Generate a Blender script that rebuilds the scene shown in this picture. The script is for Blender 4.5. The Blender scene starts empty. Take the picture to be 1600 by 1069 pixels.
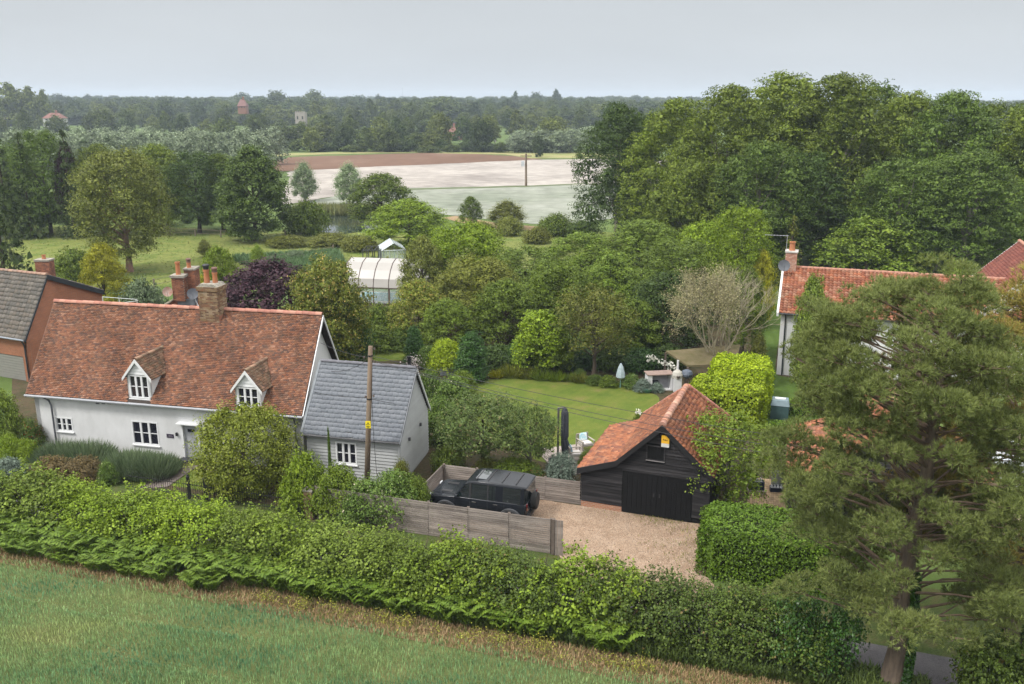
import bpy, bmesh, math, random
import numpy as np
from mathutils import Vector, Matrix
SC = bpy.context.scene
COL = SC.collection
R_ = math.radians

# ---------------------------------------------------------------- camera
FPX, CAMH, HORY = 1400.0, 18.0, 155.0
PITCH = math.atan((534.5 - HORY) / FPX)
cam = bpy.data.cameras.new("camera"); camo = bpy.data.objects.new("camera", cam); COL.objects.link(camo)
camo.location = (0, 0, CAMH); camo.rotation_euler = (math.pi / 2 - PITCH, 0, 0)
cam.sensor_width = 36; cam.lens = 36 * FPX / 1600; cam.clip_end = 9000; cam.clip_start = 0.5
SC.camera = camo

# ---------------------------------------------------------------- sky and sun
SUN_EL, SUN_AZ = R_(52), R_(-122)      # azimuth measured from +Y clockwise: the light comes from behind left
world = bpy.data.worlds.new("World"); SC.world = world; world.use_nodes = True
nt = world.node_tree; nt.nodes.clear(); N = nt.nodes.new; L = nt.links.new
wo = N('ShaderNodeOutputWorld'); bg = N('ShaderNodeBackground'); bg.inputs[1].default_value = 0.1
sky = N('ShaderNodeTexSky'); sky.sky_type = 'NISHITA'; sky.sun_disc = False
sky.sun_elevation = SUN_EL; sky.sun_rotation = SUN_AZ; sky.air_density = 1.5; sky.dust_density = 4
tc = N('ShaderNodeTexCoord'); sep = N('ShaderNodeSeparateXYZ'); L(tc.outputs['Generated'], sep.inputs[0])
ramp = N('ShaderNodeValToRGB'); L(sep.outputs['Z'], ramp.inputs[0])
els = ramp.color_ramp.elements
els[0].position = 0.0; els[0].color = (.106, .114, .122, 1)
els[1].position = 1.0; els[1].color = (.445, .435, .42, 1)
e = els.new(0.12); e.color = (.090, .095, .101, 1)
e = els.new(0.22); e.color = (.100, .104, .110, 1)
e = els.new(0.5); e.color = (.29, .288, .285, 1)
noi = N('ShaderNodeTexNoise'); noi.inputs['Scale'].default_value = 2.2; noi.inputs['Detail'].default_value = 3
mp = N('ShaderNodeMapping'); mp.inputs['Scale'].default_value = (1, 1, 5); L(tc.outputs['Generated'], mp.inputs[0]); L(mp.outputs[0], noi.inputs[0])
mr = N('ShaderNodeMapRange'); mr.inputs[1].default_value = .3; mr.inputs[2].default_value = .7; mr.inputs[3].default_value = 28.8; mr.inputs[4].default_value = 31.4; L(noi.outputs[0], mr.inputs[0])
vm = N('ShaderNodeVectorMath'); vm.operation = 'SCALE'; L(ramp.outputs[0], vm.inputs[0]); L(mr.outputs[0], vm.inputs['Scale'])
mx = N('ShaderNodeMix'); mx.data_type = 'RGBA'; mx.inputs[0].default_value = 0.93
L(sky.outputs[0], mx.inputs[6]); L(vm.outputs[0], mx.inputs[7]); L(mx.outputs[2], bg.inputs[0]); L(bg.outputs[0], wo.inputs[0])
sl = bpy.data.lights.new("sun", 'SUN'); sl.energy = 1.5; sl.angle = R_(12); sl.color = (1, .965, .91)
so = bpy.data.objects.new("sun", sl); COL.objects.link(so)
sd = Vector((math.sin(SUN_AZ) * math.cos(SUN_EL), math.cos(SUN_AZ) * math.cos(SUN_EL), math.sin(SUN_EL)))
so.rotation_euler = sd.to_track_quat('Z', 'Y').to_euler()
SC.view_settings.view_transform = 'Standard'; SC.view_settings.look = 'None'; SC.view_settings.gamma = 1
SC.view_settings.exposure = 1.15; SC.view_settings.use_curve_mapping = False
SC.render.engine = 'CYCLES'
SC.cycles.max_bounces = 6; SC.cycles.diffuse_bounces = 3; SC.cycles.transparent_max_bounces = 8; SC.cycles.volume_bounces = 0
SC.cycles.use_adaptive_sampling = True

# ---------------------------------------------------------------- surveying helpers: sight lines of the camera position to points of the place
cP, sP = math.cos(PITCH), math.sin(PITCH)
CAMP = Vector((0, 0, CAMH))
def ray(px, py):
    dx = (px - 800) / FPX; dy = (534.5 - py) / FPX
    return Vector((dx, cP + dy * sP, -sP + dy * cP))
def G(px, py, z=0.0):
    d = ray(px, py); return CAMP + d * ((z - CAMH) / d.z)
def A(px, py, Y):
    d = ray(px, py); return CAMP + d * (Y / d.y)
def HIT(px, py, p0, n):
    d = ray(px, py); return CAMP + d * ((Vector(p0) - CAMP).dot(n) / d.dot(n))
def pxm(Y, z=0):
    return FPX / (Y * cP - (z - CAMH) * sP)
# the lane's own frame: RF(d, n) = d metres along the lane, n metres from the field edge
RA = R_(-17.3); RD = Vector((math.cos(RA), math.sin(RA), 0)); RN = Vector((-math.sin(RA), math.cos(RA), 0)); R0 = Vector((0, 26.04, 0))
def RF(d, n, z=0): return R0 + RD * d + RN * n + Vector((0, 0, z))

# ---------------------------------------------------------------- objects
def tag(o, label=None, cat=None, group=None, kind=None):
    if label: o['label'] = label
    if cat: o['category'] = cat
    if group: o['group'] = group
    if kind: o['kind'] = kind
    return o
def thing(name, label, cat, loc=(0, 0, 0), rz=0, group=None):
    o = bpy.data.objects.new(name, None); COL.objects.link(o); o.empty_display_size = .3
    o.location = loc; o.rotation_euler = (0, 0, rz)
    return tag(o, label, cat, group)
def worigin(o):
    p = Vector((0, 0, 0))
    while o is not None: p += o.location; o = o.parent
    return p
def linkm(name, me, mat=None, parent=None, loc=(0, 0, 0), rz=0):
    o = bpy.data.objects.new(name, me); COL.objects.link(o); o.location = loc; o.rotation_euler = (0, 0, rz)
    if parent: o.parent = parent
    if mat is not None:
        if not me.materials: me.materials.append(mat)
        elif me.materials[0] != mat:
            o.material_slots[0].link = 'OBJECT'; o.material_slots[0].material = mat
    return o
def copy_tree(o, loc=None, parent=None, label=None):
    c = o.copy(); COL.objects.link(c); c.parent = parent
    for ch in o.children: copy_tree(ch, parent=c)
    if loc is not None: c.location = loc
    if label: c['label'] = label
    return c
class MB:
    """collects shapes, then becomes ONE mesh object"""
    def __init__(s): s.v = []; s.f = []; s.sm = False
    def poly(s, pts):
        k = len(s.v); s.v += [tuple(p) for p in pts]; s.f.append(tuple(range(k, k + len(pts)))); return s
    def box(s, o, a, b, c):
        """box from corner o with edge vectors a, b, c"""
        o, a, b, c = Vector(o), Vector(a), Vector(b), Vector(c); k = len(s.v)
        for i in (o, o + a, o + a + b, o + b, o + c, o + a + c, o + a + b + c, o + b + c): s.v.append(tuple(i))
        for f in ((0, 3, 2, 1), (4, 5, 6, 7), (0, 1, 5, 4), (1, 2, 6, 5), (2, 3, 7, 6), (3, 0, 4, 7)): s.f.append(tuple(k + i for i in f))
        return s
    def cbox(s, c, sx, sy, sz):
        return s.box((c[0] - sx / 2, c[1] - sy / 2, c[2] - sz / 2), (sx, 0, 0), (0, sy, 0), (0, 0, sz))
    def prism(s, pts, d):
        """polygon extruded along d"""
        d = Vector(d); k = len(s.v); n = len(pts)
        s.v += [tuple(p) for p in pts] + [tuple(Vector(p) + d) for p in pts]
        s.f.append(tuple(range(k, k + n))); s.f.append(tuple(range(k + 2 * n - 1, k + n - 1, -1)))
        for i in range(n):
            j = (i + 1) % n; s.f.append((k + i, k + n + i, k + n + j, k + j))
        return s
    def tube(s, pts, rad, seg=8, cap=True):
        pts = [Vector(p) for p in pts]
        if not hasattr(rad, '__len__'): rad = [rad] * len(pts)
        k0 = len(s.v)
        for i, p in enumerate(pts):
            d = (pts[min(i + 1, len(pts) - 1)] - pts[max(i - 1, 0)]).normalized()
            up = Vector((0, 0, 1)) if abs(d.z) < .9 else Vector((1, 0, 0))
            x = d.cross(up).normalized(); y = d.cross(x).normalized()
            for j in range(seg):
                a = 2 * math.pi * j / seg; s.v.append(tuple(p + (x * math.cos(a) + y * math.sin(a)) * rad[i]))
        for i in range(len(pts) - 1):
            for j in range(seg):
                a = k0 + i * seg + j; b = k0 + i * seg + (j + 1) % seg; s.f.append((a, b, b + seg, a + seg))
        if cap:
            s.f.append(tuple(k0 + j for j in range(seg))); s.f.append(tuple(k0 + (len(pts) - 1) * seg + j for j in reversed(range(seg))))
        return s
    def lathe(s, c, prof, seg=16):
        k0 = len(s.v)
        for r, z in prof:
            for j in range(seg):
                a = 2 * math.pi * j / seg; s.v.append((c[0] + r * math.cos(a), c[1] + r * math.sin(a), c[2] + z))
        for i in range(len(prof) - 1):
            for j in range(seg):
                a = k0 + i * seg + j; b = k0 + i * seg + (j + 1) % seg; s.f.append((a, b, b + seg, a + seg))
        s.f.append(tuple(k0 + j for j in reversed(range(seg)))); s.f.append(tuple(k0 + (len(prof) - 1) * seg + j for j in range(seg)))
        return s
    def mesh(s, name, off=None, smooth=False, fix=True):
        me = bpy.data.meshes.new(name)
        v = s.v if off is None else [(a - off[0], b - off[1], c - off[2]) for a, b, c in s.v]
        me.from_pydata(v, [], s.f)
        if fix:
            bm = bmesh.new(); bm.from_mesh(me); bmesh.ops.recalc_face_normals(bm, faces=bm.faces); bm.to_mesh(me); bm.free()
        if smooth: me.shade_smooth()
        return me
    def build(s, name, mat, parent=None, smooth=False, label=None, kind=None, fix=True):
        """vertices are in place coordinates; the parent chain is unrotated"""
        off = worigin(parent) if parent else None
        o = linkm(name, s.mesh(name, off, smooth, fix), mat, parent)
        return tag(o, label, None, None, kind)
def npmesh(name, V, quads=None, tris=None, smooth=False):
    me = bpy.data.meshes.new(name)
    V = np.asarray(V, dtype=np.float32).reshape(-1, 3)
    me.vertices.add(len(V)); me.vertices.foreach_set('co', V.ravel())
    idx = []; tot = []
    if quads is not None and len(quads): idx.append(np.asarray(quads, np.int32).ravel()); tot.append(np.full(len(quads), 4, np.int32))
    if tris is not None and len(tris): idx.append(np.asarray(tris, np.int32).ravel()); tot.append(np.full(len(tris), 3, np.int32))
    idx = np.concatenate(idx); tot = np.concatenate(tot); st = np.concatenate([[0], np.cumsum(tot)[:-1]]).astype(np.int32)
    me.loops.add(len(idx)); me.loops.foreach_set('vertex_index', idx)
    me.polygons.add(len(tot)); me.polygons.foreach_set('loop_start', st)
    if smooth: me.polygons.foreach_set('use_smooth', np.ones(len(tot), bool))
    me.update(calc_edges=True); return me

# ---------------------------------------------------------------- materials
MATS = {}
def newmat(name):
    m = bpy.data.materials.new(name); m.use_nodes = True; t = m.node_tree; t.nodes.clear()
    return m, t, t.nodes.new, t.links.new
def c4(c): return (c[0], c[1], c[2], 1)
def mat(name, col, rough=.8, var=.15, scale=3.0, metal=0, bump=0, bscale=20, col2=None, spec=.4, island=0.0, coat=0, stretch=(1, 1, 1), contrast=1.0, detail=4):
    """base colour with noise towards col2 (or a darker tone), a per-piece difference and fine relief"""
    if name in MATS: return MATS[name]
    m, t, N, L = newmat(name)
    out = N('ShaderNodeOutputMaterial'); b = N('ShaderNodeBsdfPrincipled'); L(b.outputs[0], out.inputs[0])
    b.inputs['Roughness'].default_value = rough; b.inputs['Metallic'].default_value = metal
    b.inputs['Specular IOR Level'].default_value = spec; b.inputs['Coat Weight'].default_value = coat
    tc = N('ShaderNodeTexCoord'); mp = N('ShaderNodeMapping'); mp.inputs['Scale'].default_value = stretch; L(tc.outputs['Object'], mp.inputs[0])
    n = N('ShaderNodeTexNoise'); n.inputs['Scale'].default_value = scale; n.inputs['Detail'].default_value = detail; n.inputs['Roughness'].default_value = .62; L(mp.outputs[0], n.inputs[0])
    r = N('ShaderNodeMapRange'); r.inputs[1].default_value = .5 - .2 / contrast; r.inputs[2].default_value = .5 + .2 / contrast; L(n.outputs[0], r.inputs[0])
    mx = N('ShaderNodeMix'); mx.data_type = 'RGBA'; L(r.outputs[0], mx.inputs[0]); mx.inputs[6].default_value = c4(col)
    if col2 is None: col2 = tuple(c * (1 - 2 * var) for c in col)
    mx.inputs[7].default_value = c4(col2); cur = mx.outputs[2]
    if island:
        g = N('ShaderNodeNewGeometry'); h = N('ShaderNodeMapRange'); h.inputs[3].default_value = 1 - island; h.inputs[4].default_value = 1 + island; L(g.outputs['Random Per Island'], h.inputs[0])
        oi = N('ShaderNodeObjectInfo'); h2 = N('ShaderNodeMapRange'); h2.inputs[3].default_value = 1 - island * .8; h2.inputs[4].default_value = 1 + island * .8; L(oi.outputs['Random'], h2.inputs[0])
        mu = N('ShaderNodeMath'); mu.operation = 'MULTIPLY'; L(h.outputs[0], mu.inputs[0]); L(h2.outputs[0], mu.inputs[1])
        vs = N('ShaderNodeVectorMath'); vs.operation = 'SCALE'; L(cur, vs.inputs[0]); L(mu.outputs[0], vs.inputs['Scale']); cur = vs.outputs[0]
    L(cur, b.inputs['Base Color'])
    if bump:
        n2 = N('ShaderNodeTexNoise'); n2.inputs['Scale'].default_value = bscale; n2.inputs['Detail'].default_value = 3; L(mp.outputs[0], n2.inputs[0])
        bp = N('ShaderNodeBump'); bp.inputs['Strength'].default_value = min(1, bump); bp.inputs['Distance'].default_value = .03; L(n2.outputs[0], bp.inputs['Height']); L(bp.outputs[0], b.inputs['Normal'])
    MATS[name] = m; return m
def palette(name, cols, rough=.85, patch=None, pscale=1.2, pamt=.5, bump=.4, spec=.3):
    """each separate piece picks its own colour from a list; weather patches lie over them"""
    if name in MATS: return MATS[name]
    m, t, N, L = newmat(name)
    out = N('ShaderNodeOutputMaterial'); b = N('ShaderNodeBsdfPrincipled'); L(b.outputs[0], out.inputs[0])
    b.inputs['Roughness'].default_value = rough; b.inputs['Specular IOR Level'].default_value = spec
    g = N('ShaderNodeNewGeometry'); oi = N('ShaderNodeObjectInfo')
    ad = N('ShaderNodeMath'); ad.operation = 'ADD'; L(g.outputs['Random Per Island'], ad.inputs[0]); L(oi.outputs['Random'], ad.inputs[1])
    fr = N('ShaderNodeMath'); fr.operation = 'FRACT'; L(ad.outputs[0], fr.inputs[0])
    r = N('ShaderNodeValToRGB'); r.color_ramp.interpolation = 'CONSTANT'; L(fr.outputs[0], r.inputs[0])
    el = r.color_ramp.elements
    el[0].color = c4(cols[0]); el[0].position = 0; el[1].color = c4(cols[1]); el[1].position = 1 / len(cols)
    for i in range(2, len(cols)): x = el.new(i / len(cols)); x.color = c4(cols[i])
    tc = N('ShaderNodeTexCoord')
    n = N('ShaderNodeTexNoise'); n.inputs['Scale'].default_value = pscale; n.inputs['Detail'].default_value = 5; n.inputs['Roughness'].default_value = .65; L(tc.outputs['Object'], n.inputs[0])
    mr = N('ShaderNodeMapRange'); mr.inputs[1].default_value = .47; mr.inputs[2].default_value = .7; mr.inputs[4].default_value = pamt; L(n.outputs[0], mr.inputs[0])
    mx = N('ShaderNodeMix'); mx.data_type = 'RGBA'; L(mr.outputs[0], mx.inputs[0]); L(r.outputs[0], mx.inputs[6]); mx.inputs[7].default_value = c4(patch or cols[0])
    sm = N('ShaderNodeMapping'); sm.inputs['Scale'].default_value = (1.6, 1.6, .35); L(tc.outputs['Object'], sm.inputs[0]); ns = N('ShaderNodeTexNoise'); ns.inputs['Scale'].default_value = 1.3; ns.inputs['Detail'].default_value = 5; L(sm.outputs[0], ns.inputs[0])
    nr = N('ShaderNodeMapRange'); nr.inputs[1].default_value = .35; nr.inputs[2].default_value = .65; nr.inputs[3].default_value = .84; nr.inputs[4].default_value = 1.16; L(ns.outputs[0], nr.inputs[0]); vz = N('ShaderNodeVectorMath'); vz.operation = 'SCALE'; L(mx.outputs[2], vz.inputs[0]); L(nr.outputs[0], vz.inputs['Scale'])
    n3 = N('ShaderNodeTexNoise'); n3.inputs['Scale'].default_value = 14; n3.inputs['Detail'].default_value = 4; L(tc.outputs['Object'], n3.inputs[0])
    m3 = N('ShaderNodeMapRange'); m3.inputs[3].default_value = .78; m3.inputs[4].default_value = 1.22; L(n3.outputs[0], m3.inputs[0])
    vs = N('ShaderNodeVectorMath'); vs.operation = 'SCALE'; L(vz.outputs[0], vs.inputs[0]); L(m3.outputs[0], vs.inputs['Scale']); L(vs.outputs[0], b.inputs['Base Color'])
    bp = N('ShaderNodeBump'); bp.inputs['Strength'].default_value = bump; bp.inputs['Distance'].default_value = .02; L(n3.outputs[0], bp.inputs['Height']); L(bp.outputs[0], b.inputs['Normal'])
    MATS[name] = m; return m
def leafmat(name, col, alt=None, vary=.38, trans=.2, rough=.55, odd=None, oddf=.06):
    """foliage: every leaf its own tone, some translucency; alt = second tone, odd = rare tone (blossom, dead leaf)"""
    if name in MATS: return MATS[name]
    m, t, N, L = newmat(name)
    out = N('ShaderNodeOutputMaterial'); b = N('ShaderNodeBsdfPrincipled'); b.inputs['Roughness'].default_value = rough; b.inputs['Specular IOR Level'].default_value = .3
    g = N('ShaderNodeNewGeometry'); oi = N('ShaderNodeObjectInfo'); tc = N('ShaderNodeTexCoord')
    alt = alt or (col[0] * 1.7, col[1] * 1.35, col[2] * 1.1)
    n = N('ShaderNodeTexNoise'); n.inputs['Scale'].default_value = .9; n.inputs['Detail'].default_value = 3; L(tc.outputs['Object'], n.inputs[0])
    a1 = N('ShaderNodeMath'); a1.operation = 'MULTIPLY_ADD'; L(g.outputs['Random Per Island'], a1.inputs[0]); a1.inputs[1].default_value = .55; 
    a2 = N('ShaderNodeMapRange'); a2.inputs[1].default_value = .3; a2.inputs[2].default_value = .7; a2.inputs[4].default_value = .45; L(n.outputs[0], a2.inputs[0]); L(a2.outputs[0], a1.inputs[2])
    mx = N('ShaderNodeMix'); mx.data_type = 'RGBA'; L(a1.outputs[0], mx.inputs[0]); mx.inputs[6].default_value = c4(col); mx.inputs[7].default_value = c4(alt)
    h = N('ShaderNodeMath'); h.operation = 'MULTIPLY'; L(g.outputs['Random Per Island'], h.inputs[0]); h.inputs[1].default_value = 37.7
    fr = N('ShaderNodeMath'); fr.operation = 'FRACT'; L(h.outputs[0], fr.inputs[0])
    mr = N('ShaderNodeMapRange'); mr.inputs[3].default_value = 1 - vary; mr.inputs[4].default_value = 1 + vary; L(fr.outputs[0], mr.inputs[0])
    m2 = N('ShaderNodeMapRange'); m2.inputs[3].default_value = .8; m2.inputs[4].default_value = 1.2; L(oi.outputs['Random'], m2.inputs[0])
    mu = N('ShaderNodeMath'); mu.operation = 'MULTIPLY'; L(mr.outputs[0], mu.inputs[0]); L(m2.outputs[0], mu.inputs[1])
    vs = N('ShaderNodeVectorMath'); vs.operation = 'SCALE'; L(mx.outputs[2], vs.inputs[0]); L(mu.outputs[0], vs.inputs['Scale']); cur = vs.outputs[0]
    if odd:
        lt = N('ShaderNodeMath'); lt.operation = 'LESS_THAN'; L(g.outputs['Random Per Island'], lt.inputs[0]); lt.inputs[1].default_value = oddf
        mo = N('ShaderNodeMix'); mo.data_type = 'RGBA'; L(lt.outputs[0], mo.inputs[0]); L(cur, mo.inputs[6]); mo.inputs[7].default_value = c4(odd); cur = mo.outputs[2]
    L(cur, b.inputs['Base Color']); tr = N('ShaderNodeBsdfTranslucent'); L(cur, tr.inputs[0])
    ms = N('ShaderNodeMixShader'); ms.inputs[0].default_value = trans; L(b.outputs[0], ms.inputs[1]); L(tr.outputs[0], ms.inputs[2]); L(ms.outputs[0], out.inputs[0])
    MATS[name] = m; return m
def brickmat(name, c1, c2, mortar, bw=.225, bh=.075, ms=.012, rough=.9):
    if name in MATS: return MATS[name]
    m, t, N, L = newmat(name)
    out = N('ShaderNodeOutputMaterial'); b = N('ShaderNodeBsdfPrincipled'); L(b.outputs[0], out.inputs[0]); b.inputs['Roughness'].default_value = rough
    tc = N('ShaderNodeTexCoord'); se = N('ShaderNodeSeparateXYZ'); L(tc.outputs['Object'], se.inputs[0])
    ad = N('ShaderNodeMath'); ad.operation = 'SUBTRACT'; L(se.outputs[0], ad.inputs[0]); L(se.outputs[1], ad.inputs[1])
    cb = N('ShaderNodeCombineXYZ'); L(ad.outputs[0], cb.inputs[0]); L(se.outputs[2], cb.inputs[1])
    br = N('ShaderNodeTexBrick'); L(cb.outputs[0], br.inputs[0]); br.inputs['Scale'].default_value = 1
    br.inputs['Brick Width'].default_value = bw; br.inputs['Row Height'].default_value = bh; br.inputs['Mortar Size'].default_value = ms
    br.inputs['Color1'].default_value = c4(c1); br.inputs['Color2'].default_value = c4(c2); br.inputs['Mortar'].default_value = c4(mortar)
    n = N('ShaderNodeTexNoise'); n.inputs['Scale'].default_value = 1.1; n.inputs['Detail'].default_value = 4; L(tc.outputs['Object'], n.inputs[0])
    mr = N('ShaderNodeMapRange'); mr.inputs[3].default_value = .7; mr.inputs[4].default_value = 1.25; L(n.outputs[0], mr.inputs[0])
    vs = N('ShaderNodeVectorMath'); vs.operation = 'SCALE'; L(br.outputs[0], vs.inputs[0]); L(mr.outputs[0], vs.inputs['Scale']); L(vs.outputs[0], b.inputs['Base Color'])
    bp = N('ShaderNodeBump'); bp.inputs['Strength'].default_value = .5; bp.inputs['Distance'].default_value = .01; bp.invert = True; L(br.outputs['Fac'], bp.inputs['Height']); L(bp.outputs[0], b.inputs['Normal'])
    MATS[name] = m; return m
def groundmat(name, stops, scale=.6, detail=8, bump=.5, bscale=25, fine=.25, stripes=None):
    """ground cover: large and fine noise over several colours; stripes=(direction angle, spacing, darkening)"""
    if name in MATS: return MATS[name]
    m, t, N, L = newmat(name)
    out = N('ShaderNodeOutputMaterial'); b = N('ShaderNodeBsdfPrincipled'); L(b.outputs[0], out.inputs[0]); b.inputs['Roughness'].default_value = .95; b.inputs['Specular IOR Level'].default_value = .15
    tc = N('ShaderNodeTexCoord'); n = N('ShaderNodeTexNoise'); n.inputs['Scale'].default_value = scale; n.inputs['Detail'].default_value = detail; n.inputs['Roughness'].default_value = .66; L(tc.outputs['Object'], n.inputs[0])
    r = N('ShaderNodeValToRGB'); L(n.outputs[0], r.inputs[0]); el = r.color_ramp.elements
    k = len(stops); el[0].color = c4(stops[0]); el[0].position = .3; el[1].color = c4(stops[-1]); el[1].position = .7
    for i in range(1, k - 1): x = el.new(.3 + .4 * i / (k - 1)); x.color = c4(stops[i])
    n2 = N('ShaderNodeTexNoise'); n2.inputs['Scale'].default_value = bscale; n2.inputs['Detail'].default_value = 4; L(tc.outputs['Object'], n2.inputs[0])
    mr = N('ShaderNodeMapRange'); mr.inputs[1].default_value = .3; mr.inputs[2].default_value = .7; mr.inputs[3].default_value = 1 - fine; mr.inputs[4].default_value = 1 + fine; L(n2.outputs[0], mr.inputs[0])
    vs = N('ShaderNodeVectorMath'); vs.operation = 'SCALE'; L(r.outputs[0], vs.inputs[0]); L(mr.outputs[0], vs.inputs['Scale']); cur = vs.outputs[0]
    if stripes:
        an, sp, dk = stripes
        mp = N('ShaderNodeMapping'); mp.inputs['Rotation'].default_value = (0, 0, an); L(tc.outputs['Object'], mp.inputs[0])
        w = N('ShaderNodeTexWave'); w.bands_direction = 'Y'; w.inputs['Scale'].default_value = .314 / sp; w.inputs['Distortion'].default_value = .6; w.inputs['Detail'].default_value = 2; L(mp.outputs[0], w.inputs[0])
        wr = N('ShaderNodeMapRange'); wr.inputs[1].default_value = .3; wr.inputs[2].default_value = .7; wr.inputs[3].default_value = 1 - dk; wr.inputs[4].default_value = 1 + dk; L(w.outputs[0], wr.inputs[0])
        v2 = N('ShaderNodeVectorMath'); v2.operation = 'SCALE'; L(cur, v2.inputs[0]); L(wr.outputs[0], v2.inputs['Scale']); cur = v2.outputs[0]
    L(cur, b.inputs['Base Color'])
    bp = N('ShaderNodeBump'); bp.inputs['Strength'].default_value = bump; bp.inputs['Distance'].default_value = .06; L(n2.outputs[0], bp.inputs['Height']); L(bp.outputs[0], b.inputs['Normal'])
    MATS[name] = m; return m
def glassmat():
    if 'glass' in MATS: return MATS['glass']
    m, t, N, L = newmat('window_glass'); out = N('ShaderNodeOutputMaterial'); b = N('ShaderNodeBsdfPrincipled'); L(b.outputs[0], out.inputs[0])
    b.inputs['Base Color'].default_value = (.012, .012, .02, 1); b.inputs['Roughness'].default_value = .06; b.inputs['Specular IOR Level'].default_value = .6
    MATS['glass'] = m; return m
HAZE_D = 0.00025
random.seed(3)
# ================================================================ SETTING: ground sheets
def sheet(name, pts, m, z, kind='structure', label=None, jag=0, step=1.0):
    if jag:
        rj = random.Random(len(pts) * 7 + int(jag * 100)); out = []
        for a, b in zip(pts, list(pts[1:]) + [pts[0]]):
            a, b = Vector((a[0], a[1], 0)), Vector((b[0], b[1], 0)); n = max(1, int((b - a).length / step)); q = Vector((a.y - b.y, b.x - a.x, 0)).normalized()
            for i in range(n): out.append(a.lerp(b, i / n) + q * (rj.uniform(-jag, jag) if i else 0))
        pts = out
    mb = MB(); mb.poly([(p[0], p[1], z) for p in pts]); o = mb.build(name, m, None, fix=False); o['kind'] = kind
    if o.data.polygons[0].normal.z < 0: o.data.flip_normals()
    return o
def hillz(x, y):
    """far rise beyond the fields"""
    t = np.clip((y - 430) / 1000.0, 0, 1); t = t * t * (3 - 2 * t)
    side = 1 - .95 * np.clip((x / np.maximum(y, 1) - .08) / .32, 0, 1)
    return t * (6.5 * side + 2.0 * np.sin(x / 170.) * np.cos(y / 230.)) 
gx = np.linspace(-2400, 2400, 97); gy = np.concatenate([np.linspace(-60, 400, 24), np.linspace(450, 2900, 50)])
XX, YY = np.meshgrid(gx, gy); ZZ = hillz(XX, YY)
V = np.stack([XX, YY, ZZ], -1).reshape(-1, 3); nx_ = len(gx); ny_ = len(gy)
I = (np.arange(ny_ - 1)[:, None] * nx_ + np.arange(nx_ - 1)[None, :]).ravel()
gm = groundmat('meadow_ground', [(.05, .085, .02), (.08, .12, .03), (.11, .15, .045)], scale=.15)
g_ = linkm('ground', npmesh('ground', V, quads=np.stack([I, I + 1, I + nx_ + 1, I + nx_], -1), smooth=True), gm); g_['kind'] = 'structure'

pas = groundmat('pasture_grass', [(.06, .095, .018), (.10, .135, .028), (.15, .165, .045), (.09, .125, .026), (.13, .15, .04)], scale=.2, detail=10, bscale=2.5, fine=.22)
sheet('pasture', [(-140, 90), (-60, 84), (-20, 88), (-11, 96), (10, 96), (30, 100), (32, 124), (5, 127), (-20, 124), (-60, 132), (-140, 140)], pas, .02, jag=1.2, step=3)
whf = groundmat('fleece_covered_rows', [(.19, .17, .155), (.29, .265, .24), (.36, .33, .30)], scale=.04, bscale=.35, fine=.16, stripes=(R_(8), 2.2, .13))
grf = groundmat('thin_fleece_rows', [(.14, .16, .12), (.195, .21, .17), (.25, .26, .225)], scale=.05, bscale=.35, fine=.2, stripes=(R_(6), 2.0, .14))
brf = groundmat('ploughed_soil', [(.105, .06, .037), (.13, .075, .05), (.155, .098, .068)], scale=.03, bscale=.35, fine=.12, stripes=(R_(8), 2.4, .09))
wl = [G(445, 345), G(450, 262), G(640, 268), G(780, 255), G(940, 249), G(1100, 250), G(1100, 300)]
sheet('covered_field', [G(440, 322), G(452, 266), G(640, 258), G(820, 250), G(1000, 248), G(1130, 252), G(1130, 285), G(640, 294), G(560, 300)], whf, .05, jag=.7, step=3)
sheet('pale_crop_field', [G(440, 325), G(560, 299), G(640, 294), G(1130, 284), G(1130, 330), G(980, 340), G(860, 352), G(705, 337), G(560, 326)], grf, .045, jag=.7, step=3)
sheet('ploughed_field', [G(380, 268), G(450, 246), G(640, 240), G(720, 239), G(800, 244), G(848, 249), G(700, 256), G(560, 262), G(450, 268)], brf, .07, jag=1.2, step=6)
sheet('field_margin', [G(380, 247), G(430, 240), G(640, 236), G(800, 237), G(1000, 240), G(1000, 247), G(830, 248), G(790, 242), G(640, 239), G(500, 242)],
      groundmat('rough_margin_grass', [(.16, .19, .06), (.22, .22, .09), (.3, .25, .13)], scale=.08), .075)
trk = groundmat('bare_soil', [(.2, .14, .08), (.27, .19, .11), (.14, .13, .05)], scale=.3)
sheet('farm_track', [G(690, 341), G(712, 338), G(780, 350), G(860, 356), G(860, 362), G(760, 358)], trk, .06)
# furrow line in the pale field
sheet('field_furrow', [G(640, 295.2), G(820, 290.8), G(920, 286.5), G(920, 288), G(820, 292.6), G(640, 297.2)], mat('furrow_weeds', (.08, .11, .03)), .066)
# pond: water with a reed bank
pw, t_, N_, L_ = newmat('pond_water'); b_ = N_('ShaderNodeBsdfPrincipled'); o_ = N_('ShaderNodeOutputMaterial'); L_(b_.outputs[0], o_.inputs[0])
b_.inputs['Base Color'].default_value = (.02, .03, .025, 1); b_.inputs['Roughness'].default_value = .05; b_.inputs['Specular IOR Level'].default_value = .8
sheet('pond_water', [G(470, 342), G(500, 337), G(560, 338), G(600, 345), G(590, 358), G(540, 366), G(500, 363), G(476, 355)], pw, .055)
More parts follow.
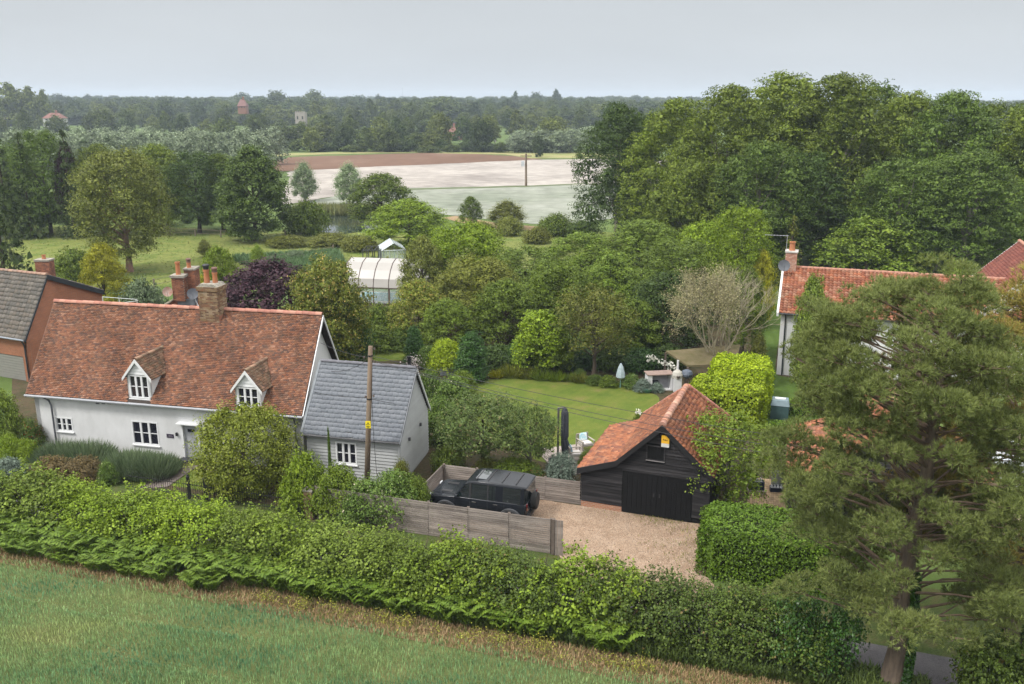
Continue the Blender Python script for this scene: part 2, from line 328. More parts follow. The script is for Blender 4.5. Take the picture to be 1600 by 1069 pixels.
# garden ground, lawn, beds
bed = groundmat('garden_soil_and_weeds', [(.02, .032, .01), (.05, .045, .022), (.075, .055, .033), (.03, .05, .014)], scale=.7, bscale=8)
sheet('garden_ground', [RF(-29, 7.8), RF(5.4, 7.8), RF(5.4, 12.3), RF(16, 12.2), (19, 50), (22, 88), (-12, 82), (-36, 62)], bed, .008)
lwn = groundmat('mown_lawn', [(.062, .095, .014), (.08, .115, .017), (.105, .128, .023), (.145, .13, .045)], scale=.6, detail=7, bscale=14, fine=.16, stripes=(R_(-52), .55, .025))
sheet('lawn', [G(735, 600), G(800, 588), G(900, 592), G(1000, 602), G(1030, 622), G(1022, 645), G(960, 700), G(900, 730), G(840, 720), G(760, 690), G(735, 640)], lwn, .014, jag=.12, step=.5)
sheet('lawn', [G(575, 545), G(650, 548), G(652, 562), G(575, 566)], lwn, .0145)
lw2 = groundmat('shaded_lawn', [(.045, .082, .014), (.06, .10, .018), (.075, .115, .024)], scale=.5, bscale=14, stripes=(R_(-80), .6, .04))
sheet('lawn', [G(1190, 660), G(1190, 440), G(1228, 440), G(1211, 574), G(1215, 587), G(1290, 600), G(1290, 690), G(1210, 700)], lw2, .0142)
sheet('lawn', [G(170, 742), G(260, 722), G(282, 728), G(250, 762), G(205, 757)], lwn, .0144)
sheet('lawn', [G(302, 735), G(420, 750), G(402, 780), G(262, 758)], lwn, .0146)
pv = mat('path_paving', (.17, .14, .125), rough=.9, var=.12, scale=6, bump=.4)
# gravel: drive, verge court
grav = groundmat('pea_gravel', [(.24, .165, .115), (.31, .225, .16), (.37, .28, .21)], scale=1.3, bscale=28, fine=.42, bump=1)
sheet('gravel_drive', [RF(-6.6, 7.9), RF(-6.6, 12.1), RF(2.9, 12.15), RF(5.6, 12.2), RF(6.2, 12.0), RF(6.0, 9), RF(5.9, 6), RF(7.2, 4.6), RF(.9, 4.6), RF(-.5, 7.9)], grav, .02, jag=.1, step=.35)
grv2 = groundmat('pale_gravel', [(.28, .20, .155), (.36, .27, .21), (.42, .33, .27)], scale=.9, bscale=22, fine=.25, bump=.8)
sheet('gravel_court', [G(1490, 845), G(1490, 700), G(1510, 655), G(1640, 640), G(1760, 700), G(1760, 860)], grv2, .022, jag=.3)
asph = groundmat('lane_tarmac', [(.085, .08, .085), (.11, .105, .11), (.13, .125, .125)], scale=1.2, bscale=45, fine=.25)
sheet('lane', [RF(-40, 2.7), RF(9, 2.7), RF(11, 2.0), RF(30, 1.2), RF(30, 3.9), RF(11, 4.5), RF(-40, 5.0)], asph, .012)
vg = groundmat('lane_verge_grass', [(.035, .06, .014), (.06, .08, .022), (.10, .08, .04)], scale=1.1, bscale=18)
sheet('verge', [RF(-40, 4.99), RF(.8, 4.6), RF(-.2, 7.9), RF(-29, 7.9), RF(-40, 7.9)], vg, .010)
sheet('verge', [RF(6.9, 4.7), RF(11, 4.49), RF(30, 3.9), RF(30, 9), RF(6.2, 9)], vg, .010)
cropg = groundmat('crop_soil', [(.07, .095, .03), (.095, .115, .04), (.13, .13, .05)], scale=.4, bscale=16)
sheet('crop_ground', [RF(-45, 0), RF(45, 0), (40, 4), (-45, 4)], cropg, .006)
dry = groundmat('dry_field_edge', [(.10, .09, .035), (.20, .14, .07), (.27, .19, .105), (.12, .10, .04)], scale=1.2, bscale=20)
sheet('field_edge', [RF(-45, 0), RF(45, 0), RF(45, 2.4), RF(-45, 2.4)], dry, .009)
pav2 = mat('tan_pavers', (.30, .215, .13), rough=.9, col2=(.20, .14, .085), scale=9, contrast=2, bump=.5)
brk = thing('paved_yard', 'tan block paved yard between the trimmed hedge and the far black barn', 'paving', G(1190, 780))
mb = MB(); P0, P1, P2, P3 = G(1166, 798), G(1236, 806), G(1232, 752), G(1172, 748)
pc = []
for i in range(18):
    for j in range(16):
        s0, s1, t0, t1 = i / 18, (i + .93) / 18, j / 16, (j + .93) / 16
        q = lambda s, t: (P0 * (1 - s) + P1 * s) * (1 - t) + (P3 * (1 - s) + P2 * s) * t
        a, b, c, d = q(s0, t0), q(s1, t0), q(s1, t1), q(s0, t1)
        mb2 = MB().prism([(p.x, p.y, .005) for p in (a, b, c, d)], (0, 0, .045 + random.random() * .006)); pc.append(mb2)
mb = MB()
for m_ in pc:
    k = len(mb.v); mb.v += m_.v; mb.f += [tuple(k + i for i in f) for f in m_.f]
mb.build('pavers', mat('tan_pavers_', (.33, .235, .14), rough=.9, var=.1, island=.25, bump=.4), brk, kind='stuff')
patio = thing('patio', 'small pale stone patio beside the closed grey parasol', 'paving', G(900, 715))
a0 = G(872, 742); u_ = (G(925, 735) - a0).normalized(); v_ = Vector((-u_.y, u_.x, 0))
for i in range(4):
    for j in range(6):
        w = .62
        o = MB().box(a0 + u_ * (i * w) + v_ * (j * w - .3) + Vector((0, 0, .004)), u_ * (w - .02), v_ * (w - .02), (0, 0, .05 + .005 * ((i * 7 + j * 3) % 3))).build('paving_slab', mat('pale_sandstone', (.34, .29, .26), rough=.85, var=.1, island=.12, bump=.3), patio)
# front path of slabs from gate to door
fp = thing('garden_path', 'grey paved path leading from the iron gate to the cottage door', 'path', G(270, 745))
pa, pb = G(291, 730), G(236, 764); wv = Vector((.62, .12, 0)); n_ = 8
for i in range(n_):
    q0 = pa.lerp(pb, i / n_); q1 = pa.lerp(pb, (i + .95) / n_); sp = wv * (1 + .25 * i / n_)
    for s in (-1, 0):
        c0 = q0 + sp * s * .98 + Vector((0, 0, .016)); c1 = q1 + sp * s * .98 + Vector((0, 0, .016))
        MB().prism([c0, c0 + sp * .95, c1 + sp * .95, c1], (0, 0, .03)).build('slab', pv, fp)
# loose stones lying on the drive
rng = np.random.default_rng(5)
ns = 15000; dd = rng.uniform(-6.4, 6.6, ns); nn = rng.uniform(4.7, 12.0, ns)
ok = ((nn > 7.95) | (dd > .9)) & ((dd < 5.9) | (nn < 6)) ; dd, nn = dd[ok], nn[ok]; ns = len(dd)
base = np.array([[1, 0, 0], [-.5, .8, 0], [-.5, -.8, 0], [0.1, 0, .8]]); sz = rng.uniform(.012, .034, ns)
an = rng.uniform(0, 6.28, ns); ca, sa = np.cos(an), np.sin(an)
bx = base[None] * sz[:, None, None] * rng.uniform(.7, 1.3, (ns, 4, 3))
vx = bx[..., 0] * ca[:, None] - bx[..., 1] * sa[:, None]; vy = bx[..., 0] * sa[:, None] + bx[..., 1] * ca[:, None]
Vs = np.stack([vx + (R0.x + RD.x * dd + RN.x * nn)[:, None], vy + (R0.y + RD.y * dd + RN.y * nn)[:, None], bx[..., 2] + .021], -1).reshape(-1, 3)
k = np.arange(ns)[:, None] * 4; T = np.concatenate([k + np.array([[0, 1, 3]]), k + np.array([[1, 2, 3]]), k + np.array([[2, 0, 3]])])
tag(linkm('gravel', npmesh('gravel', Vs, tris=T), palette('gravel_stones', [(.32, .225, .16), (.2, .13, .085), (.42, .34, .27), (.27, .165, .1), (.14, .10, .075), (.34, .26, .2)], rough=.8)), 'loose tan gravel stones on the drive', 'gravel', kind='stuff')
# ================================================================ VEGETATION: shapes
def unit(v): return v / np.maximum(np.linalg.norm(v, axis=-1, keepdims=True), 1e-6)
def leafquads(C, Nn, size, rng, asp=.62, fold=.22):
    """one folded diamond per leaf"""
    n = len(C); rv = rng.normal(size=(n, 3)); t = unit(np.cross(Nn, rv)); b = np.cross(Nn, t)
    s = (size * rng.uniform(.7, 1.3, n))[:, None]
    v0 = C - b * s * .5; v2 = C + b * s * .5 - Nn * s * .12; v1 = C + t * s * asp * .5 + Nn * s * fold; v3 = C - t * s * asp * .5 + Nn * s * fold
    return np.stack([v0, v1, v2, v3], 1).reshape(-1, 3)
def leafmesh(name, V):
    n = len(V) // 4; return npmesh(name, V, quads=np.arange(n * 4).reshape(-1, 4))
def sphere_dirs(n, rng):
    i = np.arange(n) + .5; ph = np.arccos(1 - 2 * i / n) ; th = math.pi * (1 + 5 ** .5) * i
    d = np.stack([np.cos(th) * np.sin(ph), np.sin(th) * np.sin(ph), np.cos(ph)], -1)
    return unit(d + rng.normal(size=(n, 3)) * .12)
def foliage(lobes, rng, dens=5., cr=.35, lpc=14, leaf=.2, low=-.55, droop=0., flat=.65, inner=.28, wild=.75, asp=.62, up=.75, gaps=.75, stray=.14):
    """lobes: (x,y,z,rx,ry,rz). Leaf sprays sit on the lobes' skins, a few larger leaves inside."""
    L_ = np.array(lobes, float); Cs = []; Ns = []
    for l in L_:
        r = l[3:6]; area = 4 * math.pi * ((r[0] * r[1]) ** 1.6 / 3 + (r[0] * r[2]) ** 1.6 / 3 + (r[1] * r[2]) ** 1.6 / 3) ** (1 / 1.6)
        n = max(4, int(area * dens)); d = sphere_dirs(n, rng); d = d[d[:, 2] > low]
        p = l[:3] + d * r * rng.uniform(.72, 1.2, (len(d), 1)); kk = 2.6 / r.mean(); gn = np.sin(p[:, 0] * kk + 1) * np.sin(p[:, 1] * kk * 1.13 + 2) + np.sin(p[:, 2] * kk * 1.3 + p[:, 0] * kk * .5) * .6; gap_ = (gn < -.35) & (rng.uniform(0, 1, len(p)) < gaps)
        keep = ~gap_
        for m in L_:
            if m is l: continue
            q = (p - m[:3]) / m[3:6]; keep &= (q ** 2).sum(1) > .55
        Cs.append(p[keep]); Ns.append(unit(d[keep] / r * r.mean()))
    P = np.concatenate(Cs); D = np.concatenate(Ns); P = P + D * (np.where(rng.uniform(0, 1, len(P)) < stray, rng.uniform(.3, .9, len(P)), 0) * cr)[:, None]; k = len(P)
    csz = cr * rng.uniform(.6, 1.35, k)
    off = rng.normal(size=(k, lpc, 3)); off /= np.maximum(1, np.linalg.norm(off, axis=-1, keepdims=True) / 1.5)
    off = off * csz[:, None, None] * .62; off[..., 2] *= flat
    pts = P[:, None] + off; pts[..., 2] -= droop * (off[..., 0] ** 2 + off[..., 1] ** 2) / max(cr, .01)
    nn = unit(D[:, None] * .6 + np.array([0, 0, up]) + rng.normal(size=(k, lpc, 3)) * wild * .55)
    V = leafquads(pts.reshape(-1, 3), nn.reshape(-1, 3), leaf, rng, asp)
    # inner leaves close the crown
    ni = int(len(P) * lpc * inner * .5)
    if ni > 10:
        li = rng.integers(0, len(L_), ni); dd = unit(rng.normal(size=(ni, 3))); rr = rng.uniform(.3, .85, (ni, 1))
        pi = L_[li, :3] + dd * L_[li, 3:6] * rr
        V = np.concatenate([V, leafquads(pi, unit(dd + rng.normal(size=(ni, 3)) * .5), leaf * 2.0, rng, .9)])
    return V
def crown_lobes(shape, R, z0, z1, n, rng, lr=.38):
    """lobes spread over an envelope"""
    out = []; H = z1 - z0
    prof = {'round': lambda t: math.sqrt(max(0, 1 - (2 * t - 1) ** 2)) ** .8,
            'dome': lambda t: (1 - t ** 2.2) ** .5 * (.75 + .25 * min(1, t * 4)),
            'oval': lambda t: (math.sin(math.pi * min(1, t * .92 + .08) ** .8)) ** .6,
            'cone': lambda t: (1 - t) ** .85 * (.8 + .2 * min(1, t * 6)) + .03,
            'spread': lambda t: .55 + .45 * math.sin(math.pi * t ** .9) if t < .93 else .45,
            'column': lambda t: (1 - t ** 3) ** .5}[shape]
    for i in range(n):
        t = ((i + .5) / n) ** .9; t = min(.97, max(.03, t + rng.uniform(-.5, .5) / n)); pr_ = prof(t) * R
        k = 1 if pr_ < R * lr * .7 else None
        a = i * 2.39996 + rng.uniform(-.4, .4); rl = R * lr * rng.uniform(.75, 1.2) * (.55 + .45 * pr_ / R)
        rr = max(0, pr_ - rl * .75) * rng.uniform(.85, 1.08)
        out.append((rr * math.cos(a), rr * math.sin(a), z0 + H * t * (1 - lr * .3) + rl * .1, rl, rl, rl * rng.uniform(.7, .95)))
    out.append((0, 0, z0 + H * .45, R * .55, R * .55, H * .38))
    return out
def trunk_mesh(name, rad, h, limbs, rng, lean=(0, 0), seg=8, limb_r=.45):
    mb = MB(); top = Vector((lean[0], lean[1], h))
    pts = [Vector((0, 0, -.15))]; n = 5
    for i in range(1, n + 1):
        t = i / n; pts.append(Vector((lean[0] * t + rng.uniform(-.06, .06) * h * .2, lean[1] * t + rng.uniform(-.06, .06) * h * .2, h * t)))
    mb.tube(pts, [rad * 1.35] + [rad * (1 - .6 * (i / n)) for i in range(1, n + 1)], seg)
    for (x, y, z) in limbs:
        s = min(.92, max(.28, z / h * .55)) ; i = min(n - 1, int(s * n)); st = pts[i].lerp(pts[i + 1], s * n - i)
        e = Vector((x, y, z)); mid = st.lerp(e, .5) + Vector((rng.uniform(-.2, .2), rng.uniform(-.2, .2), -.08 * (e - st).length + .2))
        mb.tube([st, st.lerp(mid, .5), mid, e], [rad * limb_r, rad * limb_r * .75, rad * limb_r * .5, rad * .1], 5, cap=False)
    return mb.mesh(name, fix=False, smooth=True)
bark = mat('brown_bark', (.085, .065, .045), rough=.95, var=.3, scale=4, bump=.8, stretch=(1, 1, .3))
barkp = mat('birch_bark', (.30, .17, .12), rough=.9, col2=(.11, .075, .06), scale=3, bump=.6, stretch=(1, 1, .4))
barkg = mat('grey_bark', (.20, .18, .15), rough=.9, var=.25, scale=4, bump=.6, stretch=(1, 1, .3))
barkpine = mat('pine_bark', (.14, .105, .075), rough=.95, col2=(.06, .045, .035), scale=5, bump=1, stretch=(1, 1, .25))

# colours of foliage (base colour, linear)
LM = {
 'twiggy': leafmat('sparse_olive_leaves', (.20, .19, .08), (.36, .33, .18)),
 'fresh': leafmat('fresh_green_leaves', (.082, .140, .014), (.165, .225, .024)),
 'pine': leafmat('pine_needles', (.098, .135, .032), (.255, .29, .088), vary=.32, trans=.25),
 'arch': leafmat('arching_leaves', (.13, .17, .016), (.24, .275, .03)),
 'silverfar': leafmat('silver_far_leaves', (.17, .22, .13), (.27, .32, .20)),
 'mid': leafmat('mid_green_leaves', (0.0782, 0.13, 0.011), (0.15, 0.204, 0.0173)),
 'bright': leafmat('bright_green_leaves', (0.116, 0.19, 0.00881), (0.207, 0.283, 0.0132)),
 'lime': leafmat('lime_green_leaves', (.21, .31, .006), (.36, .45, .012), vary=.25),
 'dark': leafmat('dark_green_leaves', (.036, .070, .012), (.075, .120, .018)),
 'olive': leafmat('olive_green_leaves', (0.0978, 0.121, 0.0157), (0.183, 0.192, 0.0268)),
 'birch': leafmat('birch_leaves', (.105, .135, .020), (.205, .225, .040)),
 'deep': leafmat('deep_green_leaves', (.058, .105, .014), (.118, .175, .022)),
 'wood': leafmat('woodland_leaves', (0.0847, 0.131, 0.0111), (0.169, 0.214, 0.0188)),
 'silver': leafmat('silver_willow_leaves', (0.1571, 0.216, 0.1026), (0.2619, 0.3307, 0.1728)),
 'purple': leafmat('purple_leaves', (.030, .011, .018), (.072, .030, .044), trans=.15),
 'yellow': leafmat('yellow_green_leaves', (.19, .20, .008), (.33, .32, .014)),
 'laurel': leafmat('laurel_leaves', (0.0812, 0.136, 0.0106), (0.25, 0.261, 0.0339), vary=.35, odd=(0.45, 0.344, 0.0981), oddf=.07),
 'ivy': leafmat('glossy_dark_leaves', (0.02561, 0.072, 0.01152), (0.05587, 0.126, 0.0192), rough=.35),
 'rose': leafmat('rose_leaves', (0.0672, 0.129, 0.018), (0.134, 0.196, 0.0328), odd=(0.694, 0.628, 0.451), oddf=.012),
 'redrose': leafmat('red_rose_leaves', (0.0448, 0.0927, 0.0164), (0.112, 0.154, 0.0246), odd=(0.504, 0.0309, 0.0246), oddf=.04),
 'lav': leafmat('lavender_leaves', (.070, .115, .052), (.15, .19, .10)),
 'heather': leafmat('brown_heather', (.085, .060, .022), (.16, .12, .045)),
 'grey': leafmat('silvery_leaves', (.10, .145, .105), (.20, .25, .20)),
 'apple': leafmat('apple_leaves', (.058, .115, .018), (.155, .20, .052), odd=(.25, .22, .10), oddf=.03),
 'larch': leafmat('yellowish_needles', (0.163, 0.154, 0.0287), (0.312, 0.27, 0.0615), trans=.2, odd=(0.448, 0.283, 0.0984), oddf=.12),
 'conifer': leafmat('dark_conifer_needles', (.036, .062, .015), (.075, .105, .022)),
 'hazel': leafmat('hazel_leaves', (0.0999, 0.166, 0.0106), (0.194, 0.261, 0.0196)),
 'thorn': leafmat('blackthorn_leaves', (.052, .094, .012), (.115, .160, .022), odd=(.17, .13, .04), oddf=.02),
 'elder': leafmat('pale_hedge_leaves', (.105, .16, .016), (.18, .24, .030)),
 'privet': leafmat('trimmed_hedge_leaves', (0.0652, 0.13, 0.00787), (0.13, 0.216, 0.0142)),
 'fern': leafmat('bracken_fronds', (0.0706, 0.129, 0.0118), (0.141, 0.211, 0.021)),
 'far': leafmat('far_woodland_leaves', (0.05, 0.0782, 0.0106), (0.0975, 0.128, 0.0166), vary=.3),
 'far2': leafmat('far_dark_leaves', (0.0326, 0.0593, 0.011), (0.0626, 0.0939, 0.0157), vary=.3),
 'far3': leafmat('far_pale_leaves', (0.0886, 0.117, 0.0173), (0.156, 0.185, 0.0283), vary=.3),
}
def R(s): return np.random.default_rng(s)
PROTO = {}
def proto(key, V, trunk=None): PROTO[key] = (leafmesh(key, V), trunk)
# leafy crowns at their own size: (R, H) recorded for scaling
PR = {}
def mkproto(key, shape, Rr, z0, H, n, seed, dens, cr, lpc, leaf, trunk_r=.2, limbs=6, lr=.38, **kw):
    rng = R(seed); lob = crown_lobes(shape, Rr, z0, H, n, rng, lr)
    V = foliage(lob, rng, dens, cr, lpc, leaf, **kw)
    tm = None
    if trunk_r:
        ls = [l[:3] for l in lob[:-1]]; ls = [ls[i] for i in rng.choice(len(ls), min(limbs, len(ls)), replace=False)]
        tm = trunk_mesh(key + '_trunk', trunk_r, z0 + (H - z0) * .6, ls, rng)
    ext = np.abs(V[:, :2]).max(0).mean(); PR[key] = (float(np.percentile(np.linalg.norm(V[:, :2], axis=1), 98)), float(V[:, 2].max()), leafmesh(key + '_crown', V), tm)
mkproto('big_a', 'dome', 7.5, 1.5, 20, 64, 1, 1.7, .62, 20, .215, .45, 12, lr=.25, droop=.35, flat=.38, inner=.22)
mkproto('big_b', 'dome', 7.5, 2.5, 20, 56, 2, 1.7, .66, 20, .215, .45, 12, lr=.27, droop=.3, flat=.38, inner=.22)
mkproto('big_c', 'round', 6.5, 2, 19, 54, 3, 1.7, .64, 19, .215, .4, 12, lr=.26, droop=.25, flat=.4, inner=.22)
mkproto('mid_a', 'round', 4.2, 1.2, 10, 38, 4, 3.6, .40, 17, .165, .22, 9, lr=.29, droop=.2, gaps=.6)
mkproto('mid_b', 'dome', 4.2, .8, 9.5, 40, 5, 3.6, .40, 17, .165, .22, 9, lr=.28, droop=.3, gaps=.6)
mkproto('mid_c', 'oval', 3.6, 1.0, 11, 38, 6, 3.6, .40, 17, .165, .22, 9, lr=.3, droop=.15, gaps=.6)
mkproto('lime', 'oval', 4.2, .6, 12, 44, 7, 3.4, .5, 13, .24, .25, 8, lr=.27, droop=.5, gaps=.3)
mkproto('birch', 'spread', 4.6, 1.9, 14.5, 40, 8, 3.2, .62, 18, .19, .3, 14, lr=.3, droop=.9, flat=.5, inner=.15, gaps=.4)
mkproto('willow', 'oval', 2.5, .8, 7.5, 26, 9, 6, .5, 14, .2, .18, 12, lr=.34, asp=.35, inner=.3, flat=1.2, gaps=.2)
mkproto('bush_a', 'dome', 1.6, .0, 2.2, 16, 10, 16, .24, 12, .105, 0, lr=.42, gaps=.1)
mkproto('bush_b', 'dome', 1.6, .0, 2.4, 20, 11, 16, .22, 12, .10, 0, lr=.36, droop=.3, gaps=.1)
mkproto('bush_low', 'dome', 2.4, .0, 2.4, 22, 12, 6, .36, 13, .17, 0, lr=.38, gaps=.3)
mkproto('yew', 'cone', 1.1, .0, 3.4, 26, 13, 34, .12, 12, .07, 0, lr=.5, inner=.3, gaps=.1)
mkproto('column', 'column', 1.0, .0, 3.4, 26, 14, 28, .15, 12, .09, 0, lr=.55, inner=.3, gaps=.1)
mkproto('hornbeam', 'spread', 3.1, 2.4, 7.8, 34, 15, 4.5, .42, 15, .15, .17, 16, lr=.24, droop=1.0, flat=.35, inner=.05)
mkproto('laureltree', 'column', 2.0, 1.0, 6.0, 22, 16, 8, .3, 12, .15, .12, 6, lr=.4)
mkproto('apple', 'round', 2.7, 1.5, 4.7, 26, 17, 8, .3, 12, .105, .15, 14, lr=.3, inner=.22, flat=.7, gaps=.3)
mkproto('doortree', 'spread', 2.7, .0, 4.3, 60, 18, 11, .34, 16, .095, .12, 14, lr=.23, droop=1.5, flat=.45, inner=.3, gaps=.45, stray=.4)
mkproto('slimtree', 'round', 2.0, .8, 4.8, 26, 19, 9, .3, 12, .11, .08, 14, lr=.3, inner=.12, flat=.9, gaps=.15)
mkproto('dogwood', 'dome', 3.4, 0, 8, 30, 20, 3.5, .5, 14, .18, .2, 8, lr=.3, droop=.6, flat=.3, gaps=.3)
for k_, (sh, rr, hh, nn_, sd) in {'far_a': ('dome', 5, 10, 11, 21), 'far_b': ('round', 5, 11, 12, 22), 'far_c': ('oval', 4.2, 12, 10, 23)}.items():
    mkproto(k_, sh, rr, .2, hh, nn_, sd, 1.1, .95, 9, .62, 0, lr=.42)
mkproto('far_pop', 'oval', 3.2, 1.2, 11, 12, 24, 1.6, .8, 9, .45, .16, 5, lr=.4, flat=1.3)
mkproto('wood_a', 'dome', 6, 0, 12, 12, 25, 1.1, 1.1, 9, .75, 0, lr=.42, gaps=.4)
mkproto('wood_b', 'round', 6, 0, 12, 12, 26, 1.1, 1.1, 9, .75, 0, lr=.42, gaps=.4)
# spruce and drooping conifer: whorls of pads
def conifer_proto(key, Rr, H, seed, leaf=.3, droop=.35, dens=1.5, lpc=10, z0=.4, rows=11):
    rng = R(seed); lob = []
    for i in range(rows):
        t = (i + .3) / rows; rad = Rr * (1 - t) ** .9; k = max(3, int(7 * (1 - t) + 2))
        for j in range(k):
            a = 6.283 * (j / k) + i * .7 + rng.uniform(-.2, .2); q = rad * rng.uniform(.5, .68)
            lob.append((q * math.cos(a), q * math.sin(a), z0 + (H - z0) * t - q * droop, max(.25, rad * .42), max(.25, rad * .42), max(.2, rad * .2)))
    lob.append((0, 0, H * .5, Rr * .25, Rr * .25, H * .45))
    V = foliage(lob, rng, dens, .35, lpc, leaf, droop=1.2, flat=.5, asp=.3, low=-.8, inner=.15)
    PR[key] = (Rr, H, leafmesh(key + '_crown', V), trunk_mesh(key + '_trunk', .22, H * .92, [], rng))
conifer_proto('spruce', 3.6, 13, 31, leaf=.34)
conifer_proto('cedar', 2.0, 8, 32, leaf=.24, droop=.9, dens=2.6)
CODE_GRP = 'trees'
def tree(kind, P, width, height, m, name, label, cat='tree', rot=None, group=None, tm=None, lz=None):
    Rr, H, crown, trunk = PR[kind]
    t = thing(name, label, cat, (P[0], P[1], P[2]), rot if rot is not None else (P[0] * 3.7 + P[1] * 1.3) % 6.28, group)
    sx = width / 2 / Rr; t.scale = (sx, sx, height / H)
    if trunk: linkm('trunk', trunk, tm or bark, t)
    linkm('crown', crown, LM[m] if isinstance(m, str) else m, t)
    return t
def ptree(kind, px, base, wpx, top, m, name, label, Y=None, cat='tree', group=None, tm=None, rot=None, z=0):
    """a tree that stands where the sight line through (px, base) meets the ground, or at distance Y"""
    P = G(px, base) if Y is None else Vector((A(px, base, Y).x, Y, z))
    top_ = A(px, top, P.y).z - P.z
    d = P.y * cP + (CAMH - top_ * .5) * sP
    if kind[:3] == 'mid': top_ *= 1.08
    return tree(kind, P, wpx * d / FPX, max(.4, top_), m, name, label, cat, rot, group, tm)
def box_hedge(name, label, P, u, v, lx, ly, h, m, leaf=.07, dens=170, seed=1, cat='hedge', rough=.07):
    """clipped hedge: leaves over the faces of a block, slightly uneven; P is a corner, u and v unit directions"""
    rng = R(seed); C = []; Nn = []
    for (o, a, b, la, lb, nv) in ((P, u, Vector((0, 0, 1)), lx, h, -v), (P + v * ly, u, Vector((0, 0, 1)), lx, h, v), (P, v, Vector((0, 0, 1)), ly, h, -u), (P + u * lx, v, Vector((0, 0, 1)), ly, h, u), (P + Vector((0, 0, h)), u, v, lx, ly, Vector((0, 0, 1)))):
        k = int(la * lb * dens); s, t = rng.uniform(0, 1, (k, 1)) * la, rng.uniform(0, 1, (k, 1)) * lb
        p = np.array(o) + np.array(a) * s + np.array(b) * t
        w = np.sin(p[:, :1] * 2.3 + p[:, 2:3] * 3) * np.sin(p[:, 1:2] * 2.9 + 1) * .6 + np.sin(p[:, :1] * 7 + p[:, 1:2] * 5 + p[:, 2:] * 6) * .3
        p = p + np.array(nv) * (w * rough + rng.normal(size=(k, 1)) * rough * .6 - .05)
        e = np.minimum(np.minimum(s, la - s), 9) ; C.append(p); Nn.append(unit(np.array(nv) + np.array([0, 0, .25]) + rng.normal(size=(k, 3)) * .5))
    ctr = np.array(P + u * (lx / 2) + v * (ly / 2)) ; C = np.concatenate(C); Nn = np.concatenate(Nn)
    # round the corners
    uu, vv = np.array(u), np.array(v); a = (C - ctr) @ uu / (lx / 2); b = (C - ctr) @ vv / (ly / 2); zz = np.clip(C[:, 2] / h, 0, 1)
    C0_ = C; cut = np.maximum(0, np.abs(a) - .8) * np.maximum(0, np.abs(b) - .8) * 8 + np.maximum(0, zz - .85) * np.maximum(0, np.maximum(np.abs(a), np.abs(b)) - .8) * 6
    C = ctr * [1, 1, 0] + (C - ctr * [1, 1, 0]) * [1, 1, 1] * (1 - cut[:, None] * np.array([.5, .5, .35]))
    q = rng.uniform(0, 1, (int(lx * ly * h * dens * .35), 3)) * [lx - .3, ly - .3, h - .15] + [.15, .15, 0]; C2 = np.array(P) + q[:, :1] * uu + q[:, 1:2] * vv + q[:, 2:] * [0, 0, 1]
    V = np.concatenate([leafquads(C, Nn, leaf, rng, .7), leafquads(C2, unit(rng.normal(size=C2.shape)), leaf * 1.5, rng, .8)])
    ob = thing(name, label, cat, tuple(P)); off = np.array(P)
    linkm('leaves', leafmesh('hedge_leaves', V - off), LM[m], ob)
    core = MB().box(P + u * .45 + v * .45 + Vector((0, 0, .02)), u * (lx - .9), v * (ly - .9), (0, 0, h - .3)).build('branches', mat('hedge_core_shade', (.03, .035, .015), rough=1), ob)  # solid dark core block, standing in for the shade inside the hedge
    return ob
def tuft_mesh(name, n, rad, h, seed, blades=1, w=.03, lean=.35, dome=.5):
    """upright blades in a mound"""
    rng = R(seed); r = np.sqrt(rng.uniform(0, 1, n)) * rad; a = rng.uniform(0, 6.283, n)
    b = np.stack([r * np.cos(a) * .8, r * np.sin(a) * .8, np.zeros(n)], -1)
    d = unit(np.stack([np.cos(a) * r / rad * lean, np.sin(a) * r / rad * lean, np.ones(n)], -1) + rng.normal(size=(n, 3)) * .14)
    hh = h * (1 - dome * (r / rad) ** 2) * rng.uniform(.7, 1.15, n); tip = b + d * hh[:, None]; mid = b + d * hh[:, None] * .55
    s = unit(np.cross(d, rng.normal(size=(n, 3)))) * w
    V = np.stack([b - s * .7, mid + s, tip, mid - s], 1).reshape(-1, 3)
    return leafmesh(name, V)
def plant(name, label, P, mesh_, m, s=1, sz=None, cat='plant', group=None, rot=0):
    o = linkm(name, mesh_, LM[m] if isinstance(m, str) else m, None, tuple(P), rot); o.scale = (s, s, sz or s)
    return tag(o, label, cat, group)
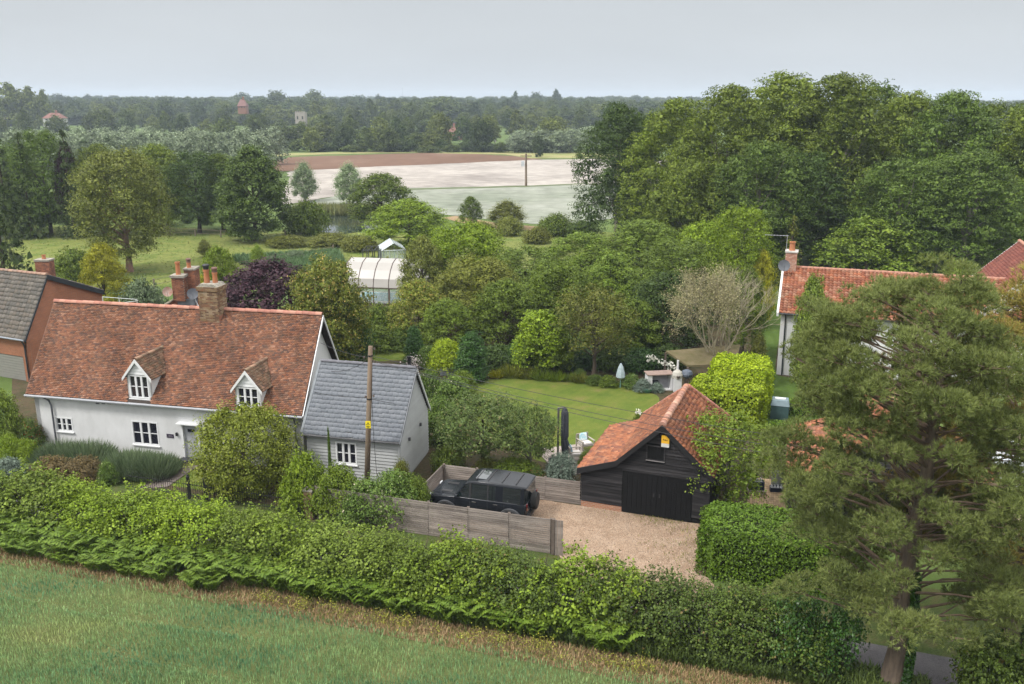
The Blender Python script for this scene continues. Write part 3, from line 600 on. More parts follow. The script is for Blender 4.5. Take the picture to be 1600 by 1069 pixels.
# ================================================================ BUILDINGS: tools
def V3(x, y, z): return Vector((x, y, z))
def quadpt(c, s, t): return (c[0] * (1 - s) + c[1] * s) * (1 - t) + (c[3] * (1 - s) + c[2] * s) * t
def tilefield(c, nu, nv, th=.02, gap=.04, prof=None, jit=.006, seed=1, keep=None, lift=.012, broken=True):
    """real tiles laid over the roof quad c = eave left, eave right, ridge right, ridge left. returns list-free numpy arrays"""
    rng = R(seed); c = [np.array(p, float) for p in c]
    n = np.cross(c[1] - c[0], c[3] - c[0]); n /= np.linalg.norm(n)
    i, j = np.meshgrid(np.arange(-1 if broken else 0, nu), np.arange(nv)); i = i.ravel(); j = j.ravel()
    off = (j % 2) * .5 if broken else 0 * j
    s0 = (i + off) / nu; s1 = s0 + (1 - gap) / nu; s1 = np.minimum(s1, 1.0); s0 = np.maximum(s0, 0); ok = (s1 - s0) > .2 / nu; 
    t0 = j / nv; t1 = (j + 1.06) / nv
    if keep is not None: ok &= keep((s0 + s1) / 2, (t0 + t1) / 2)
    s0, s1, t0, t1 = s0[ok], s1[ok], t0[ok], t1[ok]; m = len(s0)
    q = lambda s, t: (c[0] * (1 - s)[:, None] + c[1] * s[:, None]) * (1 - t)[:, None] + (c[3] * (1 - s)[:, None] + c[2] * s[:, None]) * t[:, None]
    jz = rng.normal(size=m) * jit + (0 if jit < .002 else .024 + .022 * np.sin(s0 * 17 + t0 * 5) * np.sin(t0 * 3.1) + .012 * np.sin(s0 * 41 + 2)); t0 = t0 + rng.normal(size=m) * .06 / nv
    prof = prof or [(0, 0), (1, 0)]; k = len(prof); Vs = []
    for (a, h) in prof:
        s = s0 + (s1 - s0) * a
        lo = q(s, t0); hi = q(s, t1)
        Vs.append(lo + n * (h + lift)); Vs[-1] = Vs[-1] + n * (th + jz + rng.normal(size=m) * jit * .4)[:, None]
        Vs.append(lo + n * (h + lift - .015)); Vs.append(hi + n * (h + lift))
    W = np.stack(Vs, 1); nvt = 3 * k; F = []
    for a in range(k - 1):
        b0 = 3 * a; b1 = 3 * (a + 1); F.append([b0, b1, b1 + 2, b0 + 2]); F.append([b0 + 1, b1 + 1, b1, b0])
    F.append([0, 2, 1, 1]); F.append([3 * k - 3, 3 * k - 2, 3 * k - 1, 3 * k - 1])
    Fq = np.array([f for f in F if f[2] != f[3]]); Ft = np.array([f[:3] for f in F if f[2] == f[3]])
    base = (np.arange(m) * nvt)[:, None, None]
    return W.reshape(-1, 3), (Fq[None] + base).reshape(-1, 4), (Ft[None] + base).reshape(-1, 3)
def tiles(parent, name, c, nu, nv, m, label=None, **kw):
    V, Q, T = tilefield(c, nu, nv, **kw); V = V - np.array(worigin(parent)); o = linkm(name, npmesh(name, V, quads=Q, tris=T), m, parent); return tag(o, label, kind='stuff')
def tiles_single(parent, name, c, nu, nv, m, **kw):
    """each tile an object of its own"""
    V, Q, T = tilefield(c, nu, nv, **kw); V = V - np.array(worigin(parent)); k = len(Q); 
    nt_ = len(T) // 2; nvt = len(V) // nt_; fq = k // nt_
    for i in range(nt_):
        o0 = V[i * nvt:(i + 1) * nvt].mean(0); linkm(name, npmesh(name, V[i * nvt:(i + 1) * nvt] - o0, quads=Q[i * fq:(i + 1) * fq] - i * nvt, tris=T[i * 2:i * 2 + 2] - i * nvt), m, parent, tuple(o0))
def merge(arrs):
    VV = []; QQ = []; TT = []; k = 0
    for V, Q, T in arrs: VV.append(V); QQ.append(Q + k); TT.append(T + k); k += len(V)
    return np.concatenate(VV), np.concatenate(QQ), np.concatenate(TT)
def ridge_tiles(parent, a, b, m, r=.13, step=.42, name='ridge_tile', seg=7, max_=200, jit=.01):
    a, b = Vector(a), Vector(b); L_ = (b - a).length; n = max(1, int(round(L_ / step))); d = (b - a) / n
    side = d.cross(V3(0, 0, 1)).normalized(); upv = side.cross(d).normalized()
    k0 = MB(); 
    for e, rr in ((0.0, r * 1.06), (1.02, r * .94)):
        for j in range(seg + 1):
            an = math.pi * (j / seg); k0.v.append(tuple(d * (e - .5) + side * math.cos(an) * rr + upv * (math.sin(an) * rr * .9)))
    k0.f = [(j, j + 1, seg + 2 + j, seg + 1 + j) for j in range(seg)] + [tuple(range(seg + 1))]
    me = k0.mesh(name, fix=False); off = worigin(parent)
    for i in range(n):
        p = a + d * (i + .5) - off + V3(0, 0, random.uniform(-jit, jit)); linkm(name, me, m, parent, tuple(p))
def plane_panel(name, m, parent, pts, th, d=None, label=None):
    """a flat polygon with thickness th along -normal"""
    pts = [Vector(p) for p in pts]; n = (pts[1] - pts[0]).cross(pts[2] - pts[0]).normalized() if d is None else Vector(d).normalized()
    return MB().prism(pts, n * -th).build(name, m, parent, label=label)
def wall_with_holes(name, m, parent, o, u, w, h, th, holes, ndir, gable=None):
    """wall block from o along u; holes = (u0,u1,z0,z1); ndir points outward; cut into strips round the holes"""
    mb = MB(); us = sorted({0, w, *[x for q in holes for x in q[:2]]}); 
    for a, b in zip(us[:-1], us[1:]):
        if b - a < 1e-4: continue
        hs = sorted([(q[2], q[3]) for q in holes if q[0] <= a + 1e-5 and q[1] >= b - 1e-5]); z = 0
        for z0, z1 in hs + [(h, h)]:
            if z0 - z > 1e-4: mb.box(o + u * a + V3(0, 0, z), u * (b - a), -ndir * th, V3(0, 0, z0 - z))
            z = z1
    return mb.build(name, m, parent)
white_paint = mat('white_paint', (.64, .65, .66), rough=.5, var=.04, scale=6)
def window(parent, o, u, n, w, h, lights=3, rows=2, fm=None, depth=.07, sill=True, fr=.075, name='window'):
    """casement window: frame, mullions and glazing bars, a pane per light; o = lower left on the wall face"""
    fm = fm or white_paint; up = V3(0, 0, 1); mb = MB(); b0 = o - n * depth
    mb.box(b0, u * w, n * (depth + .02), up * fr); mb.box(b0 + up * (h - fr), u * w, n * (depth + .02), up * fr)
    mb.box(b0 + up * fr, u * fr, n * (depth + .018), up * (h - 2 * fr)); mb.box(b0 + u * (w - fr) + up * fr, u * fr, n * (depth + .018), up * (h - 2 * fr))
    f = mb.build(name, fm, parent); lw = (w - 2 * fr) / lights
    mb = MB()
    for i in range(1, lights): mb.box(b0 + u * (fr + lw * i - .055) + up * fr, u * .11, n * (depth + .012), up * (h - 2 * fr))
    for i in range(lights):
        for r in range(1, rows): mb.box(b0 + u * (fr + lw * i + .02) + up * (h * r / rows - .014), u * (lw - .04), n * (depth - .005), up * .028)
    mb.build('glazing_bars', fm, f)
    for i in range(lights):
        for r in range(rows):
            z0 = fr + (h - 2 * fr) * r / rows; z1 = fr + (h - 2 * fr) * (r + 1) / rows
            MB().box(b0 + u * (fr + lw * i + .01) + up * (z0 + .01) + n * .012, u * (lw - .02), n * .012, up * (z1 - z0 - .02)).build('pane', glassmat(), f)
    MB().box(b0 - n * .03 + u * .02 + up * .02, u * (w - .04), n * .01, up * (h - .04)).build('dark_backing', mat('dark_room', (.03, .028, .035), rough=.9), f)  # dark panel behind the panes stands in for the unlit room
    if sill: MB().box(o - u * .05 - up * .05 + n * .003, u * (w + .1), n * .09, up * .05).build('sill', fm, f)
    return f
def clapboards(parent, o, u, n, ext, z0, z1, bh, m, holes=(), th=.045, name='board'):
    """overlapping boards; ext(z) -> (u_left, u_right)"""
    k = max(1, int(round((z1 - z0) / bh))); bh = (z1 - z0) / k
    for i in range(k):
        za = z0 + i * bh; zb = za + bh; (la, ra), (lb, rb) = ext(za), ext(zb - .001)
        if rb - lb < .02: lb = rb = (la + ra) / 2
        segs = [(None, None)]
        cuts = sorted([(h[0], h[1]) for h in holes if h[2] < zb - .01 and h[3] > za + .01]); xs = []
        cur = None; pieces = []; L0 = 'L'
        for c0, c1 in cuts: pieces.append((L0, c0)); L0 = c1
        pieces.append((L0, 'R'))
        for a, b in pieces:
            a0, a1 = (la, lb) if a == 'L' else (a, a); b0, b1 = (ra, rb) if b == 'R' else (b, b)
            if b0 - a0 < .03: continue
            b1 = max(b1, a1 + .001)
            mb = MB(); q = lambda s, z, d: o + u * s + V3(0, 0, z) + n * d
            mb.v = [tuple(p) for p in (q(a0, za, .001), q(b0, za, .001), q(b0, za, th + .006 * random.random()), q(a0, za, th), q(a1, zb, .001), q(b1, zb, .001), q(b1, zb, .006), q(a1, zb, .006))]
            mb.f = [(0, 1, 2, 3), (3, 2, 6, 7), (4, 7, 6, 5), (0, 3, 7, 4), (1, 5, 6, 2), (0, 4, 5, 1)]
            mb.build(name, m, parent)
def brick_block(parent, name, o, u, v, lx, ly, h, m, bw=.215, bh=.065, mo=.011, label=None, mm=None):
    """courses of real bricks round a shaft, with a mortar core"""
    mb = MB(); rows = int(h / (bh + mo)); H = h / rows
    for r in range(rows):
        z = r * H
        for (p, d, e, l) in ((o, u, v, lx), (o + v * (ly - .1), u, v, lx), (o + v * .1, v, u, ly - .2), (o + u * (lx - .1) + v * .1, v, u, ly - .2)):
            x = 0 if r % 2 == 0 else -bw / 2
            while x < l - .02:
                a = max(0, x); b = min(l, x + bw)
                if b - a > .03: mb.box(p + d * a + V3(0, 0, z), d * (b - a - mo), e * .1, V3(0, 0, H - mo))
                x += bw
    tag(mb.build(name, m, parent, fix=False), label, kind='stuff')
    MB().box(o + u * .012 + v * .012, u * (lx - .024), v * (ly - .024), V3(0, 0, h)).build('mortar', mm or mat('mortar', (.30, .26, .21), rough=1), parent)
def pot(parent, c, r, h, m, cap=None):
    p = MB().lathe(c, [(r * 1.1, 0), (r * 1.1, .04), (r, .08), (r * .88, h * .85), (r * 1.08, h * .86), (r * 1.08, h), (r * .75, h), (r * .7, h - .12)], 14).build('chimney_pot', m, parent, smooth=False)
    if cap: MB().lathe((c[0], c[1], c[2] + h), [(r * .95, 0), (r * .95, .16), (r * 1.25, .17), (r * 1.25, .22), (r * .9, .27)], 14).build('cowl', cap, p)
    return p
def dish(parent, c, r, m, facing, own=None):
    f = Vector(facing).normalized(); x = f.cross(V3(0, 0, 1)).normalized(); y = x.cross(f)
    mb = MB(); k = 16; rings = [(0, 0), (.5, .06), (1, .22)]
    for rr, dz in rings[1:]:
        for j in range(k): a = 6.2832 * j / k; mb.v.append(tuple(Vector(c) + (x * math.cos(a) + y * math.sin(a)) * rr * r + f * dz * r))
    mb.v.append(tuple(c)); ci = len(mb.v) - 1
    for j in range(k): mb.f.append((ci, j, (j + 1) % k)); mb.f.append((j, k + j, k + (j + 1) % k, (j + 1) % k))
    d = mb.build('dish', m, parent, smooth=True, fix=False)
    MB().tube([Vector(c) - y * r * .9 + f * .2 * r, Vector(c) + f * r * .95], .015, 5).build('feed_arm', m, d); MB().tube([Vector(c), Vector(c) - f * .25], .02, 5).build('bracket', m, d)

terra = palette('old_clay_tiles', [(.185, .08, .047), (.145, .066, .042), (.22, .097, .054), (.12, .06, .043), (.25, .115, .065), (.10, .056, .044), (.20, .088, .05), (.165, .082, .056), (.27, .145, .095), (.135, .072, .05), (.215, .088, .048), (.175, .078, .048)], patch=(.10, .07, .05), pscale=1.6, pamt=.5, bump=.5)
terra_dk = palette('mossy_clay_tiles', [(.20, .115, .075), (.16, .095, .065), (.26, .14, .085), (.13, .085, .06), (.30, .18, .12), (.22, .15, .10)], patch=(.11, .09, .055), pscale=2.4, pamt=.8)
orange = palette('orange_pantiles', [(.27, .098, .048), (.22, .08, .044), (.31, .118, .056), (.16, .064, .042), (.25, .096, .05), (.28, .104, .05), (.33, .15, .082)], patch=(.11, .062, .05), pscale=1.3, pamt=.75)
orange2 = palette('bright_pantiles', [(.24, .082, .044), (.29, .105, .054), (.20, .068, .04), (.26, .118, .075), (.225, .084, .045), (.32, .16, .10)], patch=(.17, .08, .055), pscale=.9, pamt=.5)
redt = palette('red_tiles', [(.19, .06, .042), (.16, .05, .038), (.22, .07, .048)], patch=(.2, .07, .06), pscale=1.1)
conc = palette('grey_concrete_tiles', [(.125, .112, .10), (.105, .097, .088), (.155, .138, .122), (.135, .115, .098)], patch=(.07, .065, .05), pscale=2.0, pamt=.6)
slate = palette('blue_grey_slates', [(.145, .157, .18), (.136, .149, .172), (.152, .165, .188), (.141, .153, .176), (.16, .172, .195)], patch=(.125, .136, .155), pscale=1.5, pamt=.4, rough=.6, bump=.1)
ridgem = palette('ridge_clay', [(.34, .15, .11), (.28, .12, .09), (.38, .19, .14)], patch=(.22, .14, .11), pscale=3)
render_w = mat('white_limewash', (.60, .605, .615), rough=.9, col2=(.49, .495, .50), scale=1.1, bump=.35, bscale=7, contrast=1, stretch=(1, 1, .45), detail=8)
black_m = mat('black_metal', (.02, .02, .022), rough=.5, var=.1)
lead = mat('lead_flashing', (.16, .18, .20), rough=.6, var=.2)
pale_pipe = mat('grey_gutter', (.33, .34, .37), rough=.5, var=.08)
dkpipe = mat('dark_downpipe', (.10, .105, .12), rough=.5)
clay = mat('clay_pot', (.36, .135, .05), rough=.85, var=.15, col2=(.36, .15, .08), scale=5)

# ================================================================ THE WHITE COTTAGE
FL, FR = V3(-25.62, 44.87, 3.0), V3(-10.31, 41.48, 3.0)
RL, RR = V3(-25.72, 49.25, 7.0), V3(-10.02, 46.07, 7.0)
BL, BR = V3(-25.95, 53.7, 3.1), V3(-10.2, 50.55, 3.1)
ud = V3(FR.x - FL.x, FR.y - FL.y, 0).normalized(); nd = V3(ud.y, -ud.x, 0)
vR = V3(RR.x - FR.x, RR.y - FR.y, 0).normalized()
house = thing('cottage', 'long white cottage with brown clay tile roof, two dormers and tall brick chimney', 'house', (-18, 46, 0))
wo_ = FL + ud * .22 - nd * .28; wo_.z = 0; wl_ = (FR - FL).length - .36
def on_wall(px, py, d=0):
    p = HIT(px, py, wo_ + nd * d, nd); return (p - wo_).dot(ud), p.z
w1 = [on_wall(90, 680), on_wall(113, 657)]; w2 = [on_wall(209, 694), on_wall(246, 660)]
d0 = on_wall(289, 722)[0]; door_r = (d0, d0 + 1.0, 0, 1.98)
h1 = (w1[0][0], w1[1][0], .95, 1.75); h2 = (w2[0][0], w2[1][0], w2[0][1] + .02, w2[1][1])
wall_with_holes('wall', render_w, house, wo_, ud, wl_, 2.94, .3, [h1, h2, door_r], nd)
window(house, wo_ + ud * h1[0] + V3(0, 0, h1[2]), ud, nd, h1[1] - h1[0], h1[3] - h1[2], 3, 2)
window(house, wo_ + ud * h2[0] + V3(0, 0, h2[2]), ud, nd, h2[1] - h2[0], h2[3] - h2[2], 3, 2)
# gable walls and rear
for (f, r, b, sgn) in ((FL, RL, BL, -1), (FR, RR, BR, 1)):
    a0 = wo_ + ud * (0 if sgn < 0 else wl_ - .02); a1 = V3(b.x, b.y, 0) - vR * .25 - ud * (.2 * sgn)
    dv = (a1 - a0); rid = r - ud * (.2 * sgn)
    s = (V3(rid.x, rid.y, 0) - a0).dot(dv) / dv.length_squared; ap = a0 + dv * s
    pts = [a0, a1, a1 + V3(0, 0, 2.9), ap + V3(0, 0, 6.84), a0 + V3(0, 0, 2.9)]
    nn = ud * sgn; MB().prism(pts, -nn * .25).build('gable_wall', render_w, house)
MB().prism([V3(BL.x + .3, BL.y - .5, 0), V3(BR.x - .3, BR.y - .4, 0), V3(BR.x - .3, BR.y - .4, 2.9), V3(BL.x + .3, BL.y - .5, 2.9)], V3(0, .2, 0)).build('rear_wall', render_w, house)
def roof_slab(parent, c, m, th=.08, name='roof_deck'):
    return plane_panel(name, m, parent, c, th)
deck = mat('roof_underside', (.05, .04, .035), rough=1)
frontq = [FL, FR, RR, RL]; rearq = [BR, BL, RL, RR]
roof = roof_slab(house, frontq, deck, name='roof'); roof2 = roof_slab(house, rearq, deck, name='roof')
# dormer openings in the tile field
nfr = (FR - FL).cross(RL - FL).normalized()
dorm = []
for px0, px1, pxa, pya, pyw0, pyw1 in ((201, 237, 213.5, 561, 617, 594), (368, 407, 387, 579, 640, 612)):
    ul, _ = on_wall(px0, 615, .05); ur, _ = on_wall(px1, 618, .05); ua, za = on_wall(pxa, pya, .05); dorm.append((ul, ur, (ul + ur) / 2, za, on_wall(px0, pyw0)[1], on_wall(px0, pyw1)[1]))
def keep_main(s, t):
    ok = np.ones(len(s), bool)
    for (ul, ur, ua, za, a, b) in dorm:
        x = s * ((FR - FL).length) - .22; ok &= ~((x > ul + .0) & (x < ur - .0) & (t < .30))
    return ok
tiles(roof, 'roof_tiles', frontq, 104, 58, terra, 'weathered orange brown plain clay tiles', seed=3, keep=keep_main, th=.022, jit=.008)
tiles(roof2, 'roof_tiles', rearq, 60, 36, terra, 'weathered orange brown plain clay tiles', seed=4, th=.022)
ridge_tiles(roof, RL + V3(0, 0, .02), RR + V3(0, 0, .02), ridgem, r=.15, step=.36)
# verges
for a, b in ((FR, RR), (RR, BR), (FL, RL), (RL, BL)):
    side = .02 if a in (FR, RR) and b in (RR, BR) else -.02
    o_ = a + ud * side - V3(0, 0, .2); MB().prism([o_, b + ud * side - V3(0, 0, .2), b + ud * side + V3(0, 0, -.01), a + ud * side + V3(0, 0, -.01)], ud * (.05 if side > 0 else -.05)).build('bargeboard', white_paint if side > 0 else mat('tile_edge', (.13, .07, .05)), house)
# gutter and downpipes, fascia
MB().prism([FL - V3(0, 0, .02) + nd * .0, FR - V3(0, 0, .02), FR - V3(0, 0, .17), FL - V3(0, 0, .17)], -nd * .05).build('fascia', white_paint, house)
MB().tube([FL + nd * .07 - V3(0, 0, .06) - ud * .05, FR + nd * .07 - V3(0, 0, .06) + ud * .05], .055, 8).build('gutter', pale_pipe, house)
pa = FL + ud * 1.1 + nd * .05; MB().tube([pa - V3(0, 0, .1), pa - V3(0, 0, .3) - nd * .15 + ud * .15, V3(pa.x, pa.y, 2.4) - nd * .22 + ud * .2, V3(pa.x, pa.y, .05) - nd * .22 + ud * .2], .05, 8).build('downpipe', dkpipe, house)
pa = FR - ud * .5; MB().tube([pa - V3(0, 0, .1), V3(pa.x, pa.y, 2.5) - nd * .2, V3(pa.x, pa.y, .05) - nd * .2], .045, 8).build('downpipe', dkpipe, house)
# vents under the eave, plaque, lamp
for i in range(3):
    u0, z0 = on_wall(150 + i * 9, 630); MB().box(wo_ + ud * u0 + V3(0, 0, z0 - .04), ud * .2, nd * .02, V3(0, 0, .1)).build('vent', mat('vent_grey', (.12, .12, .13)), house)
u0, z0 = on_wall(261, 683.5); pq_ = wo_ + ud * u0 + V3(0, 0, z0); pl = MB().box(pq_, ud * .40, nd * .025, V3(0, 0, .20)).build('name_plaque', mat('plaque_purple', (.035, .022, .05), rough=.4), house)
let = mat('plaque_lettering', (.5, .48, .52), rough=.5); mb = MB(); rr_ = random.Random(4)
for row, (x0, x1, zz) in enumerate(((.10, .30, .115), (.05, .35, .055))):
    x = x0
    while x < x1:
        w_ = rr_.uniform(.014, .024); mb.box(pq_ + ud * x + nd * .026 + V3(0, 0, zz), ud * .006, nd * .003, V3(0, 0, .032)); mb.box(pq_ + ud * (x + .006) + nd * .026 + V3(0, 0, zz + rr_.choice((0, .013, .026))), ud * (w_ - .010), nd * .003, V3(0, 0, .006)); x += w_ + .006
mb.build('lettering', let, pl, kind='stuff')
u0, z0 = on_wall(277, 678); MB().cbox(wo_ + ud * u0 + nd * .06 + V3(0, 0, z0), .09, .12, .16).build('wall_lamp', black_m, house)
# door with frame, small hood
dp = wo_ + ud * door_r[0]; fmb = MB(); fmb.box(dp - nd * .1, ud * .09, nd * .16, V3(0, 0, 1.98)); fmb.box(dp - nd * .1 + ud * .91, ud * .09, nd * .16, V3(0, 0, 1.98)); fmb.box(dp - nd * .1 + ud * .09 + V3(0, 0, 1.88), ud * .82, nd * .155, V3(0, 0, .1)); fmb.box(dp - ud * .12 + V3(0, 0, 2.0), ud * 1.24, nd * .32, V3(0, 0, .06)); fmb.build('door_frame', white_paint, house)
dr = MB().box(dp + ud * .09 - nd * .12 + V3(0, 0, .02), ud * .82, nd * .05, V3(0, 0, 1.85)).build('door', mat('grey_door', (.36, .37, .40), rough=.5), house)
MB().box(dp + ud * .3 - nd * .068 + V3(0, 0, 1.5), ud * .4, nd * .012, V3(0, 0, .16)).build('pane', glassmat(), dr)
MB().tube([dp + ud * .18 - nd * .02 + V3(0, 0, 1), dp + ud * .3 - nd * .02 + V3(0, 0, 1)], .015, 6).build('handle', black_m, dr)
MB().box(dp - ud * .05 - nd * .02, ud * .75, nd * .5, V3(0, 0, .12)).build('step', mat('dark_step', (.04, .04, .05)), house)
# dormers
for k, (ul, ur, ua, za, zb, zt) in enumerate(dorm):
    F0 = wo_ + nd * .05; up = V3(0, 0, 1); zs = za - (ur - ul) * .62; dd = thing('x', 'x', 'x') if False else None
    zw0 = 3.02 + .12; c0 = F0 + ud * ul; w_ = ur - ul
    zs = max(zs, zw0 + .8)
    dm = MB().prism([c0 + up * 2.86, c0 + ud * w_ + up * 2.86, c0 + ud * w_ + up * 3.12, c0 + up * 3.12], -nd * .1).build('dormer', white_paint, house)
    wz0, wz1 = 3.17, zs - .04
    window(dm, c0 + ud * .1 + up * wz0, ud, nd, w_ - .2, wz1 - wz0, 3, 2, sill=True, name='window')
    for q_ in (0, w_ - .1): MB().box(c0 - nd * .1 + ud * q_ + up * 3.12, ud * .1, nd * .1, up * (zs - 3.12)).build('corner_post', white_paint, dm)
    # cheeks run back to the roof slope
    def depth_at(z): return (z - 3.0) / (RL.z - 3.0) * ((RL - FL) + nd * 0).dot(-nd) + 0.28
    for s, sg in ((0, -1), (w_, 1)):
        q = c0 + ud * s; MB().prism([q + up * 3.0, q - nd * depth_at(zs) + up * zs, q + up * zs], ud * (-.06 * sg)).build('cheek', white_paint, dm)
    # boarded gable
    gx_ = w_ / 2; nb = 4
    clapboards(dm, c0, ud, nd, lambda z: (gx_ * (z - zs) / (za - .12 - zs) + .02, w_ - gx_ * (z - zs) / (za - .12 - zs) - .02), zs, za - .14, .17, white_paint)
    MB().prism([c0 + up * (zs - .02), c0 + ud * w_ + up * (zs - .02), c0 + ud * gx_ + up * (za - .1)], -nd * .05).build('gable_board', white_paint, dm)
    # roof slopes
    ap = c0 + ud * gx_ + nd * .12 + up * za; ov = .17; back = ap - nd * (depth_at(za) + .05) ; slope = (za - zs) / gx_
    for sg in (-1, 1):
        e0 = c0 + ud * (gx_ + sg * (gx_ + ov)) + nd * .12 + up * (zs - slope * ov); e1 = V3(e0.x, e0.y, e0.z) - nd * (depth_at(e0.z) + .1)
        qd = [e0, e1, back, ap] if sg > 0 else [e1, e0, ap, back]
        rf_ = plane_panel('dormer_roof', deck, dm, qd, .05)
        V_, Q_, T_ = tilefield(qd, 11, 11, th=.02, seed=20 + k + sg); linkm('roof_tiles', npmesh('roof_tiles', V_ - np.array(worigin(rf_)), quads=Q_, tris=T_), terra_dk, rf_)['kind'] = 'stuff'
        # white barge
        b0 = e0 + nd * .01; b1 = ap + nd * .01; MB().prism([b0 - up * .14, b1 - up * .17, b1 + up * .02, b0 + up * .02], nd * .05).build('bargeboard', white_paint, dm)
    k_ = MB()
    off = worigin(dm); n_ = 5; dvv = (back - ap) / n_; sd_ = ud
    mbr = MB()
    for e in (0, 1):
        for j in range(7): an = math.pi * j / 6; mbr.v.append(tuple(dvv * (e * 1.02 - .5) + ud * math.cos(an) * (.11 - .01 * e) + up * math.sin(an) * (.10 - .01 * e)))
    mbr.f = [(j, j + 1, 8 + j, 7 + j) for j in range(6)]; me_ = mbr.mesh('ridge_tile', fix=False)
    for i in range(n_): linkm('ridge_tile', me_, terra_dk, dm, tuple(ap + dvv * (i + .5) - off))
# main chimney, buff bricks
buff = palette('buff_chimney_bricks', [(.20, .13, .07), (.15, .085, .05), (.24, .165, .095), (.12, .07, .045), (.18, .09, .05), (.27, .20, .13)], patch=(.085, .062, .042), pscale=2.5)
redb = palette('red_chimney_bricks', [(.24, .095, .052), (.19, .072, .042), (.28, .12, .068), (.15, .065, .045)], patch=(.09, .06, .045), pscale=2.5)
cement = mat('cement_flaunching', (.36, .33, .28), rough=.95, var=.25, scale=6, bump=.5)
P_ = HIT(313, 500, FL, nfr); cu, cv = ud, V3(-ud.y, ud.x, 0)
zc = P_.z - .15; ctop = A(313, 446, P_.y).z; o0 = V3(P_.x, P_.y, zc); lx = 1.12; ly = .95
ch = MB().box(o0 + cv * .02 - cu * .02 + V3(0, 0, 0), cu * (lx + .04), cv * (ly - .04), V3(0, 0, .42)).build('chimney', mat('render_collar', (.36, .16, .10), rough=.9, var=.2), house)
brick_block(ch, 'brickwork', o0, cu, cv, lx, ly, ctop - zc - .3, buff, label='weathered buff and brown chimney bricks')
brick_block(ch, 'brickwork', o0 - cu * .05 - cv * .05 + V3(0, 0, ctop - zc - .3), cu, cv, lx + .1, ly + .1, .24, buff, label='projecting top courses')
MB().prism([o0 + V3(0, 0, ctop - zc - .06), o0 + cu * lx + V3(0, 0, ctop - zc - .06), o0 + cu * (lx - .15) + V3(0, 0, ctop - zc + .08), o0 + cu * .15 + V3(0, 0, ctop - zc + .08)], cv * ly).build('flaunching', cement, ch)
for px, h_, cp in ((322, .82, black_m), (334.5, .66, None)):
    uu = (px - 313) / pxm(P_.y, 7); c_ = o0 + cu * (uu + .02) + cv * (.45 if cp else .55) + V3(0, 0, ctop - zc - .02)
    pot(ch, c_, .155 if cp else .14, h_, clay, cp or (mat('rusty_cap', (.16, .09, .07)) if not cp else None))

# ================================================================ GREY ANNEXE
AF, AG = V3(-10.13, 40.65, 2.4), V3(-5.3, 39.47, 2.4); AL, AR = V3(-9.58, 43.25, 5.3), V3(-4.68, 42.0, 5.3); AB2 = V3(-4.3, 44.4, 2.4); AB1 = V3(-9.2, 45.6, 2.4)
anx = thing('annexe', 'small grey boarded annexe with blue grey slate roof joined to the cottage', 'building', (-7.3, 41.5, 0))
au = (AG - AF).normalized(); an = V3(au.y, -au.x, 0); aw = mat('pale_grey_boards', (.36, .37, .375), rough=.7, var=.06, scale=2, island=.05)
ao = AF - an * .2 + au * .12; ao.z = 0; alen = (AG - AF).length - .2
u0 = (HIT(526, 722, ao, an) - ao); u1 = HIT(558.5, 726, ao, an) - ao; wz0 = HIT(542, 725, ao, an).z; wz1 = HIT(542, 691, ao, an).z
wu0, wu1 = u0.dot(au), u1.dot(au); hole = (wu0, wu1, wz0, wz1)
wall_with_holes('wall', aw, anx, ao, au, alen, 2.34, .2, [hole], an)
clapboards(anx, ao, au, an, lambda z: (0, alen), .15, 2.3, .165, aw, holes=[hole])
window(anx, ao + au * wu0 + V3(0, 0, wz0) + an * .02, au, an, wu1 - wu0, wz1 - wz0, 3, 2)
# right gable
g0 = ao + au * alen; gv = V3(AB2.x - AG.x, AB2.y - AG.y, 0); gl = gv.length - .45; gv.normalize(); gn = V3(gv.y, -gv.x, 0)
if gn.dot(au) < 0: gn = -gn
gp = (V3(AR.x, AR.y, 0) - g0).dot(gv); 
MB().prism([g0, g0 + gv * gl, g0 + gv * gl + V3(0, 0, 2.4), g0 + gv * gp + V3(0, 0, 5.15), g0 + V3(0, 0, 2.4)], -gn * .2).build('gable_wall', aw, anx)
def gext(z): 
    if z < 2.4: return (0, gl)
    f = (z - 2.4) / 2.8; return (gp * f, gl - (gl - gp) * f)
clapboards(anx, g0, gv, gn, gext, .15, 5.1, .165, aw)
MB().box(g0 + V3(0, 0, .02) - gv * .01, gv * .07, gn * .045, V3(0, 0, 2.36)).build('corner_board', mat('grey_corner', (.42, .43, .44), rough=.6), anx)
MB().box(g0 + V3(0, 0, .02) - au * .07, au * .08, an * .045, V3(0, 0, 2.3)).build('corner_board', mat('grey_corner', (.42, .43, .44)), anx)
for px, py in ((638, 687), (655.5, 664)):
    q = HIT(px, py, g0 + gn * .05, gn); MB().box(q - V3(0, 0, .07), gv * .1, gn * .1, V3(0, 0, .16)).build('wall_lamp', mat('grey_lamp', (.10, .10, .11), rough=.4), anx)
MB().prism([AB2 - gv * .4 - V3(.2, 0, 2.4), AB2 - gv * .4 - V3(.2, 0, .05), V3(AB1.x, AB1.y - .4, 2.35), V3(AB1.x, AB1.y - .4, 0)], V3(0, .1, 0)).build('rear_wall', aw, anx)
aroof = plane_panel('roof', deck, anx, [AF, AG, AR, AL], .07); aroof2 = plane_panel('roof', deck, anx, [AB2, AB1, AL, AR], .07)
tiles_single(aroof, 'slate', [AF, AG, AR, AL], 17, 17, slate, seed=8, th=.012, jit=.0012, gap=.02, lift=.02)
tiles(aroof2, 'slates', [AB2, AB1, AL, AR], 17, 17, slate, 'blue grey slates on the rear slope', seed=9, th=.012, jit=.0012, gap=.02, lift=.02)
ridge_tiles(aroof, AL + V3(0, 0, .0), AR + V3(0, 0, .0), mat('grey_ridge', (.13, .13, .15), rough=.7), r=.11, step=.42)
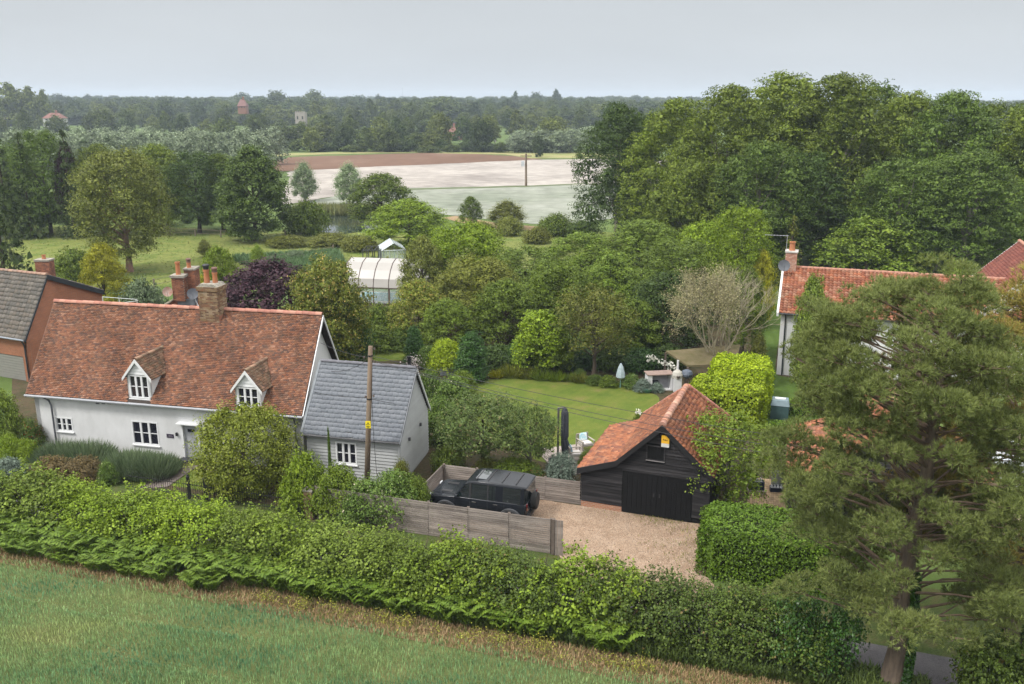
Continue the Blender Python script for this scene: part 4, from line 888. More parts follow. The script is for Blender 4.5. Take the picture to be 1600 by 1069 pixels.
for a, b, m_ in ((AG, AR, mat('slate_edge', (.2, .21, .23))), (AR, AB2, white_paint)): MB().prism([a - V3(0, 0, .17), b - V3(0, 0, .17), b + V3(0, 0, .0), a + V3(0, 0, .0)], gn * .05).build('bargeboard', m_, anx)
MB().prism([AF - V3(0, 0, .16), AL - V3(0, 0, .16), AL + V3(0, 0, .06), AF + V3(0, 0, .06)], -au * .12).build('flashing', lead, anx)
MB().prism([AF - V3(0, 0, .14), AG - V3(0, 0, .14), AG - V3(0, 0, .02), AF - V3(0, 0, .02)], -an * .04).build('fascia', white_paint, anx)
MB().tube([AF + an * .06 - V3(0, 0, .05), AG + an * .06 - V3(0, 0, .05)], .05, 8).build('gutter', mat('dark_gutter', (.06, .06, .065), rough=.5), anx)

# ================================================================ BLACK BARNS
blackb = mat('black_boards', (.012, .0115, .013), rough=.85, spec=.2, col2=(.05, .047, .049), scale=1.6, bump=.7, bscale=30, stretch=(.35, .35, 7), island=.45)  # level grey streaks paint in the light and shadow lines between boards
blackd = mat('black_door_boards', (.006, .006, .0065), rough=.85, spec=.2, var=.2, bump=.5, island=.2)
plinth = brickmat('red_plinth_bricks', (.36, .15, .08), (.28, .11, .06), (.3, .24, .18))
panprof = [(0, .0), (.25, .028), (.55, .030), (1, .0)]
def barn(label, O, u, v, mirror, W, D, apex, hatch, left_cat, right_cat, ze, zk, za, kl, door, box_=True, rear=True):
    """weatherboarded gable barn with catslides; u along the front, v to the back; heights: eave, kink, apex; kl = kink distance from each wall end"""
    t = thing('barn', label, 'barn', O); up = V3(0, 0, 1); n = -v
    L = []  # outline of the gable: (u, z) from left to right
    L = ([(0, ze), (kl, zk)] if left_cat else [(0, zk)]) + [(apex, za)] + ([(W - kl, zk), (W, ze)] if right_cat else [(W, zk)])
    pts = [O, O + u * W] + [O + u * a + up * z for a, z in reversed(L)]
    MB().prism([p + v * .02 for p in pts], v * .12).build('gable_wall', blackd, t)
    MB().prism([p + v * D for p in pts], -v * .12).build('gable_wall', blackd, t)
    for a in (0, W - .12): MB().box(O + u * a + v * .15, u * .12, v * (D - .3), up * ((ze if (left_cat if a == 0 else right_cat) else zk) - .05)).build('side_wall', blackb, t)
    clapboards(t, O + u * -.03, v, -u, lambda z: (0, D), .3, (ze if left_cat else zk) - .05, .16, blackb)
    def ext(z):
        def cross(seq):
            for (a0, z0), (a1, z1) in zip(seq[:-1], seq[1:]):
                if z0 <= z <= z1: return a0 + (a1 - a0) * (z - z0) / max(1e-6, z1 - z0)
            return seq[0][0] if z < seq[0][1] else seq[-1][0]
        i = [q[0] for q in L].index(apex); return (cross(L[:i + 1]), cross(L[i:][::-1]))
    holes = ([(door[0] - .03, door[1] + .03, 0, door[2] + .05)] if door else []) + ([hatch] if hatch else [])
    clapboards(t, O, u, n, ext, .3, za - .12, .155, blackb, holes=holes)
    pe = door[0] if door else W
    MB().box(O + n * .02 + V3(0, 0, .001), u * (pe - .03), v * .16, up * .26).build('plinth', plinth, t)
    if door:
        ncol = 14; dw = (door[1] - door[0]) / ncol; leafs = []
        for q in range(2):
            dl = MB().box(O + u * (door[0] + q * (door[1] - door[0]) / 2 + .01) + n * .0 + up * .06, u * ((door[1] - door[0]) / 2 - .02), n * .03, up * (door[2] - .06)).build('door', blackd, t)
            for i in range(ncol // 2): MB().box(O + u * (door[0] + (q * ncol / 2 + i) * dw + .006) + n * .031 + up * .08, u * (dw - .016), n * (.02 + .003 * (i % 2)), up * (door[2] - .1)).build('board', blackd, dl)
            MB().box(O + u * (door[0] + (door[1] - door[0]) / 2 + (.1 if q else -.16)) + n * .055 + up * 1.0, u * .06, n * .03, up * .18).build('handle', black_m, dl)
        MB().box(O + u * (door[0] - .06) + n * .03 + up * (door[2] + .0), u * (door[1] - door[0] + .12), n * .04, up * .07).build('door_head', blackb, t)
    if hatch:
        a, b, z0, z1 = hatch; mb = MB(); mb.box(O + u * a + n * .02 + up * z0, u * (b - a), n * .05, up * .05); mb.box(O + u * a + n * .02 + up * (z1 - .05), u * (b - a), n * .05, up * .05)
        mb.box(O + u * a + n * .02 + up * (z0 + .05), u * .05, n * .048, up * (z1 - z0 - .1)); mb.box(O + u * (b - .05) + n * .02 + up * (z0 + .05), u * .05, n * .048, up * (z1 - z0 - .1)); hf = mb.build('hatch', blackb, t)
        for i in range(5): MB().box(O + u * (a + .06 + i * (b - a - .12) / 5) + n * .012 + up * (z0 + .055), u * ((b - a - .12) / 5 - .012), n * .02, up * (z1 - z0 - .11)).build('board', blackd, hf)
        MB().box(O + u * a + n * .07 + up * (z0 - .02), u * (b - a), n * .03, up * .03).build('sill', mat('worn_grey_sill', (.22, .21, .21)), hf)
    # roof: slabs, tiles and barge boards, overhanging .22 in front
    ov = .22; fr_ = O + n * ov; dl_ = v * (D + ov + .1)
    secs = [(L[i], L[i + 1]) for i in range(len(L) - 1)]
    ovs = .16
    for i, ((a0, z0), (a1, z1)) in enumerate(secs):
        rising = z1 > z0; lo, hi = ((a0, z0), (a1, z1)) if rising else ((a1, z1), (a0, z0)); sl = (hi[1] - lo[1]) / (hi[0] - lo[0])
        if i == 0 or i == len(secs) - 1: lo = (lo[0] - (ovs if rising else -ovs), lo[1] - abs(sl) * ovs)
        e = lambda q: fr_ + u * q[0] + up * (q[1] + .05)
        c = [e(lo) + dl_, e(lo), e(hi), e(hi) + dl_] if rising else [e(lo), e(lo) + dl_, e(hi) + dl_, e(hi)]
        r_ = plane_panel('roof', deck, t, c, .06); hl_ = (Vector(c[3]) - Vector(c[0])).length
        tiles(r_, 'pantiles', c, int(dl_.length / .165), max(2, int(hl_ / .185)), orange, 'rows of weathered orange pantiles', seed=30 + i, th=.02, prof=panprof, jit=.004, gap=.0, broken=False)
        th = .24; MB().prism([e(lo) - up * th, e(hi) - up * th, e(hi) + up * .03, e(lo) + up * .03], n * .05).build('bargeboard', mat('black_barge', (.009, .009, .011), rough=.7), t)
        MB().prism([e(lo) + dl_ - up * th, e(hi) + dl_ - up * th, e(hi) + dl_ + up * .03, e(lo) + dl_ + up * .03], -n * .05).build('bargeboard', mat('black_barge', (.012, .012, .014)), t)
    e = fr_ + u * apex + up * (za + .05); ridge_tiles(t, e + up * .02, e + dl_ + up * .02, palette('barn_ridge', [(.40, .21, .15), (.36, .17, .11), (.30, .16, .12), (.44, .26, .19)], patch=(.2, .14, .1), pscale=4), r=.155, step=.38, seg=8)
    if box_:
        q = O + u * (apex - .02) + n * .05 + up * (za - .78); bx_ = MB().box(q, u * .34, n * .10, up * .36).build('alarm_box', mat('alarm_yellow', (.70, .40, .03), rough=.4, var=.02), t)
        MB().box(q + up * -.17, u * .34, n * .1, up * .165).build('alarm_base', mat('alarm_white', (.62, .62, .60), rough=.4), bx_)
        mb = MB()   # the dark word across the box
        for i_, (x_, w_, z_, h_) in enumerate(((.07, .02, .13, .075), (.06, .045, .185, .018), (.125, .018, .13, .055), (.16, .018, .13, .05), (.185, .016, .13, .05), (.16, .043, .17, .014), (.225, .045, .13, .014), (.225, .045, .165, .014), (.225, .014, .13, .045))): mb.box(q + u * x_ + n * .101 + up * z_, u * w_, n * .004, up * h_)
        mb.build('lettering', mat('alarm_ink', (.05, .03, .02)), bx_, kind='stuff')
    return t
BO = V3(3.17, 37.72, 0); bu = V3(.935, -.353, 0).normalized(); bv = V3(.353, .935, 0).normalized()
barn1 = barn('black boarded barn with orange pantile roof and closed double doors', BO, bu, bv, False, 5.75, 5.5, 3.6, (2.92, 3.75, 2.72, 3.42), True, False, 1.9, 2.45, 4.4, 1.6, (1.92, 5.0, 2.05), rear=True)
# hipped rear bay behind the barn
rb = thing('barn_rear_bay', 'lower orange tiled rear bay behind the black barn', 'building', BO + bv * 5.7); zz_ = 4.3
q0 = BO + bv * 5.66; c_ap = q0 + bu * 3.6 + V3(0, 0, 4.3); lo_l = q0 + bu * 1.1 + V3(0, 0, 1.95); lo_r = q0 + bu * 6.1 + V3(0, 0, 1.95); bk_l = q0 + bu * 1.1 + bv * 2.2 + V3(0, 0, 1.95); bk_r = q0 + bu * 6.1 + bv * 2.2 + V3(0, 0, 1.95); ap2 = q0 + bu * 3.6 + bv * .55 + V3(0, 0, 4.3)
for c in ([bk_l, lo_l, c_ap, ap2], [lo_r, bk_r, ap2, c_ap], [bk_r, bk_l, ap2, ap2 + V3(.001, 0, 0)]):
    r_ = plane_panel('roof', deck, rb, c, .05); hl_ = (Vector(c[3]) - Vector(c[0])).length; tiles(r_, 'pantiles', c, max(4, int((Vector(c[1]) - Vector(c[0])).length / .2)), int(hl_ / .25), orange, 'weathered orange pantiles', seed=44, prof=panprof, gap=0, broken=False, th=.02)
MB().prism([lo_l + bu * .2 - V3(0, 0, 1.95), lo_r - bu * .2 - V3(0, 0, 1.95), lo_r - bu * .2, lo_l + bu * .2], bv * 2.2).build('wall', blackb, rb)
ridge_tiles(rb, ap2, bk_r, ridgem, r=.12, step=.4); ridge_tiles(rb, ap2, bk_l, ridgem, r=.12, step=.4)
# second barn under the pine
BO2 = G(1229, 806); apx = A(1405, 700, BO2.y - 1.5)
barn2 = barn('second black barn with orange pantiles half hidden under the big pine', BO2, V3(.955, -.297, 0), V3(.297, .955, 0), False, 8.6, 6.5, 4.3, None, True, True, 1.85, 2.5, 4.9, 1.7, (2.4, 6.2, 2.1), box_=False)

# ================================================================ LEFT BRICK HOUSE
bh_ = thing('brick_house', 'red brick house with grey tiled roof at the left edge', 'house', (-33, 58, 0))
E1, R1, K1 = V3(-31.5, 55.9, 2.95), V3(-31.2, 59.2, 6.6), V3(-29.55, 63.6, 4.6)
hd = V3(-.914, .407, 0); redbr = brickmat('orange_red_bricks', (.31, .108, .048), (.25, .085, .04), (.24, .17, .12), ms=.008)
gv1 = V3(K1.x - E1.x, K1.y - E1.y, 0).normalized()
e0, k0_ = V3(E1.x, E1.y, 0) + gv1 * .25 + hd * .12, V3(K1.x, K1.y, 0) - gv1 * .1 + hd * .12
MB().prism([e0, k0_, k0_ + V3(0, 0, 4.5), V3(R1.x, R1.y, 6.45) + hd * .12, e0 + V3(0, 0, 3.05)], hd * .25).build('gable_wall', redbr, bh_)
Lh = 11; fw = e0 + hd * .0; wdir = hd
mbw = MB(); fn = V3(hd.y, -hd.x, 0); fn = fn if fn.y < 0 else -fn
cr_ = brickmat('orange_red_bricks', (.31, .108, .048), (.25, .085, .04), (.24, .17, .12))
o_c = e0 + V3(0, 0, 0); wall_with_holes('wall', redbr, bh_, o_c - fn * .0, hd, Lh, 2.9, .25, [(.55, 3.4, 0, 1.7)], fn)
gd = MB().box(o_c + hd * .6 - fn * .12, hd * 2.75, fn * .05, V3(0, 0, 1.66)).build('garage_door', mat('grey_slatted_door', (.22, .215, .195), rough=.6, var=.05), bh_)
for i in range(9): MB().box(o_c + hd * .62 - fn * .065 + V3(0, 0, .05 + i * .18), hd * 2.7, fn * .02, V3(0, 0, .155)).build('panel', mat('grey_slatted_door', (.22, .215, .195)), gd)
fq = [E1 + hd * Lh, E1, R1, R1 + hd * Lh]; rq = [K1, K1 + hd * Lh, R1 + hd * Lh, R1]
br1 = plane_panel('roof', deck, bh_, fq, .08); br2 = plane_panel('roof', deck, bh_, rq, .08)
fq2 = [E1 + hd * 5.2, E1, R1, R1 + hd * 5.2]; cprof = [(0, .0), (.15, .035), (.5, .02), (.85, .035), (1, 0)]
tiles_single(br1, 'roof_tile', fq2, 17, 15, conc, seed=51, th=.025, prof=cprof, gap=.0, broken=False, jit=.003)
fq3 = [E1 + hd * Lh, E1 + hd * 5.21, R1 + hd * 5.21, R1 + hd * Lh]; tiles(br1, 'roof_tiles', fq3, 18, 15, conc, 'grey concrete tiles beyond the picture edge', seed=52, th=.025, prof=cprof, gap=.0, broken=False)
tiles(br2, 'roof_tiles', rq, 34, 14, conc, 'grey concrete tiles on the rear slope', seed=53, th=.025, prof=cprof, gap=.0, broken=False)
ridge_tiles(br1, R1 + V3(0, 0, .02), R1 + hd * Lh, palette('brick_house_ridge', [(.26, .16, .12), (.22, .15, .12), (.3, .19, .14)], patch=(.16, .13, .1)), r=.14, step=.45)
bb = mat('black_fascia', (.022, .028, .035), rough=.5)
MB().prism([E1 - V3(0, 0, .2), R1 - V3(0, 0, .2), R1 + V3(0, 0, .03), E1 + V3(0, 0, .03)], -hd * .05).build('bargeboard', bb, bh_); MB().prism([R1 - V3(0, 0, .3), K1 - V3(0, 0, .3), K1 + V3(0, 0, .03), R1 + V3(0, 0, .03)], -hd * .05).build('bargeboard', bb, bh_)
MB().tube([E1 + hd * Lh + fn * .06, E1 + fn * .06], .06, 8).build('gutter', mat('grey_blue_gutter', (.28, .31, .36), rough=.5), bh_)
MB().tube([E1 + fn * .03 + hd * .3, V3(E1.x, E1.y, 2.5) + gv1 * .18 + hd * .3, V3(E1.x, E1.y, .1) + gv1 * .18 + hd * .3], .045, 6).build('downpipe', bb, bh_)
pc_ = A(72, 428, 62.5); cc_ = MB().cbox((pc_.x, pc_.y, pc_.z - .6), .92, .7, .8).build('chimney', redbr, bh_)
brick_block(cc_, 'brickwork', V3(pc_.x - .5, pc_.y - .38, pc_.z - .35), V3(1, 0, 0), V3(0, 1, 0), 1.0, .76, A(72, 410, 62.5).z - pc_.z + .45, redb, label='red chimney bricks')
MB().cbox((pc_.x, pc_.y, A(72, 409, 62.5).z + .14), 1.08, .84, .12).build('flaunching', cement, cc_)
pot(cc_, (pc_.x, pc_.y, A(72, 408, 62.5).z + .16), .13, .28, clay)

# ================================================================ HOUSE BEHIND THE COTTAGE (chimney, dishes, tip of roof)
rhs = thing('rear_house', 'red tiled rear roof with chimney and two dishes just behind the cottage ridge', 'house', (-21, 58, 0))
YB = 57.0; a_ = A(283, 462, YB); el_ = A(238, 484, YB - .5); er_ = A(311, 484, YB + .3)
base_l = V3(el_.x - 1.6, YB - .8, el_.z - 1.2); base_r = V3(er_.x + .9, YB - .2, er_.z - 1.4)
c = [base_l, base_r, V3(a_.x + .25, YB, a_.z), V3(a_.x, YB, a_.z)]
r_ = plane_panel('roof', deck, rhs, c, .05); tiles(r_, 'roof_tiles', c, 34, 26, orange2, 'orange plain tiles', seed=61)
c = [V3(base_r.x, base_r.y, base_r.z), V3(base_r.x + .2, base_r.y + 5, base_r.z), V3(a_.x + .3, YB + 4, a_.z), V3(a_.x + .25, YB, a_.z)]; r2_ = plane_panel('roof', deck, rhs, c, .05); tiles(r2_, 'roof_tiles', c, 22, 20, orange2, 'orange plain tiles', seed=62)
c = [V3(base_l.x, base_l.y + 5, base_l.z), base_l, V3(a_.x, YB, a_.z), V3(a_.x, YB + 4, a_.z)]; r3_ = plane_panel('roof', deck, rhs, c, .05); tiles(r3_, 'roof_tiles', c, 22, 20, orange2, 'orange plain tiles', seed=63)
MB().prism([V3(base_l.x + .3, YB - .5, 0), V3(base_r.x - .3, YB - .1, 0), V3(base_r.x - .3, YB - .1, base_r.z), V3(base_l.x + .3, YB - .5, base_l.z)], V3(0, 4, 0)).build('wall', redbr, rhs)
ridge_tiles(r_, base_l, V3(a_.x, YB - .02, a_.z + .02), mat('grey_hip_tiles', (.24, .21, .16), rough=.9, var=.2), r=.12, step=.4)
MB().prism([base_r + V3(0, -.03, -.1), V3(a_.x + .9, YB - .02, a_.z - .35), V3(a_.x + .9, YB - .02, a_.z - .2), base_r + V3(0, -.03, .08)], V3(0, -.05, 0)).build('bargeboard', white_paint, rhs)
zc = a_.z - .3; zt = A(283, 432, YB).z; o1 = V3(a_.x - .4, YB - .35, zc); c1_ = MB().cbox((a_.x + .35, YB + .1, zc - .1), 1.1, .6, .4).build('chimney', lead, rhs)
brick_block(c1_, 'brickwork', o1, V3(1, 0, 0), V3(0, 1, 0), .78, .7, zt - zc, redb, label='red bricks of the front chimney stack'); brick_block(c1_, 'brickwork', o1 + V3(.6, .71, 0), V3(1, 0, 0), V3(0, 1, 0), .7, .9, zt - zc + .35, redb, label='red bricks of the rear chimney stack')
MB().cbox((o1.x + .39, o1.y + .35, zt + .05), .92, .84, .16).build('flaunching', cement, c1_); MB().cbox((o1.x + .95, o1.y + 1.15, zt + .4), .8, 1.0, .12).build('flaunching', cement, c1_)
pot(c1_, (o1.x + .36, o1.y + .35, zt + .1), .15, .85, clay); pot(c1_, (o1.x + .85, o1.y + 1.0, zt + .4), .14, .4, clay, mat('rusty_cap', (.16, .09, .07)))
pd = A(262, 456, YB - .4); dish(rhs, pd, .32, mat('rusty_dish', (.40, .33, .30), rough=.7, col2=(.3, .15, .1), scale=4), (.25, -1, .25)); MB().tube([pd + V3(0, .1, 0), V3(o1.x, o1.y + .2, pd.z)], .02, 5).build('dish_arm', lead, rhs)
pd = A(301, 459, YB - .4); dish(rhs, pd, .36, mat('dark_dish', (.12, .13, .15), rough=.6), (.4, -1, .3)); MB().tube([pd + V3(0, .1, 0), V3(o1.x + .8, o1.y + .2, pd.z)], .02, 5).build('dish_arm', lead, rhs)
# white framed aerial or cage behind the brick house
fr0 = thing('frame', 'thin white metal frame showing above the cottage ridge', 'frame', A(187, 475, 58)); mb = MB()
pts = [A(160, 463, 58), A(202, 467, 58), A(216, 465.5, 59.5), A(200, 474, 58)]
mb.tube([A(160, 464, 58), A(214, 468, 58)], .025, 5); mb.tube([A(186, 474, 57.5), A(216, 470, 58)], .025, 5); mb.tube([A(214, 468, 58), V3(A(214, 468, 58).x, 58, 0)], .03, 5); mb.tube([A(186, 466, 58), V3(A(186, 466, 58).x, 58, 0)], .03, 5); mb.tube([A(160, 464, 58), V3(A(160, 464, 58).x, 58, 0)], .03, 5)
mb.build('tubes', mat('white_tube', (.55, .6, .58)), fr0)

# ================================================================ RIGHT HOUSE: white walls, pantiles
rh = thing('white_house', 'long white house with orange pantile roof behind the big pine', 'house', (18, 60, 0))
C0 = V3(17.9, 58.0, 0); ru = V3(.947, -.32, 0).normalized(); rv = V3(.32, .947, 0).normalized(); RW = 14.5; RD_ = 7.6; ze_, zr_ = 4.35, 6.7
wr = mat('white_render', (.64, .645, .655), rough=.85, var=.06, scale=1)
wall_with_holes('wall', wr, rh, C0, ru, RW, ze_, .3, [(3, 4.4, 1, 2.2), (7, 8.6, 1, 2.2), (3, 4.4, 2.9, 3.8), (7.2, 8.4, 2.9, 3.8), (11, 12.2, 1, 2.2)], -rv)
for a, b, z0, z1 in ((3, 4.4, 1, 2.2), (7, 8.6, 1, 2.2), (3, 4.4, 2.9, 3.8), (7.2, 8.4, 2.9, 3.8), (11, 12.2, 1, 2.2)): window(rh, C0 + ru * a + V3(0, 0, z0), ru, -rv, b - a, z1 - z0, 2, 2)
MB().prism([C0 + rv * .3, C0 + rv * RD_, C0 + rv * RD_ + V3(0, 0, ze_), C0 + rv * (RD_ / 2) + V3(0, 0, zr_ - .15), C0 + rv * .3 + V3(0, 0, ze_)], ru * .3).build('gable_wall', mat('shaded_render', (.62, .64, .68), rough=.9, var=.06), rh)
MB().box(C0 + rv * (RD_ - .3) + ru * .3, ru * (RW - .3), rv * .3, V3(0, 0, ze_)).build('rear_wall', wr, rh)
fe = C0 - rv * .25 - ru * .15 + V3(0, 0, ze_ - .05); rr0 = C0 + rv * (RD_ / 2) - ru * .15 + V3(0, 0, zr_); be = C0 + rv * (RD_ + .25) - ru * .15 + V3(0, 0, ze_ - .05); rl_ = ru * (RW + .15)
for c, s_ in (([fe, fe + rl_, rr0 + rl_, rr0], 71), ([be + rl_, be, rr0, rr0 + rl_], 72)):
    r_ = plane_panel('roof', deck, rh, c, .07); tiles(r_, 'pantiles', c, 58, 19, orange2, 'bright orange pantiles with bold rolls', seed=s_, prof=[(0, .0), (.2, .06), (.45, .075), (.7, .015), (1, 0)], gap=0, broken=False, th=.03, jit=.006)
ridge_tiles(rh, rr0 + V3(0, 0, .04), rr0 + rl_, mat('pink_ridge', (.40, .20, .14), rough=.9, var=.2, scale=2), r=.13, step=.4)
MB().prism([fe - V3(0, 0, .2), rr0 - V3(0, 0, .2), rr0 + V3(0, 0, .05), fe + V3(0, 0, .05)], -ru * .14).build('bargeboard', white_paint, rh)
MB().tube([fe + ru * .45 + rv * .15, C0 + ru * .35 - rv * .08], .05, 6).build('downpipe', bb, rh)
MB().tube([fe - rv * .08, fe + rl_ - rv * .08], .06, 6).build('gutter', bb, rh)
cz = zr_ + 1.25; co = C0 + rv * (RD_ / 2 - .45) - ru * .1 + V3(0, 0, zr_ - .5)
ch2 = MB().box(co + V3(0, 0, -.3) + ru * .1, ru * .8, rv * .8, V3(0, 0, .5)).build('chimney', redbr, rh)
brick_block(ch2, 'brickwork', co, ru, rv, .75, .9, 1.6, palette('pinkish_bricks', [(.40, .22, .16), (.34, .17, .12), (.44, .28, .22)], patch=(.2, .13, .1)), label='pinkish chimney bricks'); MB().box(co - ru * .06 - rv * .06 + V3(0, 0, 1.6), ru * .87, rv * 1.02, V3(0, 0, .1)).build('capping', mat('white_capping', (.5, .48, .45)), ch2)
pot(ch2, co + ru * .38 + rv * .45 + V3(0, 0, 1.7), .2, .6, clay)
pd = A(1225, 415, (co.y - .6)); dish(rh, pd, .4, mat('dark_dish', (.12, .13, .15)), (-.2, -1, .2))
mb = MB(); pm = co + ru * .0 + rv * .4; mb.tube([pm + V3(0, 0, .6), pm + V3(0, 0, 2.75)], .02, 5); hm0 = pm + V3(0, 0, 2.7); mb.tube([hm0 - ru * 1.5, hm0 + ru * .1], .015, 4)
for i in range(8): p = hm0 - ru * (1.45 - i * .2); mb.tube([p - rv * .25, p + rv * .25], .008, 4)
mb.build('aerial', mat('aerial_metal', (.35, .36, .38), rough=.4), rh)
# cross wing
wx = C0 + ru * 15.2; apz = A(1593, 377, 63).z; ap0 = A(1593, 377, 63); wg = thing('cross_wing', 'cross wing of the white house with red tiled roof at the right edge', 'building', (ap0.x, 60, 0))
lf = A(1500, 446, 63.0); sl_ = ap0 - lf; e_f = lf - rv * 9 ; c = [lf, e_f, ap0 - rv * 9, ap0]
r_ = plane_panel('roof', deck, wg, c, .07); tiles(r_, 'roof_tiles', c, 34, 26, redt, 'dark red plain tiles', seed=81, th=.02, gap=.05)
c = [ap0 + (ap0 - lf) * V3(1, 1, -1) if False else V3(ap0.x + (ap0.x - lf.x), ap0.y - (lf.y - ap0.y), lf.z) - rv * 9, V3(2 * ap0.x - lf.x, ap0.y, lf.z), ap0, ap0 - rv * 9]
r2_ = plane_panel('roof', deck, wg, c, .07); tiles(r2_, 'roof_tiles', c, 34, 26, redt, 'dark red plain tiles', seed=82, th=.02, gap=.05)
for a_, b_ in ((lf, ap0), (ap0, c[1]), (lf - rv * 9, ap0 - rv * 9), (ap0 - rv * 9, c[0])): MB().prism([a_ - V3(0, 0, .2), b_ - V3(0, 0, .2), b_ + V3(0, 0, .06), a_ + V3(0, 0, .06)], rv * (.06 if a_ in (lf, ap0) else -.06)).build('bargeboard', white_paint, wg)
MB().prism([V3(lf.x + .3, lf.y, 0) - rv * 8.8, V3(c[0].x - .3, c[0].y, 0) + rv * .2, V3(c[0].x - .3, c[0].y, c[0].z) + rv * .2, ap0 - rv * 8.8 - V3(0, 0, .1), V3(lf.x + .3, lf.y, lf.z) - rv * 8.8], rv * 8.5).build('wall', wr, wg)
ridge_tiles(wg, ap0 + V3(0, 0, .03), ap0 - rv * 9 + V3(0, 0, .03), mat('pink_ridge', (.40, .20, .14)), r=.13, step=.4)
# ================================================================ FAR BUILDINGS
ft = thing('church_tower', 'small square grey flint church tower among the far trees', 'tower', G(470, 192, 9) if False else (0, 0, 0))
Yt = 415.; zt0 = float(hillz(np.array(-150.), np.array(Yt))); ctp = A(470, 176, Yt); ft.location = (ctp.x, Yt, zt0); stone = mat('flint_stone', (.36, .33, .30), rough=.9, var=.15, scale=.4)
MB().cbox((ctp.x, Yt, (ctp.z + zt0) / 2), 4.4, 4.4, ctp.z - zt0).build('tower_wall', stone, ft)
for i in range(5): MB().cbox((ctp.x - 1.9 + i * .95, Yt - 1.9, ctp.z + .3), .55, .5, .6).build('merlon', stone, ft)
for x in (-1.1, 1.1): MB().cbox((ctp.x + x, Yt - 2.22, ctp.z - 2.2), .6, .06, 1.3).build('window', mat('dark_louvre', (.06, .06, .06)), ft)
def far_house(px, py, Y, w, d, h, rhh, label, wallm, roofm, hip=False, chim=True):
    x = A(px, py, Y).x; z = A(px, py, Y).z; t = thing('far_house', label, 'house', (x, Y, z)); o = V3(x, Y, z)
    MB().box(o + V3(-w / 2, 0, -3), V3(w, 0, 0), V3(0, d, 0), V3(0, 0, h + 3)).build('wall', wallm, t)
    k = w * .25 if hip else 0; a, b = o + V3(-w / 2 - .4, -.4, h), o + V3(w / 2 + .4, -.4, h); c, e = o + V3(w / 2 + .4, d + .4, h), o + V3(-w / 2 - .4, d + .4, h); r0, r1 = o + V3(-w / 2 + k, d / 2, h + rhh), o + V3(w / 2 - k, d / 2, h + rhh)
    mb = MB(); i = 0; mb.v = [tuple(q) for q in (a, b, c, e, r0, r1)]; mb.f = [(0, 1, 5, 4), (2, 3, 4, 5), (1, 2, 5), (3, 0, 4), (0, 3, 2, 1)]; rf = mb.build('roof', roofm, t)
    for i in range(3): 
        f_ = MB().box(o + V3(-w / 2 + w * (.14 + .3 * i), -.06, h * .4), V3(w * .12, 0, 0), V3(0, .05, 0), V3(0, 0, h * .35)).build('window', glassmat(), t)
    if chim: MB().cbox(tuple(o + V3(w * .1, d / 2, h + rhh + .5)), 1, 1, 2.2).build('chimney', mat('far_brick', (.26, .12, .08)), rf)
frd = mat('far_red_roof', (.20, .095, .075), rough=.9, var=.1); fwh = mat('far_white_wall', (.5, .5, .48)); fbk = mat('far_brick', (.26, .12, .08))
far_house(82, 190, 535, 11, 7, 1.8, 3.0, 'white walled far house with red hipped roof and central chimney', fwh, frd, True)
far_house(16, 190, 560, 14, 7, 1.6, 2.4, 'long low far house with red roof at the left edge', mat('far_dark_boards', (.06, .06, .08)), frd)
far_house(33, 191, 555, 5, 5, 1.8, 2.0, 'small dark gabled far house beside the long low one', mat('far_dark_boards', (.06, .06, .08)), frd, chim=False)
far_house(378, 170, 560, 5, 5, 1.5, 4, 'pointed pink brick far house high in the wood', fbk, mat('far_pink_roof', (.20, .10, .09)), True)
far_house(706, 212, 420, 9, 6, 1.6, 2.2, 'red roofed far house behind the pale valley tree', fbk, frd)
for px, py0, py1, Y, lab in ((629, 153, 137, 2300, 'thin mast on the horizon left of the twin pylons'), (702, 153, 149, 2350, 'left of the twin masts on the horizon'), (711, 154, 150, 2350, 'right of the twin masts on the horizon')):
    a, b = A(px, py0 + 3, Y), A(px, py1, Y); m_ = thing('mast', lab, 'mast', a); MB().tube([a - V3(0, 0, 12), b], [.9, .25], 5).build('lattice', mat('mast_metal', (.3, .33, .36)), m_); MB().tube([b - V3(1.4, 0, 1.2), b + V3(1.4, 0, -1.2)], .3, 4).build('crossarm', mat('mast_metal', (.3, .33, .36)), m_)
